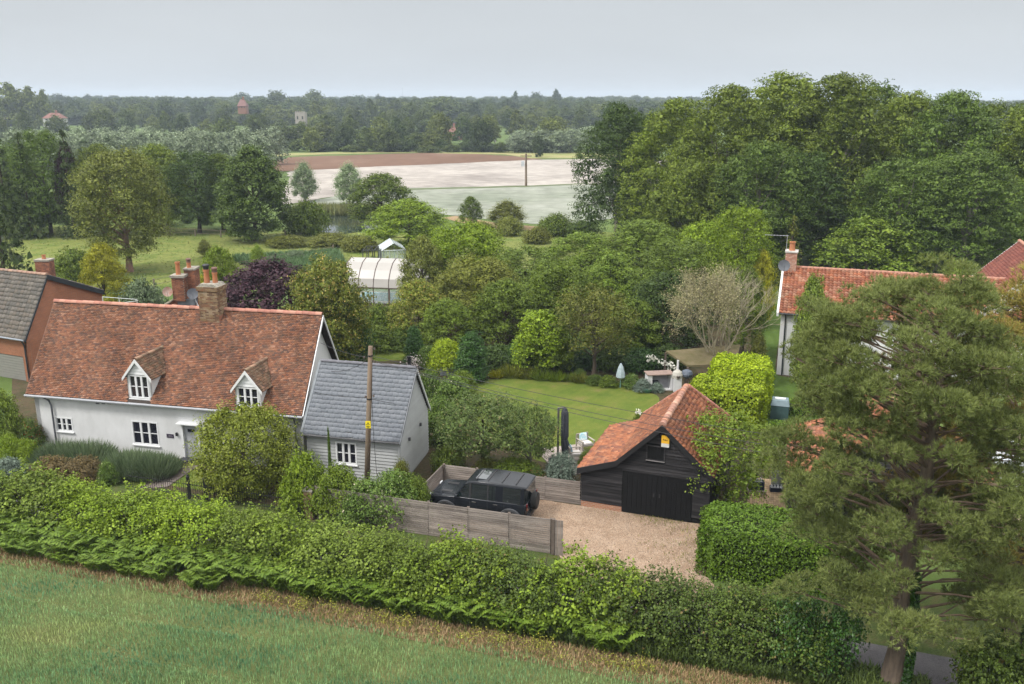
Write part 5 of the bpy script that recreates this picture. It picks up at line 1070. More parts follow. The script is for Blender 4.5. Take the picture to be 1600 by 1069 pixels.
# ================================================================ VEGETATION: what grows where
# --- far wood: one mass on the rise, its nearest trees single
PW = {}
def scatter_wood(name, label, n, y0, y1, seed, src, m, smin=.8, smax=1.35, skip=None):
    """far wood: many copies of one crown standing on the rise, one object"""
    rng = R(seed); yy = y0 * (y1 / y0) ** rng.uniform(0, 1, n); xx = rng.uniform(-.68, .64, n) * yy
    if skip is not None: k = ~skip(xx, yy); xx, yy = xx[k], yy[k]
    zz = hillz(xx, yy); me = npmesh(name + '_points', np.stack([xx, yy, zz], -1), tris=[[0, 0, 0]]) if False else bpy.data.meshes.new(name)
    me.vertices.add(len(xx)); me.vertices.foreach_set('co', np.stack([xx, yy, zz - .3], -1).astype(np.float32).ravel()); me.update()
    o = linkm(name, me); tag(o, label, None, None, 'stuff')
    ng = bpy.data.node_groups.new(name, 'GeometryNodeTree'); ng.interface.new_socket('Geometry', in_out='INPUT', socket_type='NodeSocketGeometry'); ng.interface.new_socket('Geometry', in_out='OUTPUT', socket_type='NodeSocketGeometry')
    gi = ng.nodes.new('NodeGroupInput'); go = ng.nodes.new('NodeGroupOutput'); ip = ng.nodes.new('GeometryNodeInstanceOnPoints')
    oi = ng.nodes.new('GeometryNodeObjectInfo'); oi.inputs['Object'].default_value = src; oi.inputs['As Instance'].default_value = True
    rv = ng.nodes.new('FunctionNodeRandomValue'); rv.data_type = 'FLOAT_VECTOR'; rv.inputs[0].default_value = (smin, smin, smin * .65); rv.inputs[1].default_value = (smax, smax, smax * .75)
    rr = ng.nodes.new('FunctionNodeRandomValue'); rr.data_type = 'FLOAT_VECTOR'; rr.inputs[0].default_value = (0, 0, 0); rr.inputs[1].default_value = (0, 0, 6.28); rr.inputs['Seed'].default_value = seed
    l = ng.links.new; l(gi.outputs[0], ip.inputs['Points']); l(oi.outputs['Geometry'], ip.inputs['Instance']); l(rv.outputs[0], ip.inputs['Scale']); l(rr.outputs[0], ip.inputs['Rotation']); l(ip.outputs[0], go.inputs[0])
    md = o.modifiers.new('wood', 'NODES'); md.node_group = ng
    return o
def far_tree(kind, x, y, w, h, m, name, label, group):
    t = tree(kind, (x, y, float(hillz(x, y)) - .2), w, h, m, name, label, 'tree', None, group); return t
rng = R(77)
srcs = []
for kind, m, nm in (('wood_a', 'far', 'mid'), ('wood_b', 'far2', 'dark'), ('wood_a', 'far3', 'pale')):
    o = linkm('woodland_tree', PR[kind][2].copy(), LM[m], None, (-1500 - 40 * len(srcs), 1500, 13)); tag(o, {'mid': 'mid green tree standing at the far left end of the wood', 'dark': 'dark tree standing at the far left end of the wood', 'pale': 'pale tree standing at the far left end of the wood'}[nm], 'tree'); srcs.append(o)
gap = lambda x, y: (np.abs(x / y + .34) < .035) & (np.abs(y - 520) < 60) | ((np.abs(x / y + .52) < .07) & (y < 610))
scatter_wood('far_wood', 'mid green far wood covering the rise', 2300, 640, 2300, 3, srcs[0], None, .9, 1.9, skip=gap)
scatter_wood('far_wood', 'dark trees of the far wood', 1300, 620, 2300, 4, srcs[1], None, .8, 1.9, skip=gap)
scatter_wood('far_wood', 'paler trees of the far wood', 1300, 620, 2300, 5, srcs[2], None, .8, 1.7, skip=gap)
# nearer rows, single trees
rows = [(330, 9, .9), (372, 11, 1.), (430, 12, 1.05), (500, 13, 1.1), (575, 13, 1.2)]
cnt = 0
for ri, (Y, step, sc) in enumerate(rows):
    x = -.60 * Y
    while x < .17 * Y:
        x += step * rng.uniform(.65, 1.2); yy = Y + rng.uniform(-18, 18) * (1 if ri else .5)
        px = 800 + FPX * x / (yy * cP + 17 * sP)
        if ri == 0 and (px < 470 or 700 < px < 800 or px > 780): continue
        if ri == 1 and (px < 330): continue
        if ri == 1 and 765 < px < 960: continue
        if ri == 2 and 770 < px < 960 and rng.uniform() < .5: continue
        if ri in (3, 4) and px < 190: continue
        if any(abs(px - h_) < w2 and ri >= r0 for h_, w2, r0 in ((470, 15, 3), (378, 6, 3), (706, 14, 1), (470, 8, 2))): continue
        m = ['far', 'far2', 'far3'][int(rng.choice(3, p=[.5, .28, .22]))]; kd = ['far_a', 'far_b', 'far_c'][int(rng.integers(3))]
        h = rng.uniform(8.5, 13.5) * sc * (.8 if ri == 0 else 1) * (1.15 if ri == 4 else 1)
        lab = {'far': 'mid green', 'far2': 'dark green', 'far3': 'pale green'}[m]
        where = ['along the far edge of the ploughed field', 'in the second row past the ploughed field', 'in the middle of the far valley', 'below the wooded rise', 'at the foot of the wooded rise'][ri]
        far_tree(kd, x, yy, rng.uniform(8, 13) * sc, h, m, 'valley_tree', f'{lab} broad tree standing {where}', f'{lab} trees {where}'); cnt += 1
# silver willows left and right, tall poplars on the left, three lone trees on the skyline
for i in range(44):
    Y = 215 + 16 * (i % 4) + rng.uniform(-5, 5); px = 20 + i * 9.6 + rng.uniform(-5, 5)
    if px > 330 and i % 3 == 0: continue
    x = (px - 800) / FPX * (Y * cP + 17 * sP); top = 196 + rng.uniform(-5, 7) + (i % 4 == 0) * 6; P = A(px, top, Y)
    far_tree('far_pop', x, Y, rng.uniform(6, 8.5), max(4, P.z), 'silverfar', 'willow_tree', 'silver grey willow in the plantation left of the fields', 'silver willows left of the fields')
for i in range(18):
    Y = 318 + 12 * (i % 2) + rng.uniform(-4, 4); px = 802 + i * 11.5 + rng.uniform(-3, 3)
    x = (px - 800) / FPX * (Y * cP + 17 * sP); P = A(px, 203 + rng.uniform(-6, 5) - i * .5, Y)
    far_tree('far_pop', x, Y, rng.uniform(7, 9), P.z, 'silverfar', 'willow_tree', 'silver grey willow with bare stem right of the ploughed field', 'silver willows right of the ploughed field')
for (px, top, w, lab) in ((22, 127, 62, 'leftmost tall poplar above the far wood'), (50, 133, 45, 'second tall poplar above the far wood, slightly lower'), (72, 138, 30, 'lowest of the tall poplars above the far wood')):
    Y = 560; x = (px - 800) / FPX * (Y * cP + 17 * sP); z0 = float(hillz(x, Y)); P = A(px, top, Y)
    far_tree('far_c', x, Y, w * Y / FPX, P.z - z0, 'far3', 'poplar_tree', lab, None)
for (px, top, w, kd, lab) in ((805, 141, 15, 'far_c', 'narrow lone tree on the skyline, leftmost of three'), (838, 142, 26, 'far_b', 'widest lone tree on the skyline, between two narrow ones'), (869, 138, 19, 'far_c', 'tallest lone tree on the skyline, rightmost of three')):
    Y = 900; x = (px - 800) / FPX * (Y * cP + 17 * sP); z0 = float(hillz(x, Y)); P = A(px, top, Y)
    far_tree(kd, x, Y, w * Y / FPX * 1.1, P.z - z0, 'far2', 'skyline_tree', lab, None)
for (px, top, base, w, lab) in ((693, 172, 232, 34, 'pale domed tree standing out in the far valley'), (752, 182, 238, 40, 'dark round tree right of the brick house in the valley'), (860, 180, 236, 60, 'yellowish crowned tree behind the silver willows'), (1131 - 290, 208, 246, 18, 'small dark bush beside the field under the willows')):
    P = G(px, base); t = far_tree('far_b', P.x, P.y, w * P.y / FPX, A(px, top, P.y).z, 'far3' if 'dark' not in lab else 'far2', 'valley_tree', lab, None)
sky_lab = ['broad dark clump breaking the skyline at the far left', 'dark clump on the skyline above the pointed house', 'rounded clump on the skyline left of the church tower', 'large rounded clump on the skyline right of the church tower', 'low dome on the skyline above the ploughed field', 'small dome on the skyline beside the thin mast', 'tall grouped poplars in the wood right of the mast', 'flat clump on the skyline right of the lone trees', 'long dark clump on the skyline over the silver willows', 'small pine clump on the skyline left of centre', 'far dome on the skyline above the covered field']
for i_, (px, top, w, Y, m) in enumerate(((98, 145, 34, 1000, 'far2'), (380, 143, 40, 1000, 'far2'), (435, 139, 40, 800, 'far'), (492, 138, 44, 760, 'far'), (560, 147, 30, 900, 'far2'), (592, 146, 16, 1000, 'far2'), (688, 149, 60, 620, 'far'), (925, 151, 60, 900, 'far2'), (900, 170, 60, 560, 'far2'), (140, 146, 20, 1100, 'far2'), (755, 152, 20, 1000, 'far2'))):
    x = (px - 800) / FPX * (Y * cP + 17 * sP); z0 = float(hillz(x, Y)); far_tree(['far_b', 'far_a'][i_ % 2], x, Y, w * Y / FPX * 1.15, A(px, top, Y).z - z0, m, 'skyline_tree', sky_lab[i_], None)
P = G(472, 240); far_tree('far_b', A(468, 190, 392).x, 392, 11, A(468, 188, 392).z, 'far', 'valley_tree', 'round tree directly in front of the small church tower', None)
# scrub on the far edge of the fields
for i in range(26):
    px = 385 + i * 20 + rng.uniform(-8, 8); P = G(px, 237 + (i % 3) - (px < 500) * 0)
    far_tree('far_a', P.x, P.y + rng.uniform(0, 8), rng.uniform(6, 10), rng.uniform(2.5, 5), 'far2' if i % 2 else 'far', 'hedgerow_bush', 'low scrubby bush on the far margin of the ploughed field', 'scrub along the far field margin')

# --- left background
pt = ptree
pt('spruce', 8, 425, 110, 232, 'conifer', 'spruce_tree', 'dark spruce at the left edge nearest the brick house', Y=82)
pt('spruce', 50, 372, 70, 200, 'conifer', 'spruce_tree', 'dark conifer behind the pale broad tree on the left')
pt('spruce', 15, 372, 80, 188, 'conifer', 'spruce_tree', 'tallest dark conifer at the left edge of the wood')
pt('spruce', 118, 371, 60, 196, 'conifer', 'spruce_tree', 'dark pointed conifer above the purple tree')
pt('big_c', 80, 368, 105, 198, 'deep', 'broadleaf_tree', 'blue green broad tree with dense crown beyond the left paddock')
pt('mid_b', 48, 362, 90, 255, 'mid', 'broadleaf_tree', 'low leafy tree under the blue green one on the left')
pt('mid_a', 30, 350, 90, 225, 'deep', 'broadleaf_tree', 'dark leafy tree between the left conifers')
pt('mid_c', 118, 368, 52, 232, 'purple', 'copper_tree', 'narrow dark purple tree between green trees on the left')
pt('big_b', 165, 366, 110, 222, 'wood', 'broadleaf_tree', 'green tree directly behind the birch')
pt('birch', 203, 425, 150, 224, 'birch', 'birch_tree', 'big olive birch with reddish trunk standing in the paddock', tm=barkp)
pt('big_b', 255, 364, 110, 222, 'wood', 'broadleaf_tree', 'bright mid green tree right of the birch')
pt('mid_c', 262, 352, 60, 300, 'bright', 'broadleaf_tree', 'yellow green lower crown right of the birch')
pt('big_c', 312, 364, 105, 232, 'dark', 'broadleaf_tree', 'dark spreading tree left of the large lime tree')
pt('big_a', 350, 360, 90, 238, 'mid', 'broadleaf_tree', 'green tree behind the large lime tree')
pt('lime', 400, 376, 122, 220, 'deep', 'lime_tree', 'large dense lime tree with pale seed clusters by the paddock')
pt('willow', 477, 315, 48, 246, 'silver', 'willow_tree', 'silver willow left of its twin before the pale field', tm=barkg)
pt('willow', 547, 320, 52, 247, 'silver', 'willow_tree', 'silver willow right of its twin before the pale field', tm=barkg)
pt('bush_low', 478, 366, 80, 308, 'mid', 'bush', 'rounded green bush left of the pond', cat='bush')
pt('mid_b', 597, 352, 120, 273, 'mid', 'broadleaf_tree', 'domed green tree right of the pond')
pt('mid_b', 640, 385, 140, 314, 'bright', 'broadleaf_tree', 'lighter domed tree in front of the one by the pond')
pt('mid_c', 736, 356, 42, 309, 'mid', 'broadleaf_tree', 'small upright tree on the near edge of the pale field')
pt('willow', 792, 358, 66, 308, 'olive', 'broadleaf_tree', 'thin open tree beside the small upright one')
pt('bush_low', 797, 368, 46, 334, 'birch', 'bush', 'pale rounded bush under the thin open tree', cat='bush')
pt('bush_low', 755, 366, 44, 344, 'olive', 'bush', 'low olive bush beside the farm track', cat='bush')
pt('bush_low', 868, 368, 64, 330, 'mid', 'bush', 'broad green bush before the pale crop field', cat='bush')
pt('bush_low', 910, 372, 60, 340, 'deep', 'bush', 'dark bush under the big oak on the field edge', cat='bush')
pt('bush_low', 838, 380, 50, 352, 'olive', 'bush', 'low bramble bush right of the farm track', cat='bush')
for i, (px, w, top, base, lab) in enumerate(((450, 70, 366, 385, 'long low bramble bank left of the pond'), (520, 80, 362, 384, 'middle of the bramble bank below the pond'), (560, 60, 364, 392, 'right end of the bramble bank by the round tree'))):
    pt('bush_low', px, base, w, top, 'olive', 'bramble_bush', lab, cat='bush')
pt('bush_low', 225, 480, 85, 425, 'lav', 'bush', 'grey green bush behind the cottage roof', cat='bush', Y=68)
pt('bush_low', 120, 440, 80, 382, 'mid', 'bush', 'dark green bush left of the birch trunk', cat='bush')
pt('mid_b', 165, 462, 82, 384, 'yellow', 'golden_shrub', 'golden yellow shrub left of the birch trunk', cat='bush', Y=74)
pt('bush_low', 105, 466, 60, 425, 'mid', 'bush', 'green shrub beside the brick house chimney', cat='bush', Y=72)
pt('mid_b', 345, 450, 74, 388, 'bright', 'bush', 'fresh green shrub behind the cottage chimneys', cat='bush', Y=76)
pt('bush_low', 318, 455, 50, 420, 'yellow', 'bush', 'yellow green bush right behind the chimneys', cat='bush', Y=72)
pt('willow', 320, 402, 26, 370, 'olive', 'young_tree', 'thin young tree in the paddock', cat='tree')
pt('bush_low', 462, 410, 34, 388, 'lav', 'bush', 'pale shrub beside the wire fruit cage', cat='bush')
pt('willow', 404, 420, 26, 378, 'bright', 'young_tree', 'leafy sapling left of the pool cover', cat='tree')
pt('mid_b', 424, 520, 225, 412, 'purple', 'purple_maple', 'wide domed purple leaved tree behind the cottage ridge', Y=60)
pt('mid_a', 515, 560, 138, 404, 'laurel', 'blossoming_laurel', 'tall laurel with cream flower clusters beside the cottage gable', Y=57)
pt('mid_b', 545, 565, 90, 455, 'ivy', 'laurel_bush', 'dark glossy shrub behind the grey annexe', Y=58)
pt('bush_low', 590, 545, 80, 470, 'mid', 'bush', 'green shrub in front of the pool cover', cat='bush', Y=67)
# --- belt of garden trees behind the lawn
belt = [('mid_b', 662, 500, 84, 372, 'birch', 76, 'light open willowy tree right of the greenhouse'), ('mid_a', 728, 470, 140, 348, 'bright', 79, 'tall bright green tree at the left of the garden belt'),
 ('mid_b', 655, 545, 100, 440, 'laurel', 66, 'brownish flowering shrub tree left in the belt'), ('mid_a', 745, 520, 140, 402, 'olive', 70, 'olive green tree in front of the bright one'),
 ('big_c', 820, 500, 140, 383, 'fresh', 76, 'broad green tree in the middle of the belt'), ('mid_b', 790, 560, 120, 440, 'mid', 65, 'mid green tree over the dark back of the lawn'),
 ('big_a', 905, 490, 160, 362, 'fresh', 80, 'large rounded tree in the middle of the belt'), ('mid_a', 868, 540, 120, 410, 'mid', 68, 'deep green tree behind the bright laurel'),
 ('big_b', 1000, 480, 170, 340, 'fresh', 82, 'large yellow green tree right of the middle'), ('mid_c', 955, 540, 120, 398, 'fresh', 70, 'mid green tree behind the trained hornbeam'),
 ('big_c', 1060, 520, 150, 372, 'fresh', 74, 'large green tree right in the belt'), ('big_c', 1148, 500, 112, 316, 'bright', 72, 'tall fresh green tree left of the pantiled house'),
 ('mid_b', 1040, 560, 150, 430, 'dark', 64, 'dark tree over the outdoor kitchen'), ('mid_b', 985, 575, 110, 470, 'mid', 62, 'dark low tree behind the string of white blossom'),
 ('mid_c', 1160, 555, 70, 420, 'mid', 62, 'green tree behind the bare twiggy one'), ('mid_c', 1185, 520, 50, 396, 'yellow', 70, 'yellow green tree next to the pantiled house'),
 ('mid_b', 700, 575, 100, 470, 'mid', 63, 'dark green tree above the golden acer'), ('mid_b', 1095, 470, 120, 350, 'bright', 82, 'yellowish tree top left of the tall fresh one')]
for k, px, b, w, t_, m, Y, lab in belt: pt(k, px, b, w, t_, m, 'garden_tree', lab, Y=Y)
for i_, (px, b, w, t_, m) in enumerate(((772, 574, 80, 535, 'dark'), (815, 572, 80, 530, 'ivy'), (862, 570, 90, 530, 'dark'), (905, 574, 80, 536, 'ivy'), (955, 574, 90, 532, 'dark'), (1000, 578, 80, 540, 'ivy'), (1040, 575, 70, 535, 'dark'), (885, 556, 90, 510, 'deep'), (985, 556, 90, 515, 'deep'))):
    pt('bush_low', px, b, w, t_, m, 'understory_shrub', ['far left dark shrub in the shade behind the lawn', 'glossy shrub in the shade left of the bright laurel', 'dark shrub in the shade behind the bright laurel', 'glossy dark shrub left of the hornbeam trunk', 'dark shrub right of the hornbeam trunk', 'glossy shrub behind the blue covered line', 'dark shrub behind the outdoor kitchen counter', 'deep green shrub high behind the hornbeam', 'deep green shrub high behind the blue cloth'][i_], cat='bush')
pt('hornbeam', 927, 590, 132, 442, 'olive', 'hornbeam_tree', 'olive hornbeam with straight bare trunk at the lawn edge')
pt('laureltree', 842, 586, 92, 482, 'bright', 'laurel_tree', 'bright glossy tree on thin stems at the back of the lawn')
pt('laureltree', 865, 588, 70, 500, 'mid', 'laurel_tree', 'darker glossy tree leaning beside the bright one')
pt('yew', 648, 568, 42, 508, 'ivy', 'clipped_yew', 'clipped dark yew cone left of the golden acer', cat='topiary')
pt('column', 737, 596, 56, 514, 'ivy', 'clipped_laurel', 'dark rounded laurel column at the left lawn corner', cat='topiary')
pt('bush_a', 699, 583, 66, 526, 'lime', 'golden_acer', 'lime yellow acer shrub in front of the dark column', cat='bush')
pt('bush_b', 668, 575, 40, 535, 'rose', 'bush', 'pale flowering shrub between yew and golden acer', cat='bush')
pt('bush_b', 630, 545, 60, 505, 'deep', 'bush', 'dark shrub behind the small left lawn', cat='bush')
pt('bush_b', 590, 548, 70, 505, 'mid', 'bush', 'green shrub at the left edge of the small lawn', cat='bush')
for i, (px, b, w, t_, m, lab) in enumerate(((672, 640, 60, 572, 'rose', 'white rose bush behind the annexe gable'), (708, 650, 80, 582, 'rose', 'large white flowered rose bush left of the lawn'), (690, 690, 70, 620, 'rose', 'white rose bush right of the annexe gable'), (722, 620, 54, 575, 'mid', 'green shrub between roses and lawn'), (716, 690, 50, 655, 'elder', 'low pale shrub under the rose bushes'))):
    pt('bush_b' if i % 2 else 'bush_a', px, b, w, t_, m, 'rose_bush' if m == 'rose' else 'bush', lab, cat='bush')
pt('apple', 755, 735, 160, 612, 'apple', 'apple_tree', 'apple tree with twisted trunk beyond the car', tm=bark)
pt('apple', 828, 742, 100, 625, 'apple', 'apple_tree', 'slimmer apple tree right of the twisted one', tm=barkg)
pt('bush_low', 700, 735, 60, 690, 'elder', 'bush', 'yellow green shrub behind the rear fence', cat='bush')
pt('bush_low', 805, 748, 80, 712, 'mid', 'bush', 'leafy underplanting below the apple trees', cat='bush')
pt('bush_b', 762, 745, 56, 712, 'olive', 'bush', 'olive shrub at the foot of the twisted apple tree', cat='bush')
pt('bush_a', 876, 752, 56, 704, 'grey', 'silver_shrub', 'silvery shrub between parasol and barn', cat='bush')
pt('bush_b', 838, 756, 40, 725, 'redrose', 'bush', 'reddish shrub left of the silvery one', cat='bush')
pt('bush_b', 914, 735, 26, 700, 'elder', 'bush', 'small yellow green plant beside the barn wall', cat='bush')
# borders at the back of the lawn
tl = tuft_mesh('grass_tussock', 500, .55, .8, 3, w=.018, lean=1.3); tv = tuft_mesh('lavender_mound', 2400, 1.0, .95, 4, w=.013, lean=.75, dome=.45)
for i, (px, b, s, m, lab) in enumerate(((775, 590, .8, 'yellow', 'small yellow tussock at the back left of the lawn'), (800, 588, 1.3, 'olive', 'wide olive grass clump behind the lawn'), (822, 590, 1.1, 'olive', 'second olive grass clump right of the widest'), (846, 592, 1.2, 'elder', 'pale grass clump under the bright laurel tree'), (868, 594, 1.0, 'bright', 'fresh green grass clump left of the hornbeam'), (888, 595, .8, 'elder', 'short pale grass clump beside the hornbeam trunk'), (905, 597, .9, 'olive', 'olive clump right behind the hornbeam trunk'))):
    plant('ornamental_grass', lab, G(px, b), tl, m, s)
for i, (px, b, w, t_, m, lab) in enumerate(((950, 604, 36, 585, 'mid', 'low green shrub under the hanging blue cloth'), (985, 605, 40, 582, 'rose', 'white flowered shrub right of the blue cloth'), (1005, 612, 34, 590, 'grey', 'silvery plant in front of the outdoor kitchen'), (1026, 612, 26, 596, 'grey', 'small silver plant by the green planter'), (930, 600, 36, 584, 'deep', 'dark low shrub behind the lawn'), (905, 592, 30, 575, 'deep', 'dark shrub by the hornbeam'))):
    pt('bush_b', px, b, w, t_, m, 'border_shrub', lab, cat='bush')
# bare twiggy tree
def bare_tree(P, w, h, seed=9):
    rng = R(seed); mb = MB(); leafC = []
    def grow(p, d, l, r, n):
        q = p + d * l; mb.tube([p, p.lerp(q, .5) + Vector(rng.normal(size=3)) * l * .05, q], [r, r * .8, r * .55], 4 if n < 4 else 6, cap=False)
        leafC.append(q)
        if n == 0: return
        for i in range(3 if n > 1 else 4):
            dd = (d + Vector(rng.normal(size=3)) * .36 + Vector((0, 0, .20 if n > 2 else .06))).normalized(); grow(q if i else p.lerp(q, .8), dd, l * rng.uniform(.62, .85), r * .55, n - 1)
    for a in range(6):
        an = a * 1.05; grow(Vector((0, 0, .2)), Vector((math.cos(an) * .36, math.sin(an) * .36, 1)).normalized(), h * .30, .09, 5)
    t = thing('bare_tree', 'pale twiggy half bare tree behind the lime green hedge', 'tree', P)
    me = mb.mesh('twigs', fix=False); z = max(v.co.z for v in me.vertices); k = h / z
    o = linkm('trunk', me, mat('pale_twigs', (.34, .30, .21), rough=.95, var=.15), t); o.scale = (w / 7, w / 7, k)
    L_ = np.array([tuple(c) for c in leafC]); L_ = L_[rng.integers(0, len(L_), 14000)] + rng.normal(size=(14000, 3)) * .2
    L_ = L_[L_[:, 0] < .6]
    o = linkm('crown', leafmesh('sparse_leaves', leafquads(L_, unit(rng.normal(size=(len(L_), 3)) + [0, 0, .5]), .10, rng)), LM['twiggy'], t); o.scale = (w / 7, w / 7, k)
    return t
P = G(1118, 592); bare_tree(P, 7.0, A(1118, 408, P.y).z)
# --- right background: the tall wood
big = [('big_b', 962, 384, 146, 156, 'dark', 112, 'dark oak at the left end of the tall wood'), ('big_c', 1005, 384, 122, 168, 'dark', 118, 'dark tree behind the leftmost oak'), ('big_a', 1050, 396, 183, 150, 'wood', 106, 'tall green tree second from the left in the wood'),
 ('big_a', 1128, 402, 195, 128, 'wood', 100, 'tall domed tree left of the wood top'), ('big_b', 1212, 398, 231, 108, 'wood', 104, 'highest tree of the wood, left of centre'), ('big_a', 1290, 402, 231, 110, 'wood', 99, 'widest high tree at the centre of the wood'),
 ('big_c', 1345, 398, 183, 122, 'deep', 108, 'tree right behind the centre of the wood'), ('big_b', 1395, 402, 183, 138, 'wood', 101, 'tall tree right of the wood centre'), ('big_a', 1462, 408, 195, 138, 'deep', 96, 'deep green tall tree over the pantiled roof'),
 ('big_c', 1530, 404, 183, 152, 'mid', 100, 'green tall tree near the right end'), ('big_a', 1592, 410, 183, 150, 'wood', 94, 'tall tree at the right edge of the picture'), ('big_b', 1680, 410, 195, 150, 'deep', 96, 'deep green tree past the right edge'),
 ('big_c', 1180, 412, 158, 215, 'deep', 92, 'lower deep green tree in front of the wood'), ('big_c', 1400, 420, 170, 240, 'deep', 88, 'lower tree in front of the wood, right of centre'), ('big_b', 1500, 420, 207, 230, 'deep', 86, 'low spreading tree behind the right roof'),
 ('big_c', 1250, 415, 146, 230, 'dark', 94, 'dark hollow tree under the highest ones'), ('mid_a', 1075, 410, 146, 250, 'wood', 96, 'lower tree at the left foot of the wood')]
for k, px, b, w, t_, m, Y, lab in big: pt(k, px, b, w, t_, m, 'wood_tree', lab, Y=Y, tm=barkg)
pt('dogwood', 1352, 440, 175, 336, 'mid', 'spreading_shrub', 'layered spreading tree right behind the pantiled roof', Y=84)
pt('cedar', 1233, 440, 52, 332, 'olive', 'weeping_conifer', 'drooping olive conifer behind the right chimney', Y=86)
pt('bush_low', 1492, 440, 54, 402, 'bright', 'bush', 'bright bush above the right roof ridge', cat='bush', Y=74)
pt('column', 1260, 590, 58, 420, 'elder', 'columnar_conifer', 'tall golden green column in front of the pantiled house', Y=56)
pt('column', 1183, 592, 34, 518, 'olive', 'columnar_conifer', 'olive column beside the bare tree', Y=55)
pt('slimtree', 1131, 798, 168, 630, 'hazel', 'young_maple', 'fresh green tree beside the black barn', tm=barkg)
pt('slimtree', 1085, 800, 50, 690, 'hazel', 'young_maple', 'small leafy sapling against the barn door', tm=barkg)
# lime green hedge and trimmed hedges
u = Vector((.955, -.297, 0)); v = Vector((.297, .955, 0))
box_hedge('golden_hedge', 'lime green clipped hedge block behind the barn, front and lower', G(1074, 662), u, v, 4.2, 3.2, 2.2, 'lime', .14, 250, 3, rough=.14)
box_hedge('golden_hedge', 'lime green clipped hedge block behind the barn, rear and higher', G(1105, 640), u, v, 3.5, 3.6, 2.7, 'lime', .14, 250, 4, rough=.14)
box_hedge('trimmed_hedge', 'large square trimmed green hedge right of the gravel drive', G(1086, 904), u, v, 6.0, 3.3, 2.05, 'privet', .095, 420, 5, rough=.1)
Q = G(1204, 682); box_hedge('low_hedge', 'low clipped hedge in front of the green bin', Q, u, v, 2.4, .6, .8, 'privet', .09, 300, 6)
Q = G(1216, 648); box_hedge('low_hedge', 'low clipped hedge behind the green bin', Q, u, v, 2.2, .6, .9, 'privet', .09, 300, 7)
Q = G(1204, 480); box_hedge('tall_hedge', 'tall dark hedge at the end of the long lawn', G(1170, 446), u, v, 5, 1, 3, 'dark', .12, 120, 8)
# --- front garden of the cottage
pt('doortree', 386, 764, 174, 626, 'arch', 'hawthorn_tree', 'dense arching tree hiding the right of the cottage', tm=bark)
for px, b, s, sz, lab in ((95, 724, 1.35, 1.3, 'leftmost grey green lavender mound under the small window'), (135, 728, 1.5, 1.4, 'largest lavender mound before the left window'), (202, 738, 1.5, 1.2, 'lavender mound under the centre window'), (240, 742, 1.35, 1.2, 'lavender mound nearest the cottage door')):
    plant('lavender', lab, G(px, b), tv, 'lav', s, sz)
pt('bush_a', 84, 752, 70, 712, 'heather', 'heather', 'brown heather mound left in the front garden', cat='bush')
pt('bush_a', 128, 752, 80, 714, 'heather', 'heather', 'brown heather mound beside the white flowers', cat='bush')
pt('bush_b', 170, 757, 36, 716, 'rose', 'bush', 'shrub with white flowers beside the railings', cat='bush')
pt('bush_a', 18, 722, 44, 676, 'bright', 'clipped_box', 'left bright green clipped box ball', cat='topiary')
pt('bush_a', 45, 724, 38, 684, 'bright', 'clipped_box', 'right smaller bright green clipped box ball', cat='topiary')
pt('bush_b', 52, 702, 44, 650, 'redrose', 'rose_bush', 'red flowered rose at the cottage corner', cat='bush')
pt('bush_b', 12, 700, 70, 600, 'elder', 'variegated_hedge', 'pale variegated hedge at the left of the cottage', cat='hedge')
pt('bush_b', 14, 745, 60, 712, 'grey', 'bush', 'grey green shrub at the left edge of the hedge', cat='bush')
plant('flowering_plant', 'cream and green spiky plant beside the door step', G(266, 735), tuft_mesh('spiky_plant', 160, .45, .7, 8, w=.035, lean=1.2), leafmat('cream_leaf', (.12, .2, .05), (.5, .48, .3)), 1)
# shrubs over the near fence
for px, b, w, t_, m, k, lab in ((478, 800, 92, 696, 'bright', 'bush_b', 'fresh green shrub left over the near fence'), (528, 806, 92, 722, 'hazel', 'bush_a', 'green shrub with white flowers below the pole'), (575, 815, 100, 740, 'rose', 'bush_b', 'white rose sprawling over the near fence'), (620, 815, 96, 730, 'rose', 'bush_a', 'white rose bush between pole and car'), (650, 812, 60, 740, 'mid', 'bush_a', 'green bush against the bonnet of the car'), (628, 775, 44, 712, 'olive', 'bush_b', 'olive shrub at the corner of the annexe')):
    pt(k, px, b, w, t_, m, 'fence_shrub', lab, cat='bush')
pt('yew', 520, 800, 9, 664, 'rose', 'flower_spire', 'tall white flower spire in front of the annexe window', cat='plant')
# --- hedgerow between field and lane
def hedge_mesh(seed, leaf, dens, cr, H=2.3, Lx=3.9, asp=.75, lpc=13):
    rng = R(seed); lob = []
    for i in range(30):
        s = rng.uniform(-.5, .5); z = rng.uniform(.35, 1) ; wy = .95 - .3 * z
        rl = rng.uniform(.42, .62); lob.append((s * (Lx - .8), rng.uniform(-wy, wy) * .62, z * (H - .45) * rng.uniform(.85, 1.05), rl, rl, rl * .85))
    lob.append((0, 0, H * .4, Lx * .4, .6, H * .35)); V = foliage(lob, rng, dens, cr, lpc, leaf, asp=asp, droop=.2, inner=.12)
    # stray shoots above the top and out of the sides
    ns = 150; b = np.array(lob)[rng.integers(0, 30, ns), :3] + rng.normal(size=(ns, 3)) * [.3, .25, .05] + [0, 0, .3]; dr = unit(rng.normal(size=(ns, 3)) * [.45, .6, .25] + [0, 0, .9]); ln = rng.uniform(.2, .6, ns)
    f = np.tile(np.linspace(.1, 1, 9), ns); bb = np.repeat(b, 9, 0) + np.repeat(dr * ln[:, None], 9, 0) * f[:, None] + rng.normal(size=(ns * 9, 3)) * .035
    return leafmesh('hedge_crown', np.concatenate([V, leafquads(bb, unit(rng.normal(size=bb.shape) + [0, 0, .6]), leaf * .9, rng, asp)]))
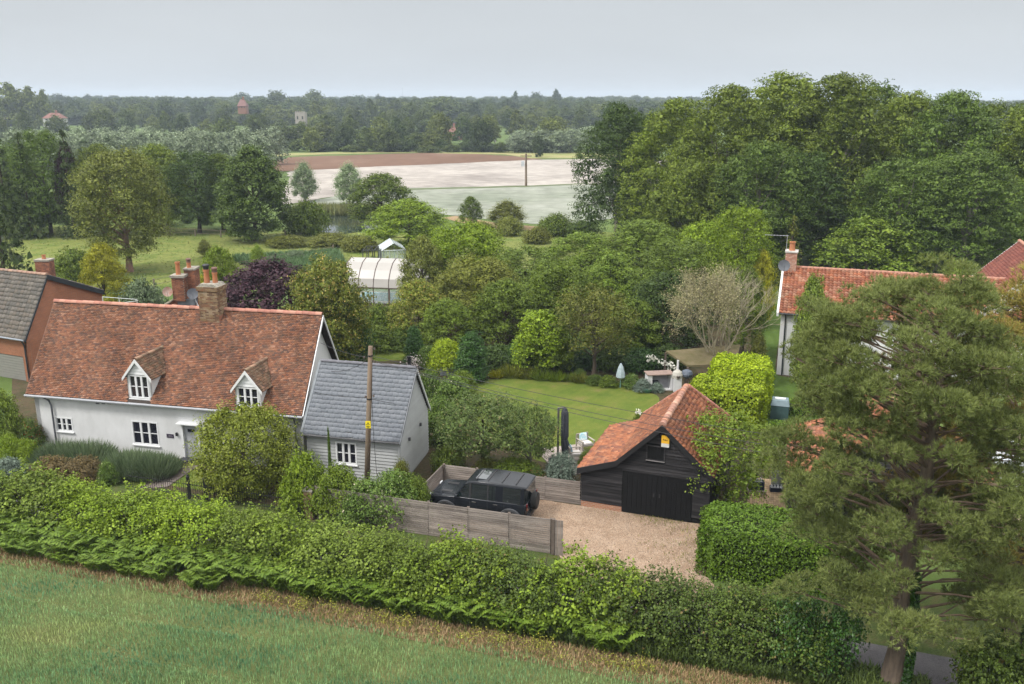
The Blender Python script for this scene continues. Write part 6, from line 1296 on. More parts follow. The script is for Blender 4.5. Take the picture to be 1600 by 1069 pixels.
hm = [hedge_mesh(51, .105, 13, .26), hedge_mesh(52, .075, 19, .22, lpc=15), hedge_mesh(53, .085, 17, .25, lpc=14)]
stems = []
for s in (1, 2):
    rng = R(60 + s); mb = MB()
    for i in range(16):
        x = rng.uniform(-1.7, 1.7); mb.tube([(x, rng.uniform(-.5, .5), -.05), (x + rng.uniform(-.3, .3), rng.uniform(-.6, .6), .9), (x + rng.uniform(-.7, .7), rng.uniform(-.8, .8), 1.8)], [.035, .025, .01], 5, cap=False)
    stems.append(mb.mesh('hedge_stems', fix=False))
segs = [(-25.5, 1, 'mid', 2.4), (-22.6, 0, 'elder', 2.6), (-19.7, 1, 'bright', 2.4), (-17.2, 0, 'hazel', 2.3), (-14.6, 2, 'bright', 2.25), (-12.3, 1, 'elder', 2.15), (-10.2, 0, 'hazel', 2.35), (-7.6, 2, 'elder', 2.2), (-5.3, 1, 'mid', 2.25), (-3.0, 0, 'hazel', 2.4), (-.9, 1, 'thorn', 2.4), (1.7, 0, 'hazel', 2.5), (3.9, 2, 'thorn', 2.25), (6.2, 1, 'thorn', 2.3), (8.0, 1, 'thorn', 2.75), (9.3, 2, 'ivy', 2.7)]
hl = ['far left segment at the edge of the picture', 'pale leaved segment with bare stems on the left', 'bright segment in front of the box balls', 'broad leaved segment below the lavender', 'small leaved bright segment before the railings', 'low pale segment in front of the path gate', 'broad leaved segment below the arching tree', 'pale feathery segment by the brick pillar', 'small leaved segment along the near fence', 'broad bright segment under the rose bushes', 'brownish small leaved segment with red leaves below the fence', 'glossy broad leaved segment at the fence end', 'thorny segment with open stems facing the drive', 'rounded thorny segment beside the drive', 'thorny segment below the trimmed hedge', 'dark ivy covered segment at the pine trunk']
for i, (d, k, m, h) in enumerate(segs):
    P = RF(d, 3.0 if d < -8 else 2.7 if d < 7 else 2.1, 0); t = thing('hedge_shrub', 'field hedge, ' + hl[i], 'hedge', P, RA + (math.pi if i % 2 else 0) + .05 * math.sin(i * 3)); t.scale = (1.12 if d < 9 else .8, 1.25 if d < -8 else 1.4 if d < 7 else 1.0, h / 2.25)
    linkm('stems', stems[i % 2], bark, t); linkm('crown', hm[k], LM[m], t)
pt('bush_low', 1560, 1085, 150, 985, 'thorn', 'bush', 'yellow green bush at the bottom right corner', cat='bush', Y=23.5)
pt('bush_b', 1595, 1050, 90, 930, 'ivy', 'bush', 'dark bush at the right edge beside the lane', cat='bush', Y=27)
pt('bush_low', 1600, 960, 180, 850, 'dark', 'bush', 'dark hedge mass at the right edge under the sparse pine', cat='bush', Y=31)
# --- bracken, weeds, dry grass on the field edge
def ferns():
    rng = R(90); Q = []; T = []
    nP = 360; d = rng.uniform(-25, 4, nP); n = rng.uniform(.55, 2.0, nP)
    n = np.where(d > -12, rng.uniform(1.25, 2.0, nP), n)
    keep = (d < -4) | (rng.uniform(0, 1, nP) < .35); d, n = d[keep], n[keep]
    Vs = []
    for i in range(len(d)):
        base = np.array(RF(d[i], n[i])); sc = rng.uniform(.8, 1.3) * (1.15 if n[i] > 1 else .85); k = rng.integers(5, 8)
        for j in range(k):
            a = 6.283 * j / k + rng.uniform(-.3, .3); L_ = sc * rng.uniform(.75, 1.05); dr = np.array([math.cos(a), math.sin(a), 0]); si = np.array([-dr[1], dr[0], 0])
            m = 9
            for q in range(m):
                t = (q + 1) / (m + .5); r = t * L_; z = L_ * (1.75 * t - .95 * t * t) * .95; p = base + dr * r * .62 + np.array([0, 0, z])
                w = L_ * .40 * (1 - t) ** .7 * min(1, t * 3.2); tp = dr * .06 * L_
                for s in (-1, 1):
                    e = p + si * s * w + tp * 1.2 + np.array([0, 0, -.15 * w]); Vs += [p - tp * .8, p - tp * .1 + si * s * w * .6 - np.array([0, 0, .02]), e, p + tp * 1.3 + si * s * w * .4]
    return leafmesh('bracken', np.array(Vs))
tag(linkm('bracken', ferns(), LM['fern']), 'green bracken along the foot of the field hedge', 'bracken', kind='stuff')
def blades(name, pts, h, w, seed, lean=.3, n3=1):
    rng = R(seed); n = len(pts); a = rng.uniform(0, 6.283, n); hh = h * rng.uniform(.6, 1.25, n)
    d = np.stack([np.cos(a) * lean * rng.uniform(.1, 1, n), np.sin(a) * lean * rng.uniform(.1, 1, n), np.ones(n)], -1)
    s = np.stack([-np.sin(a), np.cos(a), np.zeros(n)], -1) * w; mid = pts + d * hh[:, None] * [.35, .35, .6]; tip = pts + d * hh[:, None] * [1, 1, .95]
    return leafmesh(name, np.stack([pts - s * .6, mid - s, tip, mid + s], 1).reshape(-1, 3))
def strip_pts(n, d0, d1, n0, n1, seed, z=0):
    rng = R(seed); d = rng.uniform(d0, d1, n); q = rng.uniform(n0, n1, n)
    return np.stack([R0.x + RD.x * d + RN.x * q, R0.y + RD.y * d + RN.y * q, np.full(n, z)], -1)
tag(linkm('dry_grass', blades('dry_grass', strip_pts(36000, -26, 16, -.05, 1.5, 6), .2, .012, 7, .9), leafmat('dry_grass_blades', (.28, .19, .095), (.42, .30, .16), odd=(.13, .17, .04), oddf=.3)), 'dry tan grass on the strip between crop and hedge', 'grass', kind='stuff')
wp = strip_pts(15000, -6, 13, 1.25, 2.6, 16); tag(linkm('weeds', blades('weeds', wp, .45, .035, 17, .8), leafmat('weed_leaves', (.06, .10, .025), (.14, .19, .04))), 'green weeds and nettles under the hedge', 'weeds', kind='stuff')
wq = np.concatenate([np.array([tuple(G(px, py))]) + R(int(px)).normal(size=(nq, 3)) * [.45, .3, 0] for px, py, nq in ((1030, 812, 200), (1045, 817, 120), (1010, 808, 60), (1066, 830, 90), (945, 798, 30), (1022, 852, 50), (1072, 872, 110), (1074, 850, 100))]); wq[:, 2] = .02
tag(linkm('drive_weeds', blades('drive_weeds', wq, .11, .012, 27, .9), leafmat('drive_weed_leaves', (.09, .12, .02), (.26, .24, .05))), 'small weeds growing in the gravel by the barn doors', 'weeds', kind='stuff')
rng = R(19); yl = strip_pts(60, -10, 5, .2, .8, 18); V = []
yp = np.repeat(yl, 40, 0) + rng.normal(size=(2400, 3)) * [.16, .16, .12] + [0, 0, .35]
tag(linkm('yellow_weeds', leafmesh('yellow_weeds', leafquads(yp, unit(rng.normal(size=(2400, 3)) + [0, 0, 1.5]), .055, rng)), leafmat('yellow_weed', (.22, .27, .04), (.48, .46, .06))), 'yellow green flowering weeds along the crop edge', 'weeds', kind='stuff')
# --- cereal crop: stalks with blades, in drilled rows
def crop():
    rng = R(101); n = 250000; d = rng.uniform(-34, 22, n); q = -rng.uniform(0, 1, n) ** .8 * 15.0 - .02
    q = np.round(q / .14) * .14 + rng.normal(size=n) * .022
    P = np.stack([R0.x + RD.x * d + RN.x * q, R0.y + RD.y * d + RN.y * q, np.zeros(n)], -1)
    ok = (np.abs(P[:, 0]) < P[:, 1] * .64 + 3) & (P[:, 1] > 13.5) & (P[:, 1] < 38)
    P = P[ok]; q = q[ok]; d = d[ok]; n = len(P)
    patch = np.sin(d * .35 + q * .9) * .5 + np.sin(d * .9 - q * 1.7 + 2) * .3 + np.sin(d * .12 - q * .4) * .5
    thin = np.clip(1 - np.abs(q + 1.9 + .25 * np.sin(d * .3)) / .35, 0, 1) * (d < -8) + np.clip(1 - np.abs(q + 4.3 + .3 * np.sin(d * .25 + 1)) / .3, 0, 1) * .6
    h = .50 * (1 + .10 * patch) * (1 - .5 * thin) * rng.uniform(.8, 1.12, n)
    a = rng.uniform(0, 6.283, n); dr = np.stack([np.cos(a), np.sin(a), np.zeros(n)], -1); s = np.stack([-np.sin(a), np.cos(a), np.zeros(n)], -1)
    l1 = rng.uniform(.01, .09, n)[:, None]; up = np.array([0, 0, 1]); P = P + dr * rng.uniform(0, .03, (n, 1)) + up * (h * .52)[:, None]
    mid = P + dr * l1 * .4 + up * (h * .26)[:, None]; tip = P + dr * l1 + up * (h * rng.uniform(.3, .52, n))[:, None]
    w = .0150
    return leafmesh('crop', np.stack([P - s * w * .6, mid - s * w, tip, mid + s * w], 1).reshape(-1, 3))
cm, t_, N_, L_ = newmat('cereal_blades')
o_ = N_('ShaderNodeOutputMaterial'); b_ = N_('ShaderNodeBsdfPrincipled'); b_.inputs['Roughness'].default_value = .6; g_ = N_('ShaderNodeNewGeometry'); tc_ = N_('ShaderNodeTexCoord')
n1 = N_('ShaderNodeTexNoise'); n1.inputs['Scale'].default_value = .28; n1.inputs['Detail'].default_value = 6; n1.inputs['Roughness'].default_value = .6; mpp = N_('ShaderNodeMapping'); mpp.inputs['Rotation'].default_value = (0, 0, -RA); mpp.inputs['Scale'].default_value = (.45, 1.5, 1); L_(tc_.outputs['Object'], mpp.inputs[0]); L_(mpp.outputs[0], n1.inputs[0])
r1 = N_('ShaderNodeValToRGB'); L_(n1.outputs[0], r1.inputs[0]); el = r1.color_ramp.elements
el[0].position = .36; el[0].color = (.10, .215, .10, 1); el[1].position = .66; el[1].color = (.29, .34, .13, 1); x_ = el.new(.5); x_.color = (.19, .295, .12, 1)
m1 = N_('ShaderNodeMapRange'); m1.inputs[3].default_value = .6; m1.inputs[4].default_value = 1.55; L_(g_.outputs['Random Per Island'], m1.inputs[0])
v1 = N_('ShaderNodeVectorMath'); v1.operation = 'SCALE'; L_(r1.outputs[0], v1.inputs[0]); L_(m1.outputs[0], v1.inputs['Scale']); L_(v1.outputs[0], b_.inputs['Base Color'])
tr_ = N_('ShaderNodeBsdfTranslucent'); L_(v1.outputs[0], tr_.inputs[0]); ms_ = N_('ShaderNodeMixShader'); ms_.inputs[0].default_value = .3; L_(b_.outputs[0], ms_.inputs[1]); L_(tr_.outputs[0], ms_.inputs[2]); L_(ms_.outputs[0], o_.inputs[0])
tag(linkm('cereal_crop', crop(), cm), 'green cereal crop filling the foreground field', 'crop', kind='stuff')
# rough tussocks in the paddock
rng = R(33); n = 5000; yy = rng.uniform(86, 132, n); xx = rng.uniform(-.62, .05, n) * yy
gp = np.stack([xx, yy, np.full(n, .02)], -1)
tag(linkm('pasture_tussocks', blades('tussocks', gp, .16, .06, 35, 1.2), leafmat('tussock_blades', (.13, .165, .035), (.18, .20, .055))), 'rough grass tufts scattered over the paddock', 'grass', kind='stuff')
n = 9000; pp = np.array([tuple(G(px, py)) for px, py in zip(rng.uniform(430, 630, 400), rng.uniform(343, 350, 400))]); pp = pp[rng.integers(0, 400, n)] + rng.normal(size=(n, 3)) * [1.2, .8, 0]
pp2 = np.array([tuple(G(px, py)) for px, py in zip(rng.uniform(470, 600, 200), rng.uniform(334, 337, 200))]); pp2 = pp2[rng.integers(0, 200, 5000)] + rng.normal(size=(5000, 3)) * [1.2, .8, 0]
tag(linkm('reeds', blades('reeds', pp2, 1.7, .05, 36, .2), leafmat('reed_blades', (.16, .2, .07), (.3, .3, .12))), 'tall reeds behind the pond', 'reeds', kind='stuff')
n = 16000; Q = [G(px, py) for px, py in ((360, 408), (530, 398), (540, 420), (430, 432))]; s_, t2 = rng.uniform(0, 1, n), rng.uniform(0, 1, n)
pq = np.array([[*(Q[0] * (1 - a) + Q[1] * a) * (1 - b) + (Q[3] * (1 - a) + Q[2] * a) * b] for a, b in zip(s_, t2)])
tag(linkm('tall_meadow', blades('tall_meadow', pq, .9, .06, 37, .5), leafmat('blue_green_grass', (.08, .15, .06), (.14, .22, .09))), 'blue green tall grass left of the pool cover', 'grass', kind='stuff')
# --- the big pine in front
def pine(P, h, m, name, label, lean, seed, npad, tufts, RX, RY, zlo, padr, nneed=7, ln=.2, trunk_r=.34, twist=0., cx=0., prof=None):
    """trunk, limbs that carry flat pads of needle tufts all through the crown"""
    rng = R(seed); t = thing(name, label, 'tree', P); mb = MB(); bm_ = MB()
    pts = [Vector((lean[0] * s ** 1.2, lean[1] * s, h * .93 * s)) + Vector((rng.uniform(-.1, .1), rng.uniform(-.08, .08), 0)) for s in np.linspace(0, 1, 9)]
    pts[0] = Vector((0, 0, -.2)); mb.tube(pts, [trunk_r * 1.25] + [trunk_r * (1 - .8 * (i / 8)) for i in range(1, 9)], 12); pads = []
    for i in range(npad):
        s = zlo + (1 - zlo) * ((i + .5) / npad) ** .95; a = i * 2.39996 + rng.uniform(-.5, .5); e_ = prof((s - zlo) / (1 - zlo)); f = rng.uniform(.3, 1.0) ** .45
        k = min(7.99, s * 8 * .96); j = int(k); ctr = pts[j].lerp(pts[j + 1], k - j); lx = cx((s - zlo) / (1 - zlo)); sx_ = RX * (1 if math.cos(a) < 0 else .66)
        p = ctr + Vector((lx + math.cos(a) * sx_ * e_ * f, math.sin(a) * RY * e_ * f, rng.uniform(-.2, .2))); r = padr * rng.uniform(.7, 1.3)
        ks = max(.6, k - .25 - .35 * (p - ctr).length / 2); j = int(ks); st = pts[j].lerp(pts[j + 1], ks - j); mid = st.lerp(p, .55) + Vector((rng.uniform(-.2, .2), rng.uniform(-.2, .2), .12))
        rb = .022 + .010 * (p - st).length; bm_.tube([st, st.lerp(mid, .5), mid, p], [rb, rb * .8, rb * .6, .015], 5, cap=False)
        for q in range(5):
            sa = rng.uniform(0, 6.283); e = p + Vector((math.cos(sa) * r * .8, math.sin(sa) * r * .8, rng.uniform(.0, .25))); bm_.tube([mid.lerp(p, .6), p.lerp(e, .5), e], [.022, .016, .006], 3, cap=False)
            rr = r * rng.uniform(.42, .62); pads.append((e.x, e.y, e.z, rr, rr, rr * .85))
        pads.append((p.x, p.y, p.z + .12, r * .6, r * .6, r * .55))
    for q in range(9): rr = padr * rng.uniform(.7, 1); pads.append((pts[8].x + rng.uniform(-.9, .9), pts[8].y + rng.uniform(-.9, .9), pts[8].z + rng.uniform(-.9, .35), rr, rr, rr * .7))
    pads = np.array(pads); wgt = pads[:, 3] ** 2; k = rng.choice(len(pads), tufts, p=wgt / wgt.sum()); d = unit(rng.normal(size=(tufts, 3)) + [0, 0, .45])
    c = pads[k, :3] + d * pads[k, 3:6] * rng.uniform(.6, 1.05, (tufts, 1)); ax = unit(d * .8 + [0, 0, .55] + rng.normal(size=(tufts, 3)) * .3)
    cc = np.repeat(c, nneed, 0); aa = unit(np.repeat(ax, nneed, 0) + rng.normal(size=(tufts * nneed, 3)) * .45); L_ = ln * rng.uniform(.7, 1.2, (len(cc), 1)); s = unit(np.cross(aa, rng.normal(size=aa.shape))) * ln * .055
    V = np.stack([cc - s, cc + s, cc + aa * L_], 1).reshape(-1, 3)
    linkm('trunk', mb.mesh('pine_trunk', fix=False, smooth=True), barkpine, t); linkm('branches', bm_.mesh('pine_branches', fix=False), mat('pine_branch_bark', (.20, .14, .10), rough=.9, var=.3), t)
    linkm('needles', npmesh('needles', V, tris=np.arange(len(V)).reshape(-1, 3)), LM[m], t); return t, pts
P = G(1392, 1075); hp = A(1400, 418, P.y).z * 1.04
PT, ppts = pine(P, hp, 'pine', 'pine_tree', 'large green Scots pine with ivy on its trunk beside the lane', (.75, .5), 7, 150, 42000, 4.2, 3.6, .235, .66, nneed=12, ln=.165, cx=lambda t: float(np.interp(t, [0, .5, .8, 1], [.2, 0, -.9, -1.5])),
    prof=lambda t: float(np.interp(t, [0, .1, .2, .32, .42, .55, .66, .8, .93, 1], [.7, 1.02, .92, .68, .98, .98, .70, .92, .72, .3])))
rng = R(44); iv = []
for i in range(5000):
    s = rng.uniform(0, .30); a = rng.uniform(-1.5, 1.3); k = s * 8; j = int(k); p = ppts[j].lerp(ppts[j + 1], k - j); r = .34 * (1.25 - .8 * s) + rng.uniform(.0, .10)
    iv.append((p.x + math.cos(a) * r, p.y + math.sin(a) * r, p.z))
iv = np.array(iv); nn = unit(rng.normal(size=iv.shape) * .5 + [0.4, -.6, .4]); linkm('ivy', leafmesh('ivy', leafquads(iv, nn, .09, rng, .9)), LM['ivy'], PT)
P2 = G(1582, 1010); pine(P2, A(1600, 405, P2.y).z, 'larch', 'sparse_pine', 'sparse yellowish pine with open branches at the right edge', (-.3, .6), 12, 120, 18000, 4.6, 3.6, .30, .60, nneed=9, ln=.18, cx=lambda t: -.3, trunk_r=.22,
    prof=lambda t: (.7 + .3 * math.sin(math.pi * t)) * min(1, (1.08 - t) * 3))
# ================================================================ FENCES, PILLAR, RAILINGS
oakf = mat('weathered_fence_boards', (.265, .23, .205), rough=.9, col2=(.155, .13, .115), scale=1.6, bump=.6, bscale=24, stretch=(.5, .5, 4), island=.22, contrast=1.3)
fpost = mat('fence_posts', (.15, .12, .10), rough=.9, var=.2, scale=4, bump=.4, island=.15)
def slat_fence(name, label, p0, p1, h, bays, nb, gap=.022, out=1):
    t = thing(name, label, 'fence', p0); d = (p1 - p0); L_ = d.length; d.normalize(); n = V3(d.y, -d.x, 0) * out; bay = L_ / bays
    for i in range(bays + 1):
        q = p0 + d * (bay * i) - d * .05; MB().box(q - n * .09, d * .10, n * .09, V3(0, 0, h + .03)).build('post', fpost, t)
    for i in range(bays):
        for j in range(nb):
            bh = h / nb; z = .03 + j * bh; q = p0 + d * (bay * i + .008) + n * (.002 + .006 * random.random()) + V3(0, 0, z)
            MB().box(q, d * (bay - .016), n * .024, V3(0, 0, bh - gap)).build('slat', oakf, t)
    return t
HF = 1.55
slat_fence('timber_fence', 'long horizontal board fence on the lane side of the parked car', RF(-11.35, 7.3), RF(-.62, 7.3), HF, 6, 17)
slat_fence('timber_fence', 'horizontal board fence behind the parked car, ending at the barn', RF(-7.2, 12.15), RF(2.85, 12.15), 1.15, 6, 11)
slat_fence('timber_fence', 'short end fence closing the parking bay in front of the bonnet', RF(-7.22, 12.1), RF(-7.22, 7.4), 1.15, 2, 11)
g_ = thing('gate_post', 'pair of upright boards ending the long fence by the drive', 'gate', RF(-.56, 7.27)); MB().box(RF(-.56, 7.21), RD * .12, RN * .12, V3(0, 0, 1.6)).build('post', fpost, g_)
for i in range(3): MB().box(RF(-.43 + i * .115, 7.24), RD * .10, RN * .03, V3(0, 0, 1.58)).build('board', oakf, g_)
bp_ = thing('brick_pillar', 'square buff brick pillar between railings and long fence', 'pillar', RF(-11.75, 7.7)); brick_block(bp_, 'brickwork', RF(-11.85, 7.1, 0), RD, RN, .42, .42, 1.35, buff, label='buff bricks'); MB().box(RF(-11.88, 7.07, 1.35), RD * .48, RN * .48, V3(0, 0, .06)).build('cap', cement, bp_)
iron = mat('black_iron', (.018, .018, .02), rough=.5)
def railing(label, d0, d1, n=7.35, name='iron_railing'):
    t = thing(name, label, 'railing', RF(d0, n)); mb = MB(); k = int(abs(d1 - d0) / .125); sgn = 1 if d1 > d0 else -1
    for z in (.18, .72): MB().box(RF(d0, n, z), RD * (d1 - d0), RN * .02, V3(0, 0, .03)).build('rail', iron, t)
    for i in range(k):
        q = RF(d0 + sgn * (i + .5) * .125, n + .01); mb.tube([q + V3(0, 0, .04), q + V3(0, 0, .9)], .010, 4)
        if i % 2 == 0 and i + 1 < k:
            a = q + V3(0, 0, .88); b = RF(d0 + sgn * (i + 1.5) * .125, n + .01, .88); mid = (a + b) / 2 + V3(0, 0, .07); mb.tube([a, a.lerp(mid, .5) + V3(0, 0, .02), mid, b.lerp(mid, .5) + V3(0, 0, .02), b], .009, 4)
    tag(mb.build('bars', iron, t, fix=False), kind='stuff'); return t
railing('hoop topped iron railing right of the garden gate', -17.1, -12.0); railing('hoop topped iron railing left of the garden gate', -21.5, -18.1); railing('low iron garden gate at the head of the paved path', -18.0, -17.2, name='iron_gate')
for d, lab in ((-18.05, 'left square iron gate post with cap'), (-17.15, 'right square iron gate post with cap')):
    t = thing('gate_post', lab, 'post', RF(d, 7.38)); MB().cbox(RF(d, 7.38, .55), .12, .12, 1.1).build('shaft', iron, t); MB().lathe(RF(d, 7.38, 1.1), [(.09, 0), (.09, .03), (.05, .05), (.06, .10), (.01, .14)], 8).build('cap', iron, t)
# trellis and low wall left of the cottage
tr = thing('trellis', 'brown diamond trellis panel at the left cottage corner', 'trellis', G(15, 690)); o_ = G(2, 695); d_ = V3(1, -.25, 0).normalized(); mb = MB()
for i in range(12):
    a = o_ + d_ * (i * .17); mb.box(a, d_ * .02 + V3(0, 0, 0), V3(0, .02, 0), d_ * 1.0 + V3(0, 0, 1.2)); mb.box(a + d_ * 1.0, d_ * .02, V3(0, .015, 0), d_ * -1.0 + V3(0, 0, 1.2))
mb.build('laths', mat('brown_trellis', (.16, .10, .06)), tr); MB().box(o_ - d_ * .1, d_ * .1, V3(0, .1, 0), V3(0, 0, 1.4)).build('post', mat('brown_trellis', (.16, .10, .06)), tr)
# ================================================================ THE BLACK OFF-ROAD CAR (x forward, y left)
paint = mat('black_car_paint', (.010, .012, .016), rough=.18, var=.0, spec=.25, coat=.15)
trim = mat('black_plastic', (.022, .022, .024), rough=.6, var=.1); tyre_m = mat('tyre_rubber', (.018, .018, .018), rough=.85, bump=.3); rimm = mat('dark_alloy', (.10, .10, .11), rough=.3, metal=.8)
tint = mat('tinted_glass', (.012, .018, .02), rough=.05, spec=1.0, coat=1)
silver = mat('bright_trim', (.5, .5, .52), rough=.25, metal=.9)
def shell(secs, name, m, parent, bev=.03, smooth=True, seg=2):
    """secs: list of (x, [(y,z)...]) closed loops with the same count; a bevelled closed body"""
    bm = bmesh.new(); rings = [[bm.verts.new((x, y, z)) for y, z in lp] for x, lp in secs]; n = len(rings[0])
    for a, b in zip(rings[:-1], rings[1:]):
        for i in range(n): bm.faces.new((a[i], a[(i + 1) % n], b[(i + 1) % n], b[i]))
    bm.faces.new(rings[0]); bm.faces.new(list(reversed(rings[-1]))); bmesh.ops.recalc_face_normals(bm, faces=bm.faces)
    if bev: bmesh.ops.bevel(bm, geom=[e for e in bm.edges if e.calc_face_angle(0) > .28], offset=bev, segments=seg, affect='EDGES', clamp_overlap=True)
    me = bpy.data.meshes.new(name); bm.to_mesh(me); bm.free()
    if smooth:
        me.shade_smooth(); me.set_sharp_from_angle(angle=R_(38))
    return linkm(name, me, m, parent)
def lbuild(mb, name, m, parent, smooth=False): return linkm(name, mb.mesh(name, None, smooth), m, parent)
def sym(half): return half + [(-y, z) for y, z in reversed(half)]
def wheel(parent, x, y, z, r, w, name='wheel', axis='y'):
    wh = MB(); prof = [(r * .62, -w / 2), (r * .93, -w / 2), (r, -w * .36), (r, w * .36), (r * .93, w / 2), (r * .62, w / 2)]; k = 28
    for rr, t in prof:
        for j in range(k): a = 6.28318 * j / k; wh.v.append((x + rr * math.cos(a), y + t, z + rr * math.sin(a)) if axis == 'y' else (x + t, y + rr * math.cos(a), z + rr * math.sin(a)))
    for i in range(5):
        for j in range(k): a = i * k + j; b = i * k + (j + 1) % k; wh.f.append((a, b, b + k, a + k))
    for j in range(k): wh.f.append((5 * k + j, 5 * k + (j + 1) % k, (j + 1) % k, j))
    o = linkm(name, wh.mesh(name), tyre_m, parent); hub = MB()
    for s in (-1, 1):
        for q in range(10):
            a = 6.28318 * q / 10; c, sn = math.cos(a), math.sin(a); p = lambda rr, t, da=0: (x + rr * math.cos(a + da), y + s * t, z + rr * math.sin(a + da)) if axis == 'y' else (x + s * t, y + rr * math.cos(a + da), z + rr * math.sin(a + da))
            hub.prism([p(r * .12, w * .42, -.5), p(r * .6, w * .34, -.12), p(r * .6, w * .34, .12), p(r * .12, w * .42, .5)], (0, -s * .03, 0) if axis == 'y' else (-s * .03, 0, 0))
    if name == 'wheel': linkm('rim', hub.mesh('rim'), rimm, o)
    return o
def suv(label, loc, rz):
    t = thing('parked_car', label, 'car', loc, rz)
    # lower body, front at +x
    def ring(hw, zb, zs, tuck=.0): return sym([(hw - .06, zb), (hw, zb + .10), (hw, zs - .10), (hw - .035, zs)])
    shell([(-2.28, ring(.90, .55, 1.12)), (-2.24, ring(.95, .42, 1.16)), (-1.3, ring(.985, .40, 1.17)), (.2, ring(.99, .40, 1.165)), (1.0, ring(.985, .42, 1.155)), (1.30, ring(.98, .44, 1.13)), (2.12, ring(.95, .46, 1.075)), (2.33, ring(.88, .50, .99)), (2.38, ring(.80, .58, .90))], 'body', paint, t, .045, seg=3)
    # bonnet with raised centre
    shell([(.92, [(-.72, 1.12), (-.68, 1.19), (.68, 1.19), (.72, 1.12)]), (2.0, [(-.66, 1.06), (-.62, 1.115), (.62, 1.115), (.66, 1.06)]), (2.22, [(-.6, 1.02), (-.56, 1.06), (.56, 1.06), (.6, 1.02)])], 'bonnet', paint, t, .03)
    for s in (-1, 1): lbuild(MB().cbox((1.55, s * .42, 1.145), .62, .20, .03), 'bonnet_plate', mat('chequer_plate', (.03, .03, .033), rough=.45), t)
    # glasshouse
    gh = lambda hw, z0, tw, z1: [(hw, z0), (tw, z1), (-tw, z1), (-hw, z0)]
    shell([(-2.20, gh(.90, 1.12, .80, 1.80)), (-2.12, gh(.91, 1.12, .81, 1.84)), (-.6, gh(.92, 1.12, .82, 1.86)), (.38, gh(.92, 1.12, .81, 1.84)), (.55, gh(.92, 1.12, .80, 1.76)), (1.02, gh(.91, 1.12, .90, 1.19))], 'cabin', tint, t, .02)
    # roof
    shell([(-2.27, [(-.76, 1.83), (-.74, 1.90), (.74, 1.90), (.76, 1.83)]), (-1.9, [(-.84, 1.83), (-.79, 1.945), (.79, 1.945), (.84, 1.83)]), (-.4, [(-.85, 1.84), (-.80, 1.96), (.80, 1.96), (.85, 1.84)]), (.30, [(-.84, 1.83), (-.79, 1.93), (.79, 1.93), (.84, 1.83)]), (.58, [(-.80, 1.76), (-.76, 1.83), (.76, 1.83), (.80, 1.76)])], 'roof', paint, t, .035, seg=3)
    for x in (-1.75, -1.1, -.45, .1): lbuild(MB().box((x, -.62, 1.955), (.05, 0, 0), (0, 1.24, 0), (0, 0, .022)), 'roof_rib', trim, t)
    lbuild(MB().box((-.3, -.5, 1.958), (.5, 0, 0), (0, 1.0, 0), (0, 0, .012)), 'sunroof', tint, t)
    for s in (-1, 1):
        # pillars, side body colour panel, handles, mirror, arches
        for x, w_, m_ in ((.30, .09, trim), (-.52, .07, trim), (-1.18, .34, paint), (-2.16, .16, paint)):
            lbuild(MB().prism([(x, s * .925, 1.15), (x + w_, s * .925, 1.15), (x + w_ - .01, s * .83, 1.85), (x - .01, s * .83, 1.85)], (0, s * -.02, 0)), 'pillar', m_, t)
        lbuild(MB().prism([(1.03, s * .91, 1.17), (1.10, s * .88, 1.17), (.60, s * .80, 1.80), (.52, s * .81, 1.80)], (0, s * .03, 0)), 'pillar', paint, t)
        for x in (.15, -.85): lbuild(MB().box((x - .12, s * .99, 1.02), (.2, 0, 0), (0, s * .025, 0), (0, 0, .035)), 'door_handle', silver, t)
        for x in (1.08, .33, -.50, -1.28): lbuild(MB().box((x, s * .9885, .48), (.012, 0, 0), (0, s * .004, 0), (0, 0, .64)), 'door_gap', black_m, t)
        lbuild(MB().box((-2.1, s * .985, .43), (3.9, 0, 0), (0, s * .02, 0), (0, 0, .09)), 'sill', trim, t)
        mi = shell([(.86, [(s * 1.0, 1.16), (s * 1.0, 1.33), (s * 1.20, 1.33), (s * 1.22, 1.16)]), (1.0, [(s * 1.0, 1.18), (s * 1.0, 1.31), (s * 1.18, 1.31), (s * 1.20, 1.18)])], 'mirror', paint, t, .02)
        for x in (1.46, -1.56):
            ar = MB(); k = 14
            for j in range(k + 1):
                a = math.pi * j / k
                for rr, yy in ((.44, .97), (.55, .97), (.53, 1.045), (.44, 1.045)): ar.v.append((x + rr * math.cos(a), s * yy, .40 + rr * math.sin(a)))
            for j in range(k):
                for q in range(4): a = j * 4 + q; b = j * 4 + (q + 1) % 4; ar.f.append((a, b, b + 4, a + 4))
            ar.f += [(0, 1, 2, 3), (k * 4 + 3, k * 4 + 2, k * 4 + 1, k * 4)]; lbuild(ar, 'wheel_arch', mat('grey_arch_edge', (.06, .062, .068), rough=.35), t)
            lbuild(MB().tube([(x, s * .60, .42), (x, s * .962, .42)], .43, 24), 'arch_void', black_m, t); wheel(t, x, s * .90, .40, .40, .26)
        lbuild(MB().cbox((2.335, s * .66, .93), .06, .26, .20), 'headlight', mat('headlight_glass', (.55, .57, .6), rough=.1), t); lbuild(MB().cbox((-2.285, s * .80, 1.02), .03, .12, .30), 'tail_light', mat('tail_light', (.22, .015, .015), rough=.15, coat=1), t)
    lbuild(MB().cbox((2.36, 0, .86), .05, 1.0, .2), 'grille', trim, t); lbuild(MB().cbox((2.38, 0, .56), .14, 1.7, .2), 'bumper', trim, t); lbuild(MB().cbox((-2.31, 0, .56), .14, 1.72, .2), 'bumper', trim, t)
    lbuild(MB().box((-2.235, -.70, 1.2), (-.01, 0, 0), (0, 1.4, 0), (.06, 0, .55)), 'rear_window', tint, t)
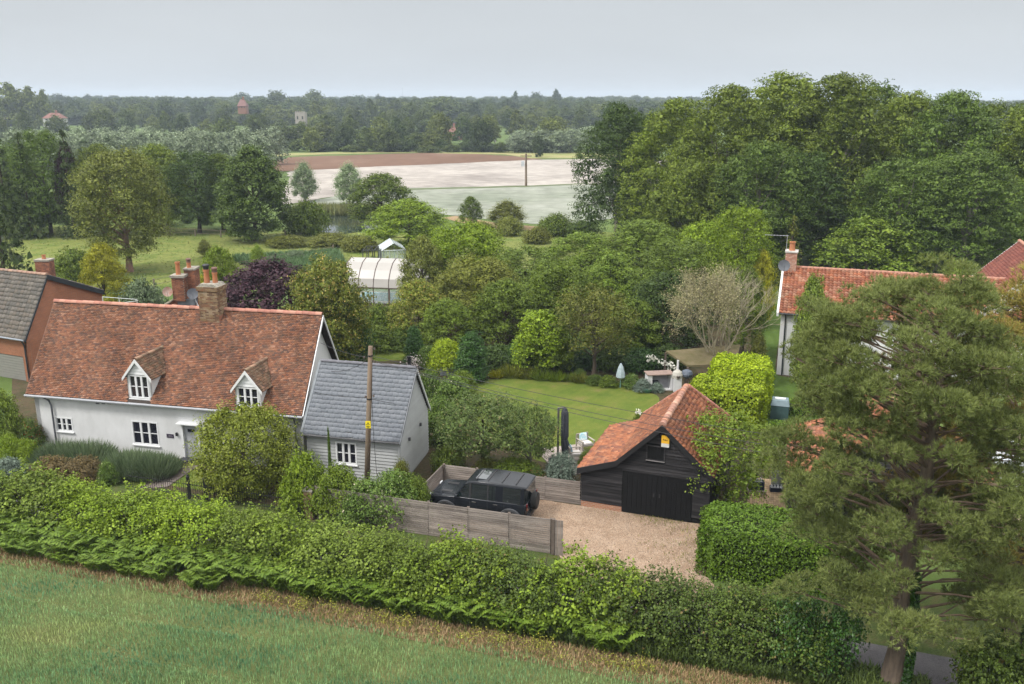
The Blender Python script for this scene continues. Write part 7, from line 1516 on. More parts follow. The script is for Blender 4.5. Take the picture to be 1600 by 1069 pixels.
    w = wheel(t, -2.42, .02, 1.03, .39, .25, 'spare_wheel', 'x'); lbuild(MB().tube([(-2.56, .02, 1.03), (-2.535, .02, 1.03)], .30, 24), 'wheel_cover', trim, w)
    lbuild(MB().cbox((-.95, .995, 1.30) if False else (-1.42, .905, 1.24), .07, .02, .05), 'badge', silver, t); lbuild(MB().cbox((-1.42, -.905, 1.24), .07, .02, .05), 'badge', silver, t)
    lbuild(MB().tube([(.6, -.7, 1.84), (.64, -.7, 1.9)], .02, 5), 'aerial', trim, t)
    return t
# the front points up the bay, to the left: local +x = -RD
cc = RF(-4.4, 9.9); car = suv('black boxy off road car with a spare wheel on its back, parked between the fences', (cc.x, cc.y, .022), RA + math.pi); car.scale = (.98, .98, .98)
def hatch(label, loc, rz, m):
    t = thing('parked_car', label, 'car', loc, rz)
    ring = lambda hw, zb, zs: sym([(hw - .08, zb), (hw, zb + .12), (hw, zs - .12), (hw - .06, zs)])
    shell([(-2.05, ring(.72, .45, .92)), (-1.95, ring(.84, .32, .98)), (-.8, ring(.88, .28, 1.0)), (.9, ring(.88, .28, .96)), (1.6, ring(.84, .3, .84)), (2.0, ring(.72, .36, .70)), (2.08, ring(.6, .42, .62))], 'body', m, t, .07, seg=3)
    gh = lambda hw, z0, tw, z1: [(hw, z0), (tw, z1), (-tw, z1), (-hw, z0)]
    shell([(-1.95, gh(.76, .94, .66, 1.02)), (-1.6, gh(.78, .94, .60, 1.36)), (.1, gh(.80, .94, .62, 1.40)), (1.05, gh(.78, .92, .74, .95))], 'cabin', tint, t, .03)
    shell([(-1.62, [(-.6, 1.34), (-.56, 1.41), (.56, 1.41), (.6, 1.34)]), (-.6, [(-.63, 1.38), (-.58, 1.47), (.58, 1.47), (.63, 1.38)]), (.15, [(-.62, 1.37), (-.57, 1.44), (.57, 1.44), (.62, 1.37)])], 'roof', m, t, .03)
    for s in (-1, 1):
        for x in (1.3, -1.25): lbuild(MB().tube([(x, s * .6, .33), (x, s * .872, .33)], .36, 20), 'arch_void', black_m, t); wheel(t, x, s * .80, .32, .32, .2)
        lbuild(MB().prism([(1.08, s * .79, .95), (1.16, s * .76, .95), (.2, s * .60, 1.41), (.1, s * .62, 1.41)], (0, s * .02, 0)), 'pillar', m, t); lbuild(MB().prism([(-.4, s * .80, .96), (-.3, s * .80, .96), (-.32, s * .635, 1.4), (-.4, s * .635, 1.4)], (0, s * -.02, 0)), 'pillar', trim, t)
        lbuild(MB().cbox((1.9, s * .6, .66), .2, .2, .12), 'headlight', mat('headlight_glass', (.55, .57, .6)), t); lbuild(MB().cbox((-2.02, s * .62, .8), .1, .18, .16), 'tail_light', mat('tail_light', (.22, .015, .015)), t); lbuild(MB().cbox((.75, s * .95, 1.0), .12, .16, .1), 'mirror', m, t)
    return t
p_ = G(1527, 722); hatch('white car parked nearest the house on the pale gravel, behind pine branches', (p_.x, p_.y, .025), RA + math.pi, mat('white_car_paint', (.72, .74, .78), rough=.2, coat=1, var=0))
p_ = G(1545, 762); hatch('silver car parked beside the white one, behind pine branches', (p_.x, p_.y, .025), RA + math.pi, mat('silver_car_paint', (.52, .56, .60), rough=.2, coat=1, var=0))
# ================================================================ POLES AND WIRES
pw_ = mat('pole_wood', (.22, .17, .12), rough=.9, col2=(.10, .065, .045), scale=1.3, bump=.5, stretch=(1, 1, .3))
PB = Vector((A(572, 760, 38.7).x, 38.7, 0)); PT_ = A(579, 541, PB.y + .2); pole = thing('utility_pole', 'tall wooden utility pole with yellow warning sign in front of the annexe', 'pole', PB)
MB().tube([PB - V3(0, 0, .1), PB.lerp(PT_, .5), PT_], [.135, .12, .10], 14).build('shaft', pw_, pole, smooth=True)
pd_ = (PT_ - PB).normalized(); at = lambda s: PB + (PT_ - PB) * s
sgn_ = (HIT(574, 665, PB + V3(0, -.15, 0), V3(0, -1, 0))); zz = sgn_.z; c_ = PB + pd_ * (zz / pd_.z)
sg = MB().cbox((c_.x, c_.y - .135, zz), .24, .02, .34).build('warning_sign', mat('sign_yellow', (.78, .62, .02), rough=.5, var=.02), pole); ik = mat('sign_ink', (.03, .03, .02)); mb = MB(); y_ = c_.y - .148
tri = [(0, .10), (.085, -.04), (-.085, -.04)]
for i in range(3):
    a, b = tri[i], tri[(i + 1) % 3]; mb.prism([(c_.x + a[0], y_, zz + .03 + a[1]), (c_.x + b[0], y_, zz + .03 + b[1]), (c_.x + b[0] * .78, y_, zz + .03 + (b[1] - .01) * .78 + .004), (c_.x + a[0] * .78, y_, zz + .03 + (a[1] - .01) * .78 + .004)], (0, -.004, 0))
mb.prism([(c_.x + .008, y_, zz + .09), (c_.x - .022, y_, zz + .04), (c_.x - .004, y_, zz + .04), (c_.x - .012, y_, zz + .0), (c_.x + .024, y_, zz + .052), (c_.x + .004, y_, zz + .052)], (0, -.004, 0))
for i in range(3): mb.box((c_.x - .08 + .02 * (i == 2), y_, zz - .075 - i * .028), (.16 - .04 * (i == 2), 0, 0), (0, -.004, 0), (0, 0, .012))
mb.build('lettering', ik, sg, kind='stuff')
cer = mat('brown_insulator', (.08, .05, .04), rough=.3)
for s, dx in ((.985, .12), (.93, -.16), (.90, .2), (.905, .12), (.68, .13), (.675, -.1)):
    q = at(s); ins = MB().tube([q, q + V3(dx * 1.5, -.05, .0)], .015, 5).build('bracket', iron, pole); MB().lathe(q + V3(dx * 1.6, -.05, -.05), [(.03, 0), (.045, .03), (.03, .05), (.045, .08), (.02, .10)], 8).build('insulator', cer, pole)
for s in (.94, .66): q = at(s); MB().tube([q - V3(.0, 0, .03), q + V3(0, 0, .03)], .125, 12).build('band', iron, pole)
MB().tube([at(.86) + V3(.1, -.02, 0), at(.66) + V3(.13, -.05, 0), at(.4) + V3(.28, -.1, 0), V3(PB.x + .62, PB.y - .3, 0)], .012, 5).build('stay_cable', iron, pole)
def wire(label, a, b, sag, r=.012, name='overhead_cable'):
    pts = [a.lerp(b, i / 24) - V3(0, 0, sag * 4 * (i / 24) * (1 - i / 24)) for i in range(25)]; o = MB().tube(pts, r, 4).build(name, mat('cable_black', (.03, .03, .035), rough=.6), None, fix=False); tag(o, label, 'cable')
far_r = A(1610, 770, 31); wire('overhead cable from the pole to the right edge, crossing the barn hatch', at(.90) + V3(.2, 0, 0), A(1620, 775, 30), .55)
wire('upper overhead cable crossing the lawn towards the far right', at(.94), A(1620, 735, 33), .5); wire('middle overhead cable crossing the lawn towards the far right', at(.91) + V3(.1, 0, 0), A(1620, 752, 31.5), .6)
wire('service cable from the pole up to the cottage gable', at(.93) - V3(.2, 0, 0), V3(-10.0, 45.2, 5.7), .1); wire('sagging service cable from the pole to the cottage gable', at(.905) - V3(.2, 0, 0), V3(-10.05, 44.4, 4.6), .35); wire('cable from the pole along the annexe roof to the cottage eave', at(.67), V3(-10.1, 42.4, 4.0), .12)
wire('cable from the pole over the slate roof to the annexe gable', at(.66), AB2 + V3(-.05, -.3, .25), .1)
fp_ = G(822, 291); ft_ = A(822, 240, fp_.y); t = thing('utility_pole', 'thin distant pole with transformer standing in the pale field', 'pole', fp_); MB().tube([fp_, ft_], [.26, .2], 8).build('shaft', pw_, t); MB().box(ft_ + V3(-1.2, -.1, -.6), (2.4, 0, 0), (0, .15, 0), (0, 0, .18)).build('crossarm', pw_, t); MB().cbox(tuple(ft_ + V3(-.7, -.3, -2.1)), .7, .6, 1.1).build('transformer', mat('pale_metal', (.5, .52, .55)), t)
for px, base, top, lab in ((746, 222, 200, 'left of two pale poles before the far wood'), (774, 222, 199, 'right of two pale poles before the far wood')):
    q = G(px, 233); q = V3(q.x * 1.15, q.y * 1.15, 0); e = A(px, top, q.y); t = thing('utility_pole', lab, 'pole', q); MB().tube([q, e], [.3, .2], 6).build('shaft', mat('pale_pole', (.36, .34, .3)), t); MB().box(e + V3(-1, 0, -.5), (2, 0, 0), (0, .2, 0), (0, 0, .2)).build('crossarm', mat('pale_pole', (.36, .34, .3)), t)
# ================================================================ GARDEN THINGS
para = thing('parasol', 'tall closed grey cantilever parasol beside the patio', 'parasol', G(880, 722)); q = G(880, 722); zt = A(872, 637, q.y).z
dkg = mat('parasol_cover', (.045, .05, .065), rough=.85, var=.2, scale=6); gp_ = mat('parasol_pole', (.09, .085, .085), rough=.5)
MB().tube([q - V3(.28, 0, 0), q + V3(-.28, 0, zt)], .055, 10).build('pole', gp_, para); MB().tube([q + V3(-.28, 0, zt - .05), q + V3(.05, 0, zt + .02)], .04, 6).build('arm', gp_, para)
c = MB(); k = 14
for i, (z, r) in enumerate(((.42, .06), (.5, .17), (.9, .2), (1.2, .17), (1.25, .14), (1.4, .19), (zt - .3, .17), (zt - .06, .10), (zt, .04))):
    for j in range(k): a = 6.2832 * j / k; rr = r * (1 + .16 * (-1) ** j); c.v.append((q.x + .04 + .05 * (z < 1) + rr * math.cos(a), q.y + rr * math.sin(a), z))
for i in range(8):
    for j in range(k): a = i * k + j; b = i * k + (j + 1) % k; c.f.append((a, b, b + k, a + k))
c.build('canopy', dkg, para); MB().box(q + V3(-.75, -.4, 0), (.9, 0, 0), (0, .8, 0), (0, 0, .09)).build('base', mat('dark_base', (.05, .05, .055)), para)
teak = mat('silvered_teak', (.33, .30, .26), rough=.85, var=.12, scale=5, island=.08); cush = mat('pale_cushion', (.55, .52, .50), rough=.95, var=.05)
def armchair(label, loc, rz, pillow):
    t = thing('garden_armchair', label, 'chair', loc, rz)
    for sx in (-1, 1):
        for sy in (-1, 1): lbuild(MB().box((sx * .34 - .025, sy * .34 - .025, 0), (.05, 0, 0), (0, .05, 0), (0, 0, .60 if sy < 0 else .85)), 'leg', teak, t)
        lbuild(MB().box((sx * .34 - .04, -.40, .60), (.08, 0, 0), (0, .76, 0), (0, 0, .035)), 'armrest', teak, t)
    lbuild(MB().box((-.34, -.36, .34), (.68, 0, 0), (0, .68, 0), (0, 0, .05)), 'seat', teak, t)
    br_ = lbuild(MB().box((-.34, .32, .80), (.68, 0, 0), (0, .05, 0), (0, 0, .06)), 'backrest', teak, t)
    for i in range(9): lbuild(MB().box((-.31 + i * .073, .33, .39), (.03, 0, 0), (0, .03, 0), (0, 0, .42)), 'slat', teak, br_)
    shell([(-.30, [(-.32, .39), (-.32, .50), (.28, .50), (.28, .39)]), (.30, [(-.32, .39), (-.32, .50), (.28, .50), (.28, .39)])], 'cushion', cush, t, .04)
    if pillow: shell([(-.22, [(.14, .50), (.22, .90), (.30, .90), (.26, .50)]), (.22, [(.10, .50), (.18, .90), (.28, .90), (.26, .50)])], 'pillow', pillow, t, .05)
    return t
blue = mat('pale_blue_pillow', (.38, .62, .70), rough=.9, col2=(.7, .75, .76), scale=9, contrast=3)
armchair('teak garden armchair with pale blue patterned pillow', tuple(G(914, 705) + V3(0, 0, .055)), .45, blue); armchair('teak garden armchair seen from behind, nearest the parasol', tuple(G(898, 722) + V3(0, 0, .055)), 1.75, mat('blue_grey_pillow', (.3, .42, .48)))
t = thing('garden_table', 'low wooden table between the garden chairs', 'table', G(917, 720)); q = G(919, 722) + V3(0, 0, .055); MB().cbox((q.x, q.y, .42), .8, .6, .04).build('top', teak, t)
for sx in (-1, 1):
    for sy in (-1, 1): MB().cbox((q.x + sx * .35, q.y + sy * .25, .2), .05, .05, .4).build('leg', teak, t)
q = G(850, 746); t = thing('garden_pot', 'grey plant pot under the silvery shrub', 'pot', q)
MB().lathe(q, [(.14, 0), (.2, .3), (.22, .32), (.17, .32)], 14).build('pot_body', mat('grey_pot', (.2, .2, .21)), t)
# hanging cloth on a rotary line
q = G(969, 606); t = thing('covered_rotary_line', 'folded rotary clothes line under a pale blue cover', 'clothes line', q); zt = A(969, 568, q.y).z
MB().tube([q, q + V3(0, 0, zt - .3)], .025, 8).build('pole', mat('green_metal', (.2, .4, .36)), t)
MB().lathe(q + V3(0, 0, zt - 1.05), [(.10, 0), (.30, .15), (.27, .4), (.17, .8), (.05, 1.05)], 8).build('cover', mat('pale_blue_cloth', (.36, .44, .47), rough=.9, var=.15, scale=7), t)
# outdoor kitchen, pizza oven flue, shelter roof
q = G(1012, 612); t = thing('outdoor_counter', 'white outdoor kitchen counter open at the front, with timber top', 'counter', q); e1 = V3(.93, .12, 0).normalized(); e2 = V3(-e1.y, e1.x, 0)
cw = mat('white_block', (.60, .60, .61), rough=.8, var=.06); H_ = A(1012, 587, q.y).z
MB().box(q, e1 * .28, e2 * .75, V3(0, 0, H_)).build('side', cw, t); MB().box(q + e1 * 1.5, e1 * .12, e2 * .75, V3(0, 0, H_)).build('side', cw, t); MB().box(q + e1 * .28 + e2 * .6, e1 * 1.22, e2 * .1, V3(0, 0, H_)).build('back', mat('shaded_block', (.40, .40, .43)), t); MB().box(q + e1 * .28 + e2 * .05, e1 * 1.22, e2 * .5, V3(0, 0, .08)).build('shelf', cw, t)  # recess shade is put into the darker colour of the counter back
MB().box(q - e1 * .06 - e2 * .06 + V3(0, 0, H_), e1 * 1.76, e2 * .9, V3(0, 0, .06)).build('top', mat('timber_top', (.28, .20, .17), rough=.8), t)
MB().box(q + e1 * .36 + e2 * .1 + V3(0, 0, .09), e1 * .42, e2 * .4, V3(0, 0, .5)).build('gas_bottle_box', mat('dark_box', (.02, .025, .03)), t)
q = G(1058, 612); t = thing('pizza_oven', 'pale stone pizza oven with short flue under the shelter', 'oven', q); z_ = A(1058, 575, q.y).z
MB().cbox((q.x, q.y + .2, z_ * .28), .5, .6, z_ * .56).build('stand', cw, t); MB().lathe((q.x, q.y + .2, z_ * .55), [(.34, 0), (.36, .2), (.28, .4), (.12, .52), (.1, .55)], 14).build('dome', mat('pale_oven', (.42, .40, .36), rough=.9, var=.1), t); MB().lathe((q.x, q.y - .15, z_ * .62), [(.1, 0), (.12, .05), (.1, .1)], 10).build('mouth', mat('oven_mouth_dark', (.05, .035, .03)), t); MB().tube([(q.x, q.y + .2, z_ * .55 + .5), (q.x, q.y + .2, z_ + .45)], .07, 8).build('flue', cw, t)  # the mouth is a plain dark brown disc
q2 = G(1072, 610); t = thing('kettle_barbecue', 'dark round covered barbecue right behind the pizza oven', 'barbecue', q2)
MB().lathe(q2 + V3(0, 0, .8), [(.1, 0), (.35, .18), (.38, .32), (.3, .5), (.08, .6)], 14).build('lid', mat('dusky_blue', (.10, .12, .16), rough=.4), t)
for a in (0, 2.1, 4.2): MB().tube([q2 + V3(math.cos(a) * .1, math.sin(a) * .1, .85), q2 + V3(math.cos(a) * .35, math.sin(a) * .35, 0)], .02, 5).build('leg', iron, t)
q = G(1085, 598); t = thing('garden_shelter', 'low brown mossy roof of the open garden shelter behind the lime hedge', 'shelter', q); zr = 2.5; a, b = A(1045, 556, q.y), A(1112, 572, q.y - 1.0)
c = [V3(a.x, q.y + 1.2, a.z), A(1075, 571, q.y - .9), A(1150, 568, q.y - .9), V3(a.x + 5, q.y + 1.5, a.z + .35)]
MB().prism(c, V3(0, 0, -.12)).build('roof', mat('mossy_roof', (.15, .12, .07), rough=1, col2=(.09, .08, .03), scale=2, bump=.6), t)
for p in c: MB().cbox((p.x, p.y, (p.z - .1) / 2), .12, .12, p.z - .15).build('post', mat('brown_post', (.12, .09, .07)), t)
q = G(1016, 612); t = thing('green_planter', 'small green and white bowl planter at the lawn edge', 'planter', q - V3(.6, 0, 0)); MB().lathe(G(1011, 613), [(.2, 0), (.36, .22), (.38, .26), (.3, .26)], 14).build('bowl', mat('green_bowl', (.12, .30, .24), rough=.4), t)
# small fittings by the left lawn: statue, bench planter, flowers
q = G(690, 588); t = thing('grey_planter', 'grey slatted trough planter in front of the golden acer', 'planter', q)
for i in range(3): MB().box(q + V3(-.1, 0, .06 + i * .15), (1.25, -.1, 0), (0, .5, 0), (0, 0, .13)).build('slat', mat('grey_slats', (.22, .24, .26), rough=.7), t)
t = thing('statue', 'small white garden statue behind the grey trough', 'statue', q + V3(.1, .7, 0)); p = q + V3(.1, .7, 0); MB().lathe(p, [(.12, 0), (.12, .5), (.09, .55), (.14, .8), (.16, 1.0), (.07, 1.12), (.09, 1.2), (.07, 1.32), (.02, 1.36)], 10).build('figure', mat('white_statue', (.62, .62, .6), rough=.8), t, smooth=True)
q = G(640, 580); t = thing('black_post', 'short black post with flowers beside the clipped yew', 'post', q); MB().cbox((q.x, q.y, .5), .22, .22, 1.0).build('shaft', iron, t); MB().cbox((q.x, q.y, 1.03), .28, .28, .06).build('cap', iron, t)
rng = R(8); fl_ = np.array(tuple(G(649, 578) + V3(0, 0, .5))) + rng.normal(size=(260, 3)) * [.32, .25, .25]; tag(linkm('white_flowers', leafmesh('flowers', leafquads(fl_, unit(rng.normal(size=(260, 3)) + [0, -.5, 1]), .10, rng, .9)), leafmat('pinkish_flowers', (.5, .42, .42), (.7, .65, .62))), 'cluster of white and pink flowers beside the black post', 'flowers')
rng = R(9); bl_ = np.array([tuple(A(1012 + 46 * s, 560 + 20 * s * s, 56.5)) for s in rng.uniform(0, 1, 90)]) + rng.normal(size=(90, 3)) * [.1, .1, .13]; tag(linkm('white_blossom', leafmesh('blossom', leafquads(bl_, unit(rng.normal(size=(90, 3)) + [0, -.6, .8]), .17, rng, .9)), leafmat('white_petals', (.72, .72, .62), (.8, .8, .72))), 'string of white blossom hanging over the outdoor kitchen', 'flowers')
rng = R(10); bl_ = np.array(tuple(A(998, 643, 44.6))) + rng.normal(size=(30, 3)) * [.10, .08, .06]; tag(linkm('white_bloom', leafmesh('blossom', leafquads(bl_, unit(rng.normal(size=(30, 3)) + [0, -.6, .8]), .12, rng, .9)), leafmat('white_petals', (.72, .72, .62))), 'single white bloom beside the barn roof edge', 'flowers')
pt('bush_b', 998, 668, 34, 640, 'mid', 'rose_bush', 'thin rose bush against the back of the barn', cat='bush', Y=45)
# green bin and grey water tank, crate seats
q = G(1203, 655); t = thing('compost_bin', 'dark green grey square bin with pale lid by the low hedge', 'bin', q); gb = mat('bin_green', (.045, .085, .09), rough=.5); z_ = 1.15
shell_ = MB(); shell_.box(q, u * 1.0, v * .8, V3(0, 0, z_ - .3)); shell_.build('body', gb, t)
MB().prism([q - u * .03 - v * .03 + V3(0, 0, z_ - .3), q + u * 1.03 - v * .03 + V3(0, 0, z_ - .3), q + u * .95 + v * .1 + V3(0, 0, z_), q + u * .05 + v * .1 + V3(0, 0, z_)], v * .7).build('lid', mat('bin_lid', (.16, .22, .25), rough=.5), t); MB().box(q + u * .2 + v * .3 + V3(0, 0, z_ + .003), u * .6, v * .3, V3(0, 0, .05)).build('lid_tray', mat('white_tray', (.6, .62, .62)), t)
q = G(1214, 762); t = thing('water_tank', 'tall grey cylindrical tank beside the second barn', 'tank', q); zt = A(1214, 727, q.y).z; MB().lathe(q, [(.30, 0), (.30, .5), (.31, .52), (.30, .54), (.30, zt - .05), (.27, zt)], 18).build('tank_body', mat('galvanised', (.30, .32, .32), rough=.5, var=.12, metal=.3), t, smooth=False); MB().lathe(q + V3(0, 0, zt + .001), [(.26, 0), (.2, .03)], 18).build('lid', mat('galvanised', (.3, .32, .32)), t)
navy = mat('navy_box', (.015, .025, .06), rough=.5); wht = mat('white_clutter', (.62, .64, .66), rough=.6)
for (px, py, w_, lab, st) in ((1181, 772, .68, 'navy crate of white bottles raised on a pale block stand', True), (1213, 770, .6, 'black tray of white bottles on the pavers beside the tank', False)):
    q = G(px, py); t = thing('bottle_crate', lab, 'crate', q); z0 = .06
    if st: MB().box(q + V3(-w_ * .6, -.1, z0), (w_ * 1.2, -.12, 0), (.05, .42, 0), (0, 0, .16)).build('stand', mat('pale_block', (.42, .36, .30)), t); z0 += .162
    mb = MB(); o = q + V3(-w_ / 2, -.04, z0); hh = .42 if st else .2
    mb.box(o, (w_, -.07, 0), (.01, .03, 0), (0, 0, hh)); mb.box(o + V3(.04, .33, 0), (w_, -.07, 0), (.01, .03, 0), (0, 0, hh)); mb.box(o + V3(0, .03, 0), (.03, 0, 0), (.04, .3, 0), (0, 0, hh)); mb.box(o + V3(w_ - .03, -.03, 0), (.03, 0, 0), (.04, .3, 0), (0, 0, hh)); mb.box(o + V3(.03, .0, 0), (w_ - .06, -.06, 0), (.02, .32, 0), (0, 0, .03)); mb.build('box', navy, t)
    for i in range(4):
        for j in range(2): MB().lathe(o + V3(.1 + i * .15, .08 + j * .15 - i * .012, hh - .12 if st else .04), [(.05, 0), (.055, .12), (.03, .17), (.025, .24)], 8).build('bottle', wht, t)
q = G(1162, 790); t = thing('low_rail', 'thin pale post standing at the left end of the paved yard', 'post', q); MB().tube([q, A(1164, 762, q.y)], .03, 6).build('shaft', mat('pale_rail', (.45, .4, .3)), t)
# lattice fence at the right, partly behind the pine
lt = thing('lattice_fence', 'pale diamond lattice panel behind the pine branches', 'fence', G(1505, 850)); mb = MB(); o = G(1505, 855); e = (G(1575, 870) - o); Lw = e.length; e.normalize()
for i in range(int(Lw / .14)): a = o + e * (i * .14); mb.box(a, e * .018, V3(0, .012, 0), e * .9 + V3(0, 0, .95)); mb.box(a + e * .9, e * .018, V3(0, .014, 0), e * -.9 + V3(0, 0, .95))
mb.build('laths', mat('pale_lattice', (.42, .37, .32)), lt)
for s in (0, Lw / 2, Lw): MB().box(o + e * s, e * .08, V3(0, .08, 0), V3(0, 0, 1.1)).build('post', mat('pale_lattice', (.42, .37, .32)), lt)
# ================================================================ POOL COVER, GREENHOUSE, FRUIT CAGE
pf = G(600, 478); px_ = V3(.985, -.17, 0).normalized(); py_ = V3(.17, .985, 0); pool = thing('pool_enclosure', 'curved translucent pool cover with dark ribs behind the laurel', 'pool cover', pf)
Y0 = 80.0; lx0 = A(560, 470, Y0).x; Lp = 8.6; Wd = 5.2; zlow = 1.55; o = V3(A(536, 455, Y0).x, Y0, 0)
clear = mat('milky_panel', (.34, .325, .305), rough=.35, var=.05, scale=.8); ribm = mat('brown_rib', (.10, .075, .065), rough=.5)
prof = [(0, zlow), (.25, zlow + .75), (.8, zlow + 1.45), (1.6, zlow + 2.0), (2.6, zlow + 2.25), (3.6, zlow + 2.0), (4.4, zlow + 1.45), (4.95, zlow + .75), (5.2, zlow)]
nb = 6
for i in range(nb):
    a0, a1 = i * Lp / nb + .03, (i + 1) * Lp / nb - .03; mb = MB(); k = len(prof)
    for x in (a0, a1):
        for (d, z) in prof: mb.v.append(tuple(o + px_ * x + py_ * d + V3(0, 0, z)))
    for j in range(k - 1): mb.f.append((j, j + 1, k + j + 1, k + j))
    mb.build('panel', clear, pool, fix=False)
for i in range(nb + 1): MB().tube([o + px_ * (i * Lp / nb) + py_ * d + V3(0, 0, z + .01) for d, z in prof], .045, 6).build('rib', ribm, pool)
for d in (0, Wd): MB().box(o + py_ * (d - .04) + V3(0, 0, zlow - .08), px_ * Lp, py_ * .1, V3(0, 0, .10)).build('eave_beam', ribm, pool)
for i in (0, 2, 3, 5, 6): MB().box(o + px_ * (i * Lp / nb - .04), px_ * (.18 if i == 3 else .08), py_ * .08, V3(0, 0, zlow - .08)).build('post', mat('brown_post', (.12, .09, .07)), pool)
tp, t_, N_, L_ = newmat('clear_panel'); b_ = N_('ShaderNodeBsdfPrincipled'); o_ = N_('ShaderNodeOutputMaterial'); tr_ = N_('ShaderNodeBsdfTransparent'); ms_ = N_('ShaderNodeMixShader'); ms_.inputs[0].default_value = .28; b_.inputs['Roughness'].default_value = .08; b_.inputs['Base Color'].default_value = (.5, .6, .6, 1); L_(tr_.outputs[0], ms_.inputs[1]); L_(b_.outputs[0], ms_.inputs[2]); L_(ms_.outputs[0], o_.inputs[0])
for i in range(nb): MB().box(o + px_ * (i * Lp / nb + .06) + py_ * .0 + V3(0, 0, .1), px_ * (Lp / nb - .12), py_ * .015, V3(0, 0, zlow - .2)).build('pane', tp, pool)
MB().box(o + px_ * .2 + py_ * .5 + V3(0, 0, .03), px_ * (Lp - .4), py_ * (Wd - 1), V3(0, 0, .12)).build('coping', mat('stone_coping', (.5, .45, .36)), pool); MB().box(o + px_ * .6 + py_ * .9 + V3(0, 0, .152), px_ * (Lp - 1.2), py_ * (Wd - 1.8), V3(0, 0, .02)).build('water', mat('pool_blue', (.12, .42, .52), rough=.08, var=.1), pool)
YG = 92.0; gl_ = A(597, 412, YG); gr_ = A(640, 412, YG); gh_ = thing('greenhouse', 'small aluminium greenhouse with gabled roof beyond the pool cover', 'greenhouse', (gl_.x, YG, 0)); og = V3(gl_.x, YG, 0); gw = 2.5; gd_ = 3.4; ze2 = A(597, 392, YG).z; zt2 = A(615, 381, YG).z; al = mat('aluminium_bars', (.55, .6, .6), rough=.4, metal=.3)
gu, gv2 = V3(.97, .24, 0), V3(-.24, .97, 0)
def gp2(a, d, z): return og + gu * a + gv2 * d + V3(0, 0, z)
edges = []
for d in (0, gd_):
    edges += [(gp2(0, d, 0), gp2(0, d, ze2)), (gp2(gw, d, 0), gp2(gw, d, ze2)), (gp2(0, d, ze2), gp2(gw / 2, d, zt2)), (gp2(gw / 2, d, zt2), gp2(gw, d, ze2)), (gp2(0, d, ze2), gp2(gw, d, ze2)), (gp2(gw * .33, d, 0), gp2(gw * .33, d, ze2)), (gp2(gw * .67, d, 0), gp2(gw * .67, d, ze2)), (gp2(0, d, ze2 / 2), gp2(gw, d, ze2 / 2))]
for s in range(5):
    d = gd_ * s / 4; edges += [(gp2(0, d, 0), gp2(0, d, ze2)), (gp2(gw, d, 0), gp2(gw, d, ze2)), (gp2(0, d, ze2), gp2(gw / 2, d, zt2)), (gp2(gw, d, ze2), gp2(gw / 2, d, zt2))]
edges += [(gp2(0, 0, ze2), gp2(0, gd_, ze2)), (gp2(gw, 0, ze2), gp2(gw, gd_, ze2)), (gp2(gw / 2, 0, zt2), gp2(gw / 2, gd_, zt2))]
mb = MB()
for a, b in edges: mb.tube([a, b], .04, 4)
mb.build('frame', al, gh_, fix=False)
MB().box(gp2(0.02, .02, .02), gu * (gw - .04), gv2 * .02, V3(0, 0, ze2 - .04)).build('front_glazing', tp, gh_); rg = mat('roof_glazing', (.38, .43, .45), rough=.15, var=.05)
MB().prism([gp2(0, 0, ze2 + .02), gp2(gw / 2, 0, zt2 + .02), gp2(gw / 2, gd_, zt2 + .02), gp2(0, gd_, ze2 + .02)], V3(0, 0, .015)).build('roof_glazing', rg, gh_); MB().prism([gp2(gw, 0, ze2 + .02), gp2(gw / 2, 0, zt2 + .02), gp2(gw / 2, gd_, zt2 + .02), gp2(gw, gd_, ze2 + .02)], V3(0, 0, .015)).build('roof_glazing', rg, gh_)
MB().box(gp2(.4, .5, .0), gu * (gw - .8), gv2 * 2, V3(0, 0, .8)).build('staging', mat('brown_post', (.12, .09, .07)), gh_)
pt('bush_a', 606, 415, 12, 398, 'yellow', 'potted_shrub', 'yellow green shrub at the greenhouse door', cat='bush', Y=90.5)
cg = thing('fruit_cage', 'dark wire fruit cage left of the greenhouse', 'cage', (gl_.x - 3, YG, 0)); mb = MB(); zc_ = A(570, 391, YG).z; dkw = mat('dark_mesh_frame', (.06, .065, .06))
ox = A(567, 400, YG).x; wx_ = gl_.x - .15 - ox
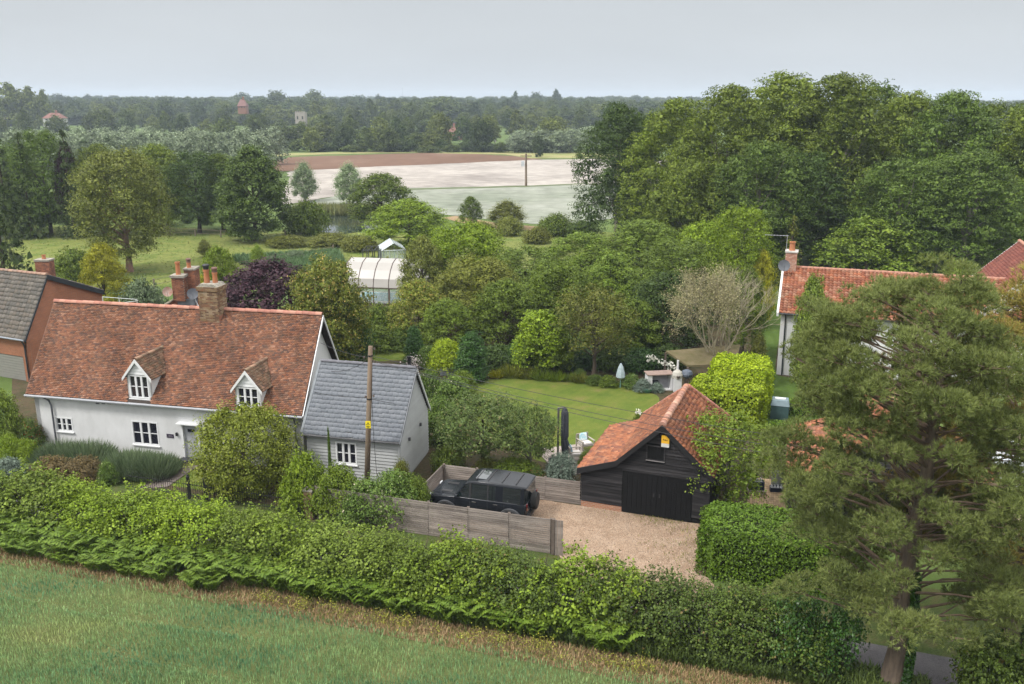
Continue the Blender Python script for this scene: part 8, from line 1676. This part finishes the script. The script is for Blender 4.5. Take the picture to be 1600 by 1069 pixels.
for i in range(4):
    for d in (0, 2.6): mb.tube([(ox + wx_ * i / 3, YG + d, 0), (ox + wx_ * i / 3, YG + d, zc_)], .05, 4)
for d in (0, 2.6):
    for z in (zc_, zc_ / 2): mb.tube([(ox, YG + d, z), (ox + wx_, YG + d, z)], .04, 4)
for i in range(4): mb.tube([(ox + wx_ * i / 3, YG, zc_), (ox + wx_ * i / 3, YG + 2.6, zc_)], .04, 4)
mb.build('frame', dkw, cg, fix=False); pt('bush_low', 582, 412, 30, 398, 'dark', 'bush', 'dark soft fruit bush inside the wire cage', cat='bush', Y=93.4)
# paddock fences
def post_rail(label, pts, step=3.2, h=1.1):
    t = thing('paddock_fence', label, 'fence', pts[0]); wm = mat('old_posts', (.18, .15, .11))
    for a, b in zip(pts[:-1], pts[1:]):
        n = max(1, int((b - a).length / step))
        for i in range(n + 1): q = a.lerp(b, i / n); MB().box(q, (.14, 0, 0), (0, .14, 0), (0, 0, h * random.uniform(.9, 1.1))).build('post', wm, t)
        for z in (.45, .95): MB().tube([a + V3(.07, -.02, z), b + V3(.07, -.02, z)], .02, 4).build('rail', wm, t)
post_rail('post and wire fence below the dark trees across the paddock', [G(265, 368), G(385, 373), G(445, 372)]); post_rail('post and wire fence along the near side of the paddock', [G(240, 452), G(340, 430), G(430, 412), G(520, 398)], 5); post_rail('old fence in the shade behind the birch', [G(240, 362), G(262, 368)], 2.5)
# ================================================================ AIR
hz = bpy.data.materials.new('haze'); hz.use_nodes = True; t_ = hz.node_tree; t_.nodes.clear(); o_ = t_.nodes.new('ShaderNodeOutputMaterial'); pv_ = t_.nodes.new('ShaderNodeVolumePrincipled')
pv_.inputs['Color'].default_value = (.72, .85, 1.0, 1); pv_.inputs['Density'].default_value = HAZE_D; t_.links.new(pv_.outputs[0], o_.inputs['Volume'])
hb = MB().box((-2480, -70, -1.2), (4960, 0, 0), (0, 3050, 0), (0, 0, 42)).build('haze', hz, None); hb['kind'] = 'stuff'; hb.display_type = 'WIRE'
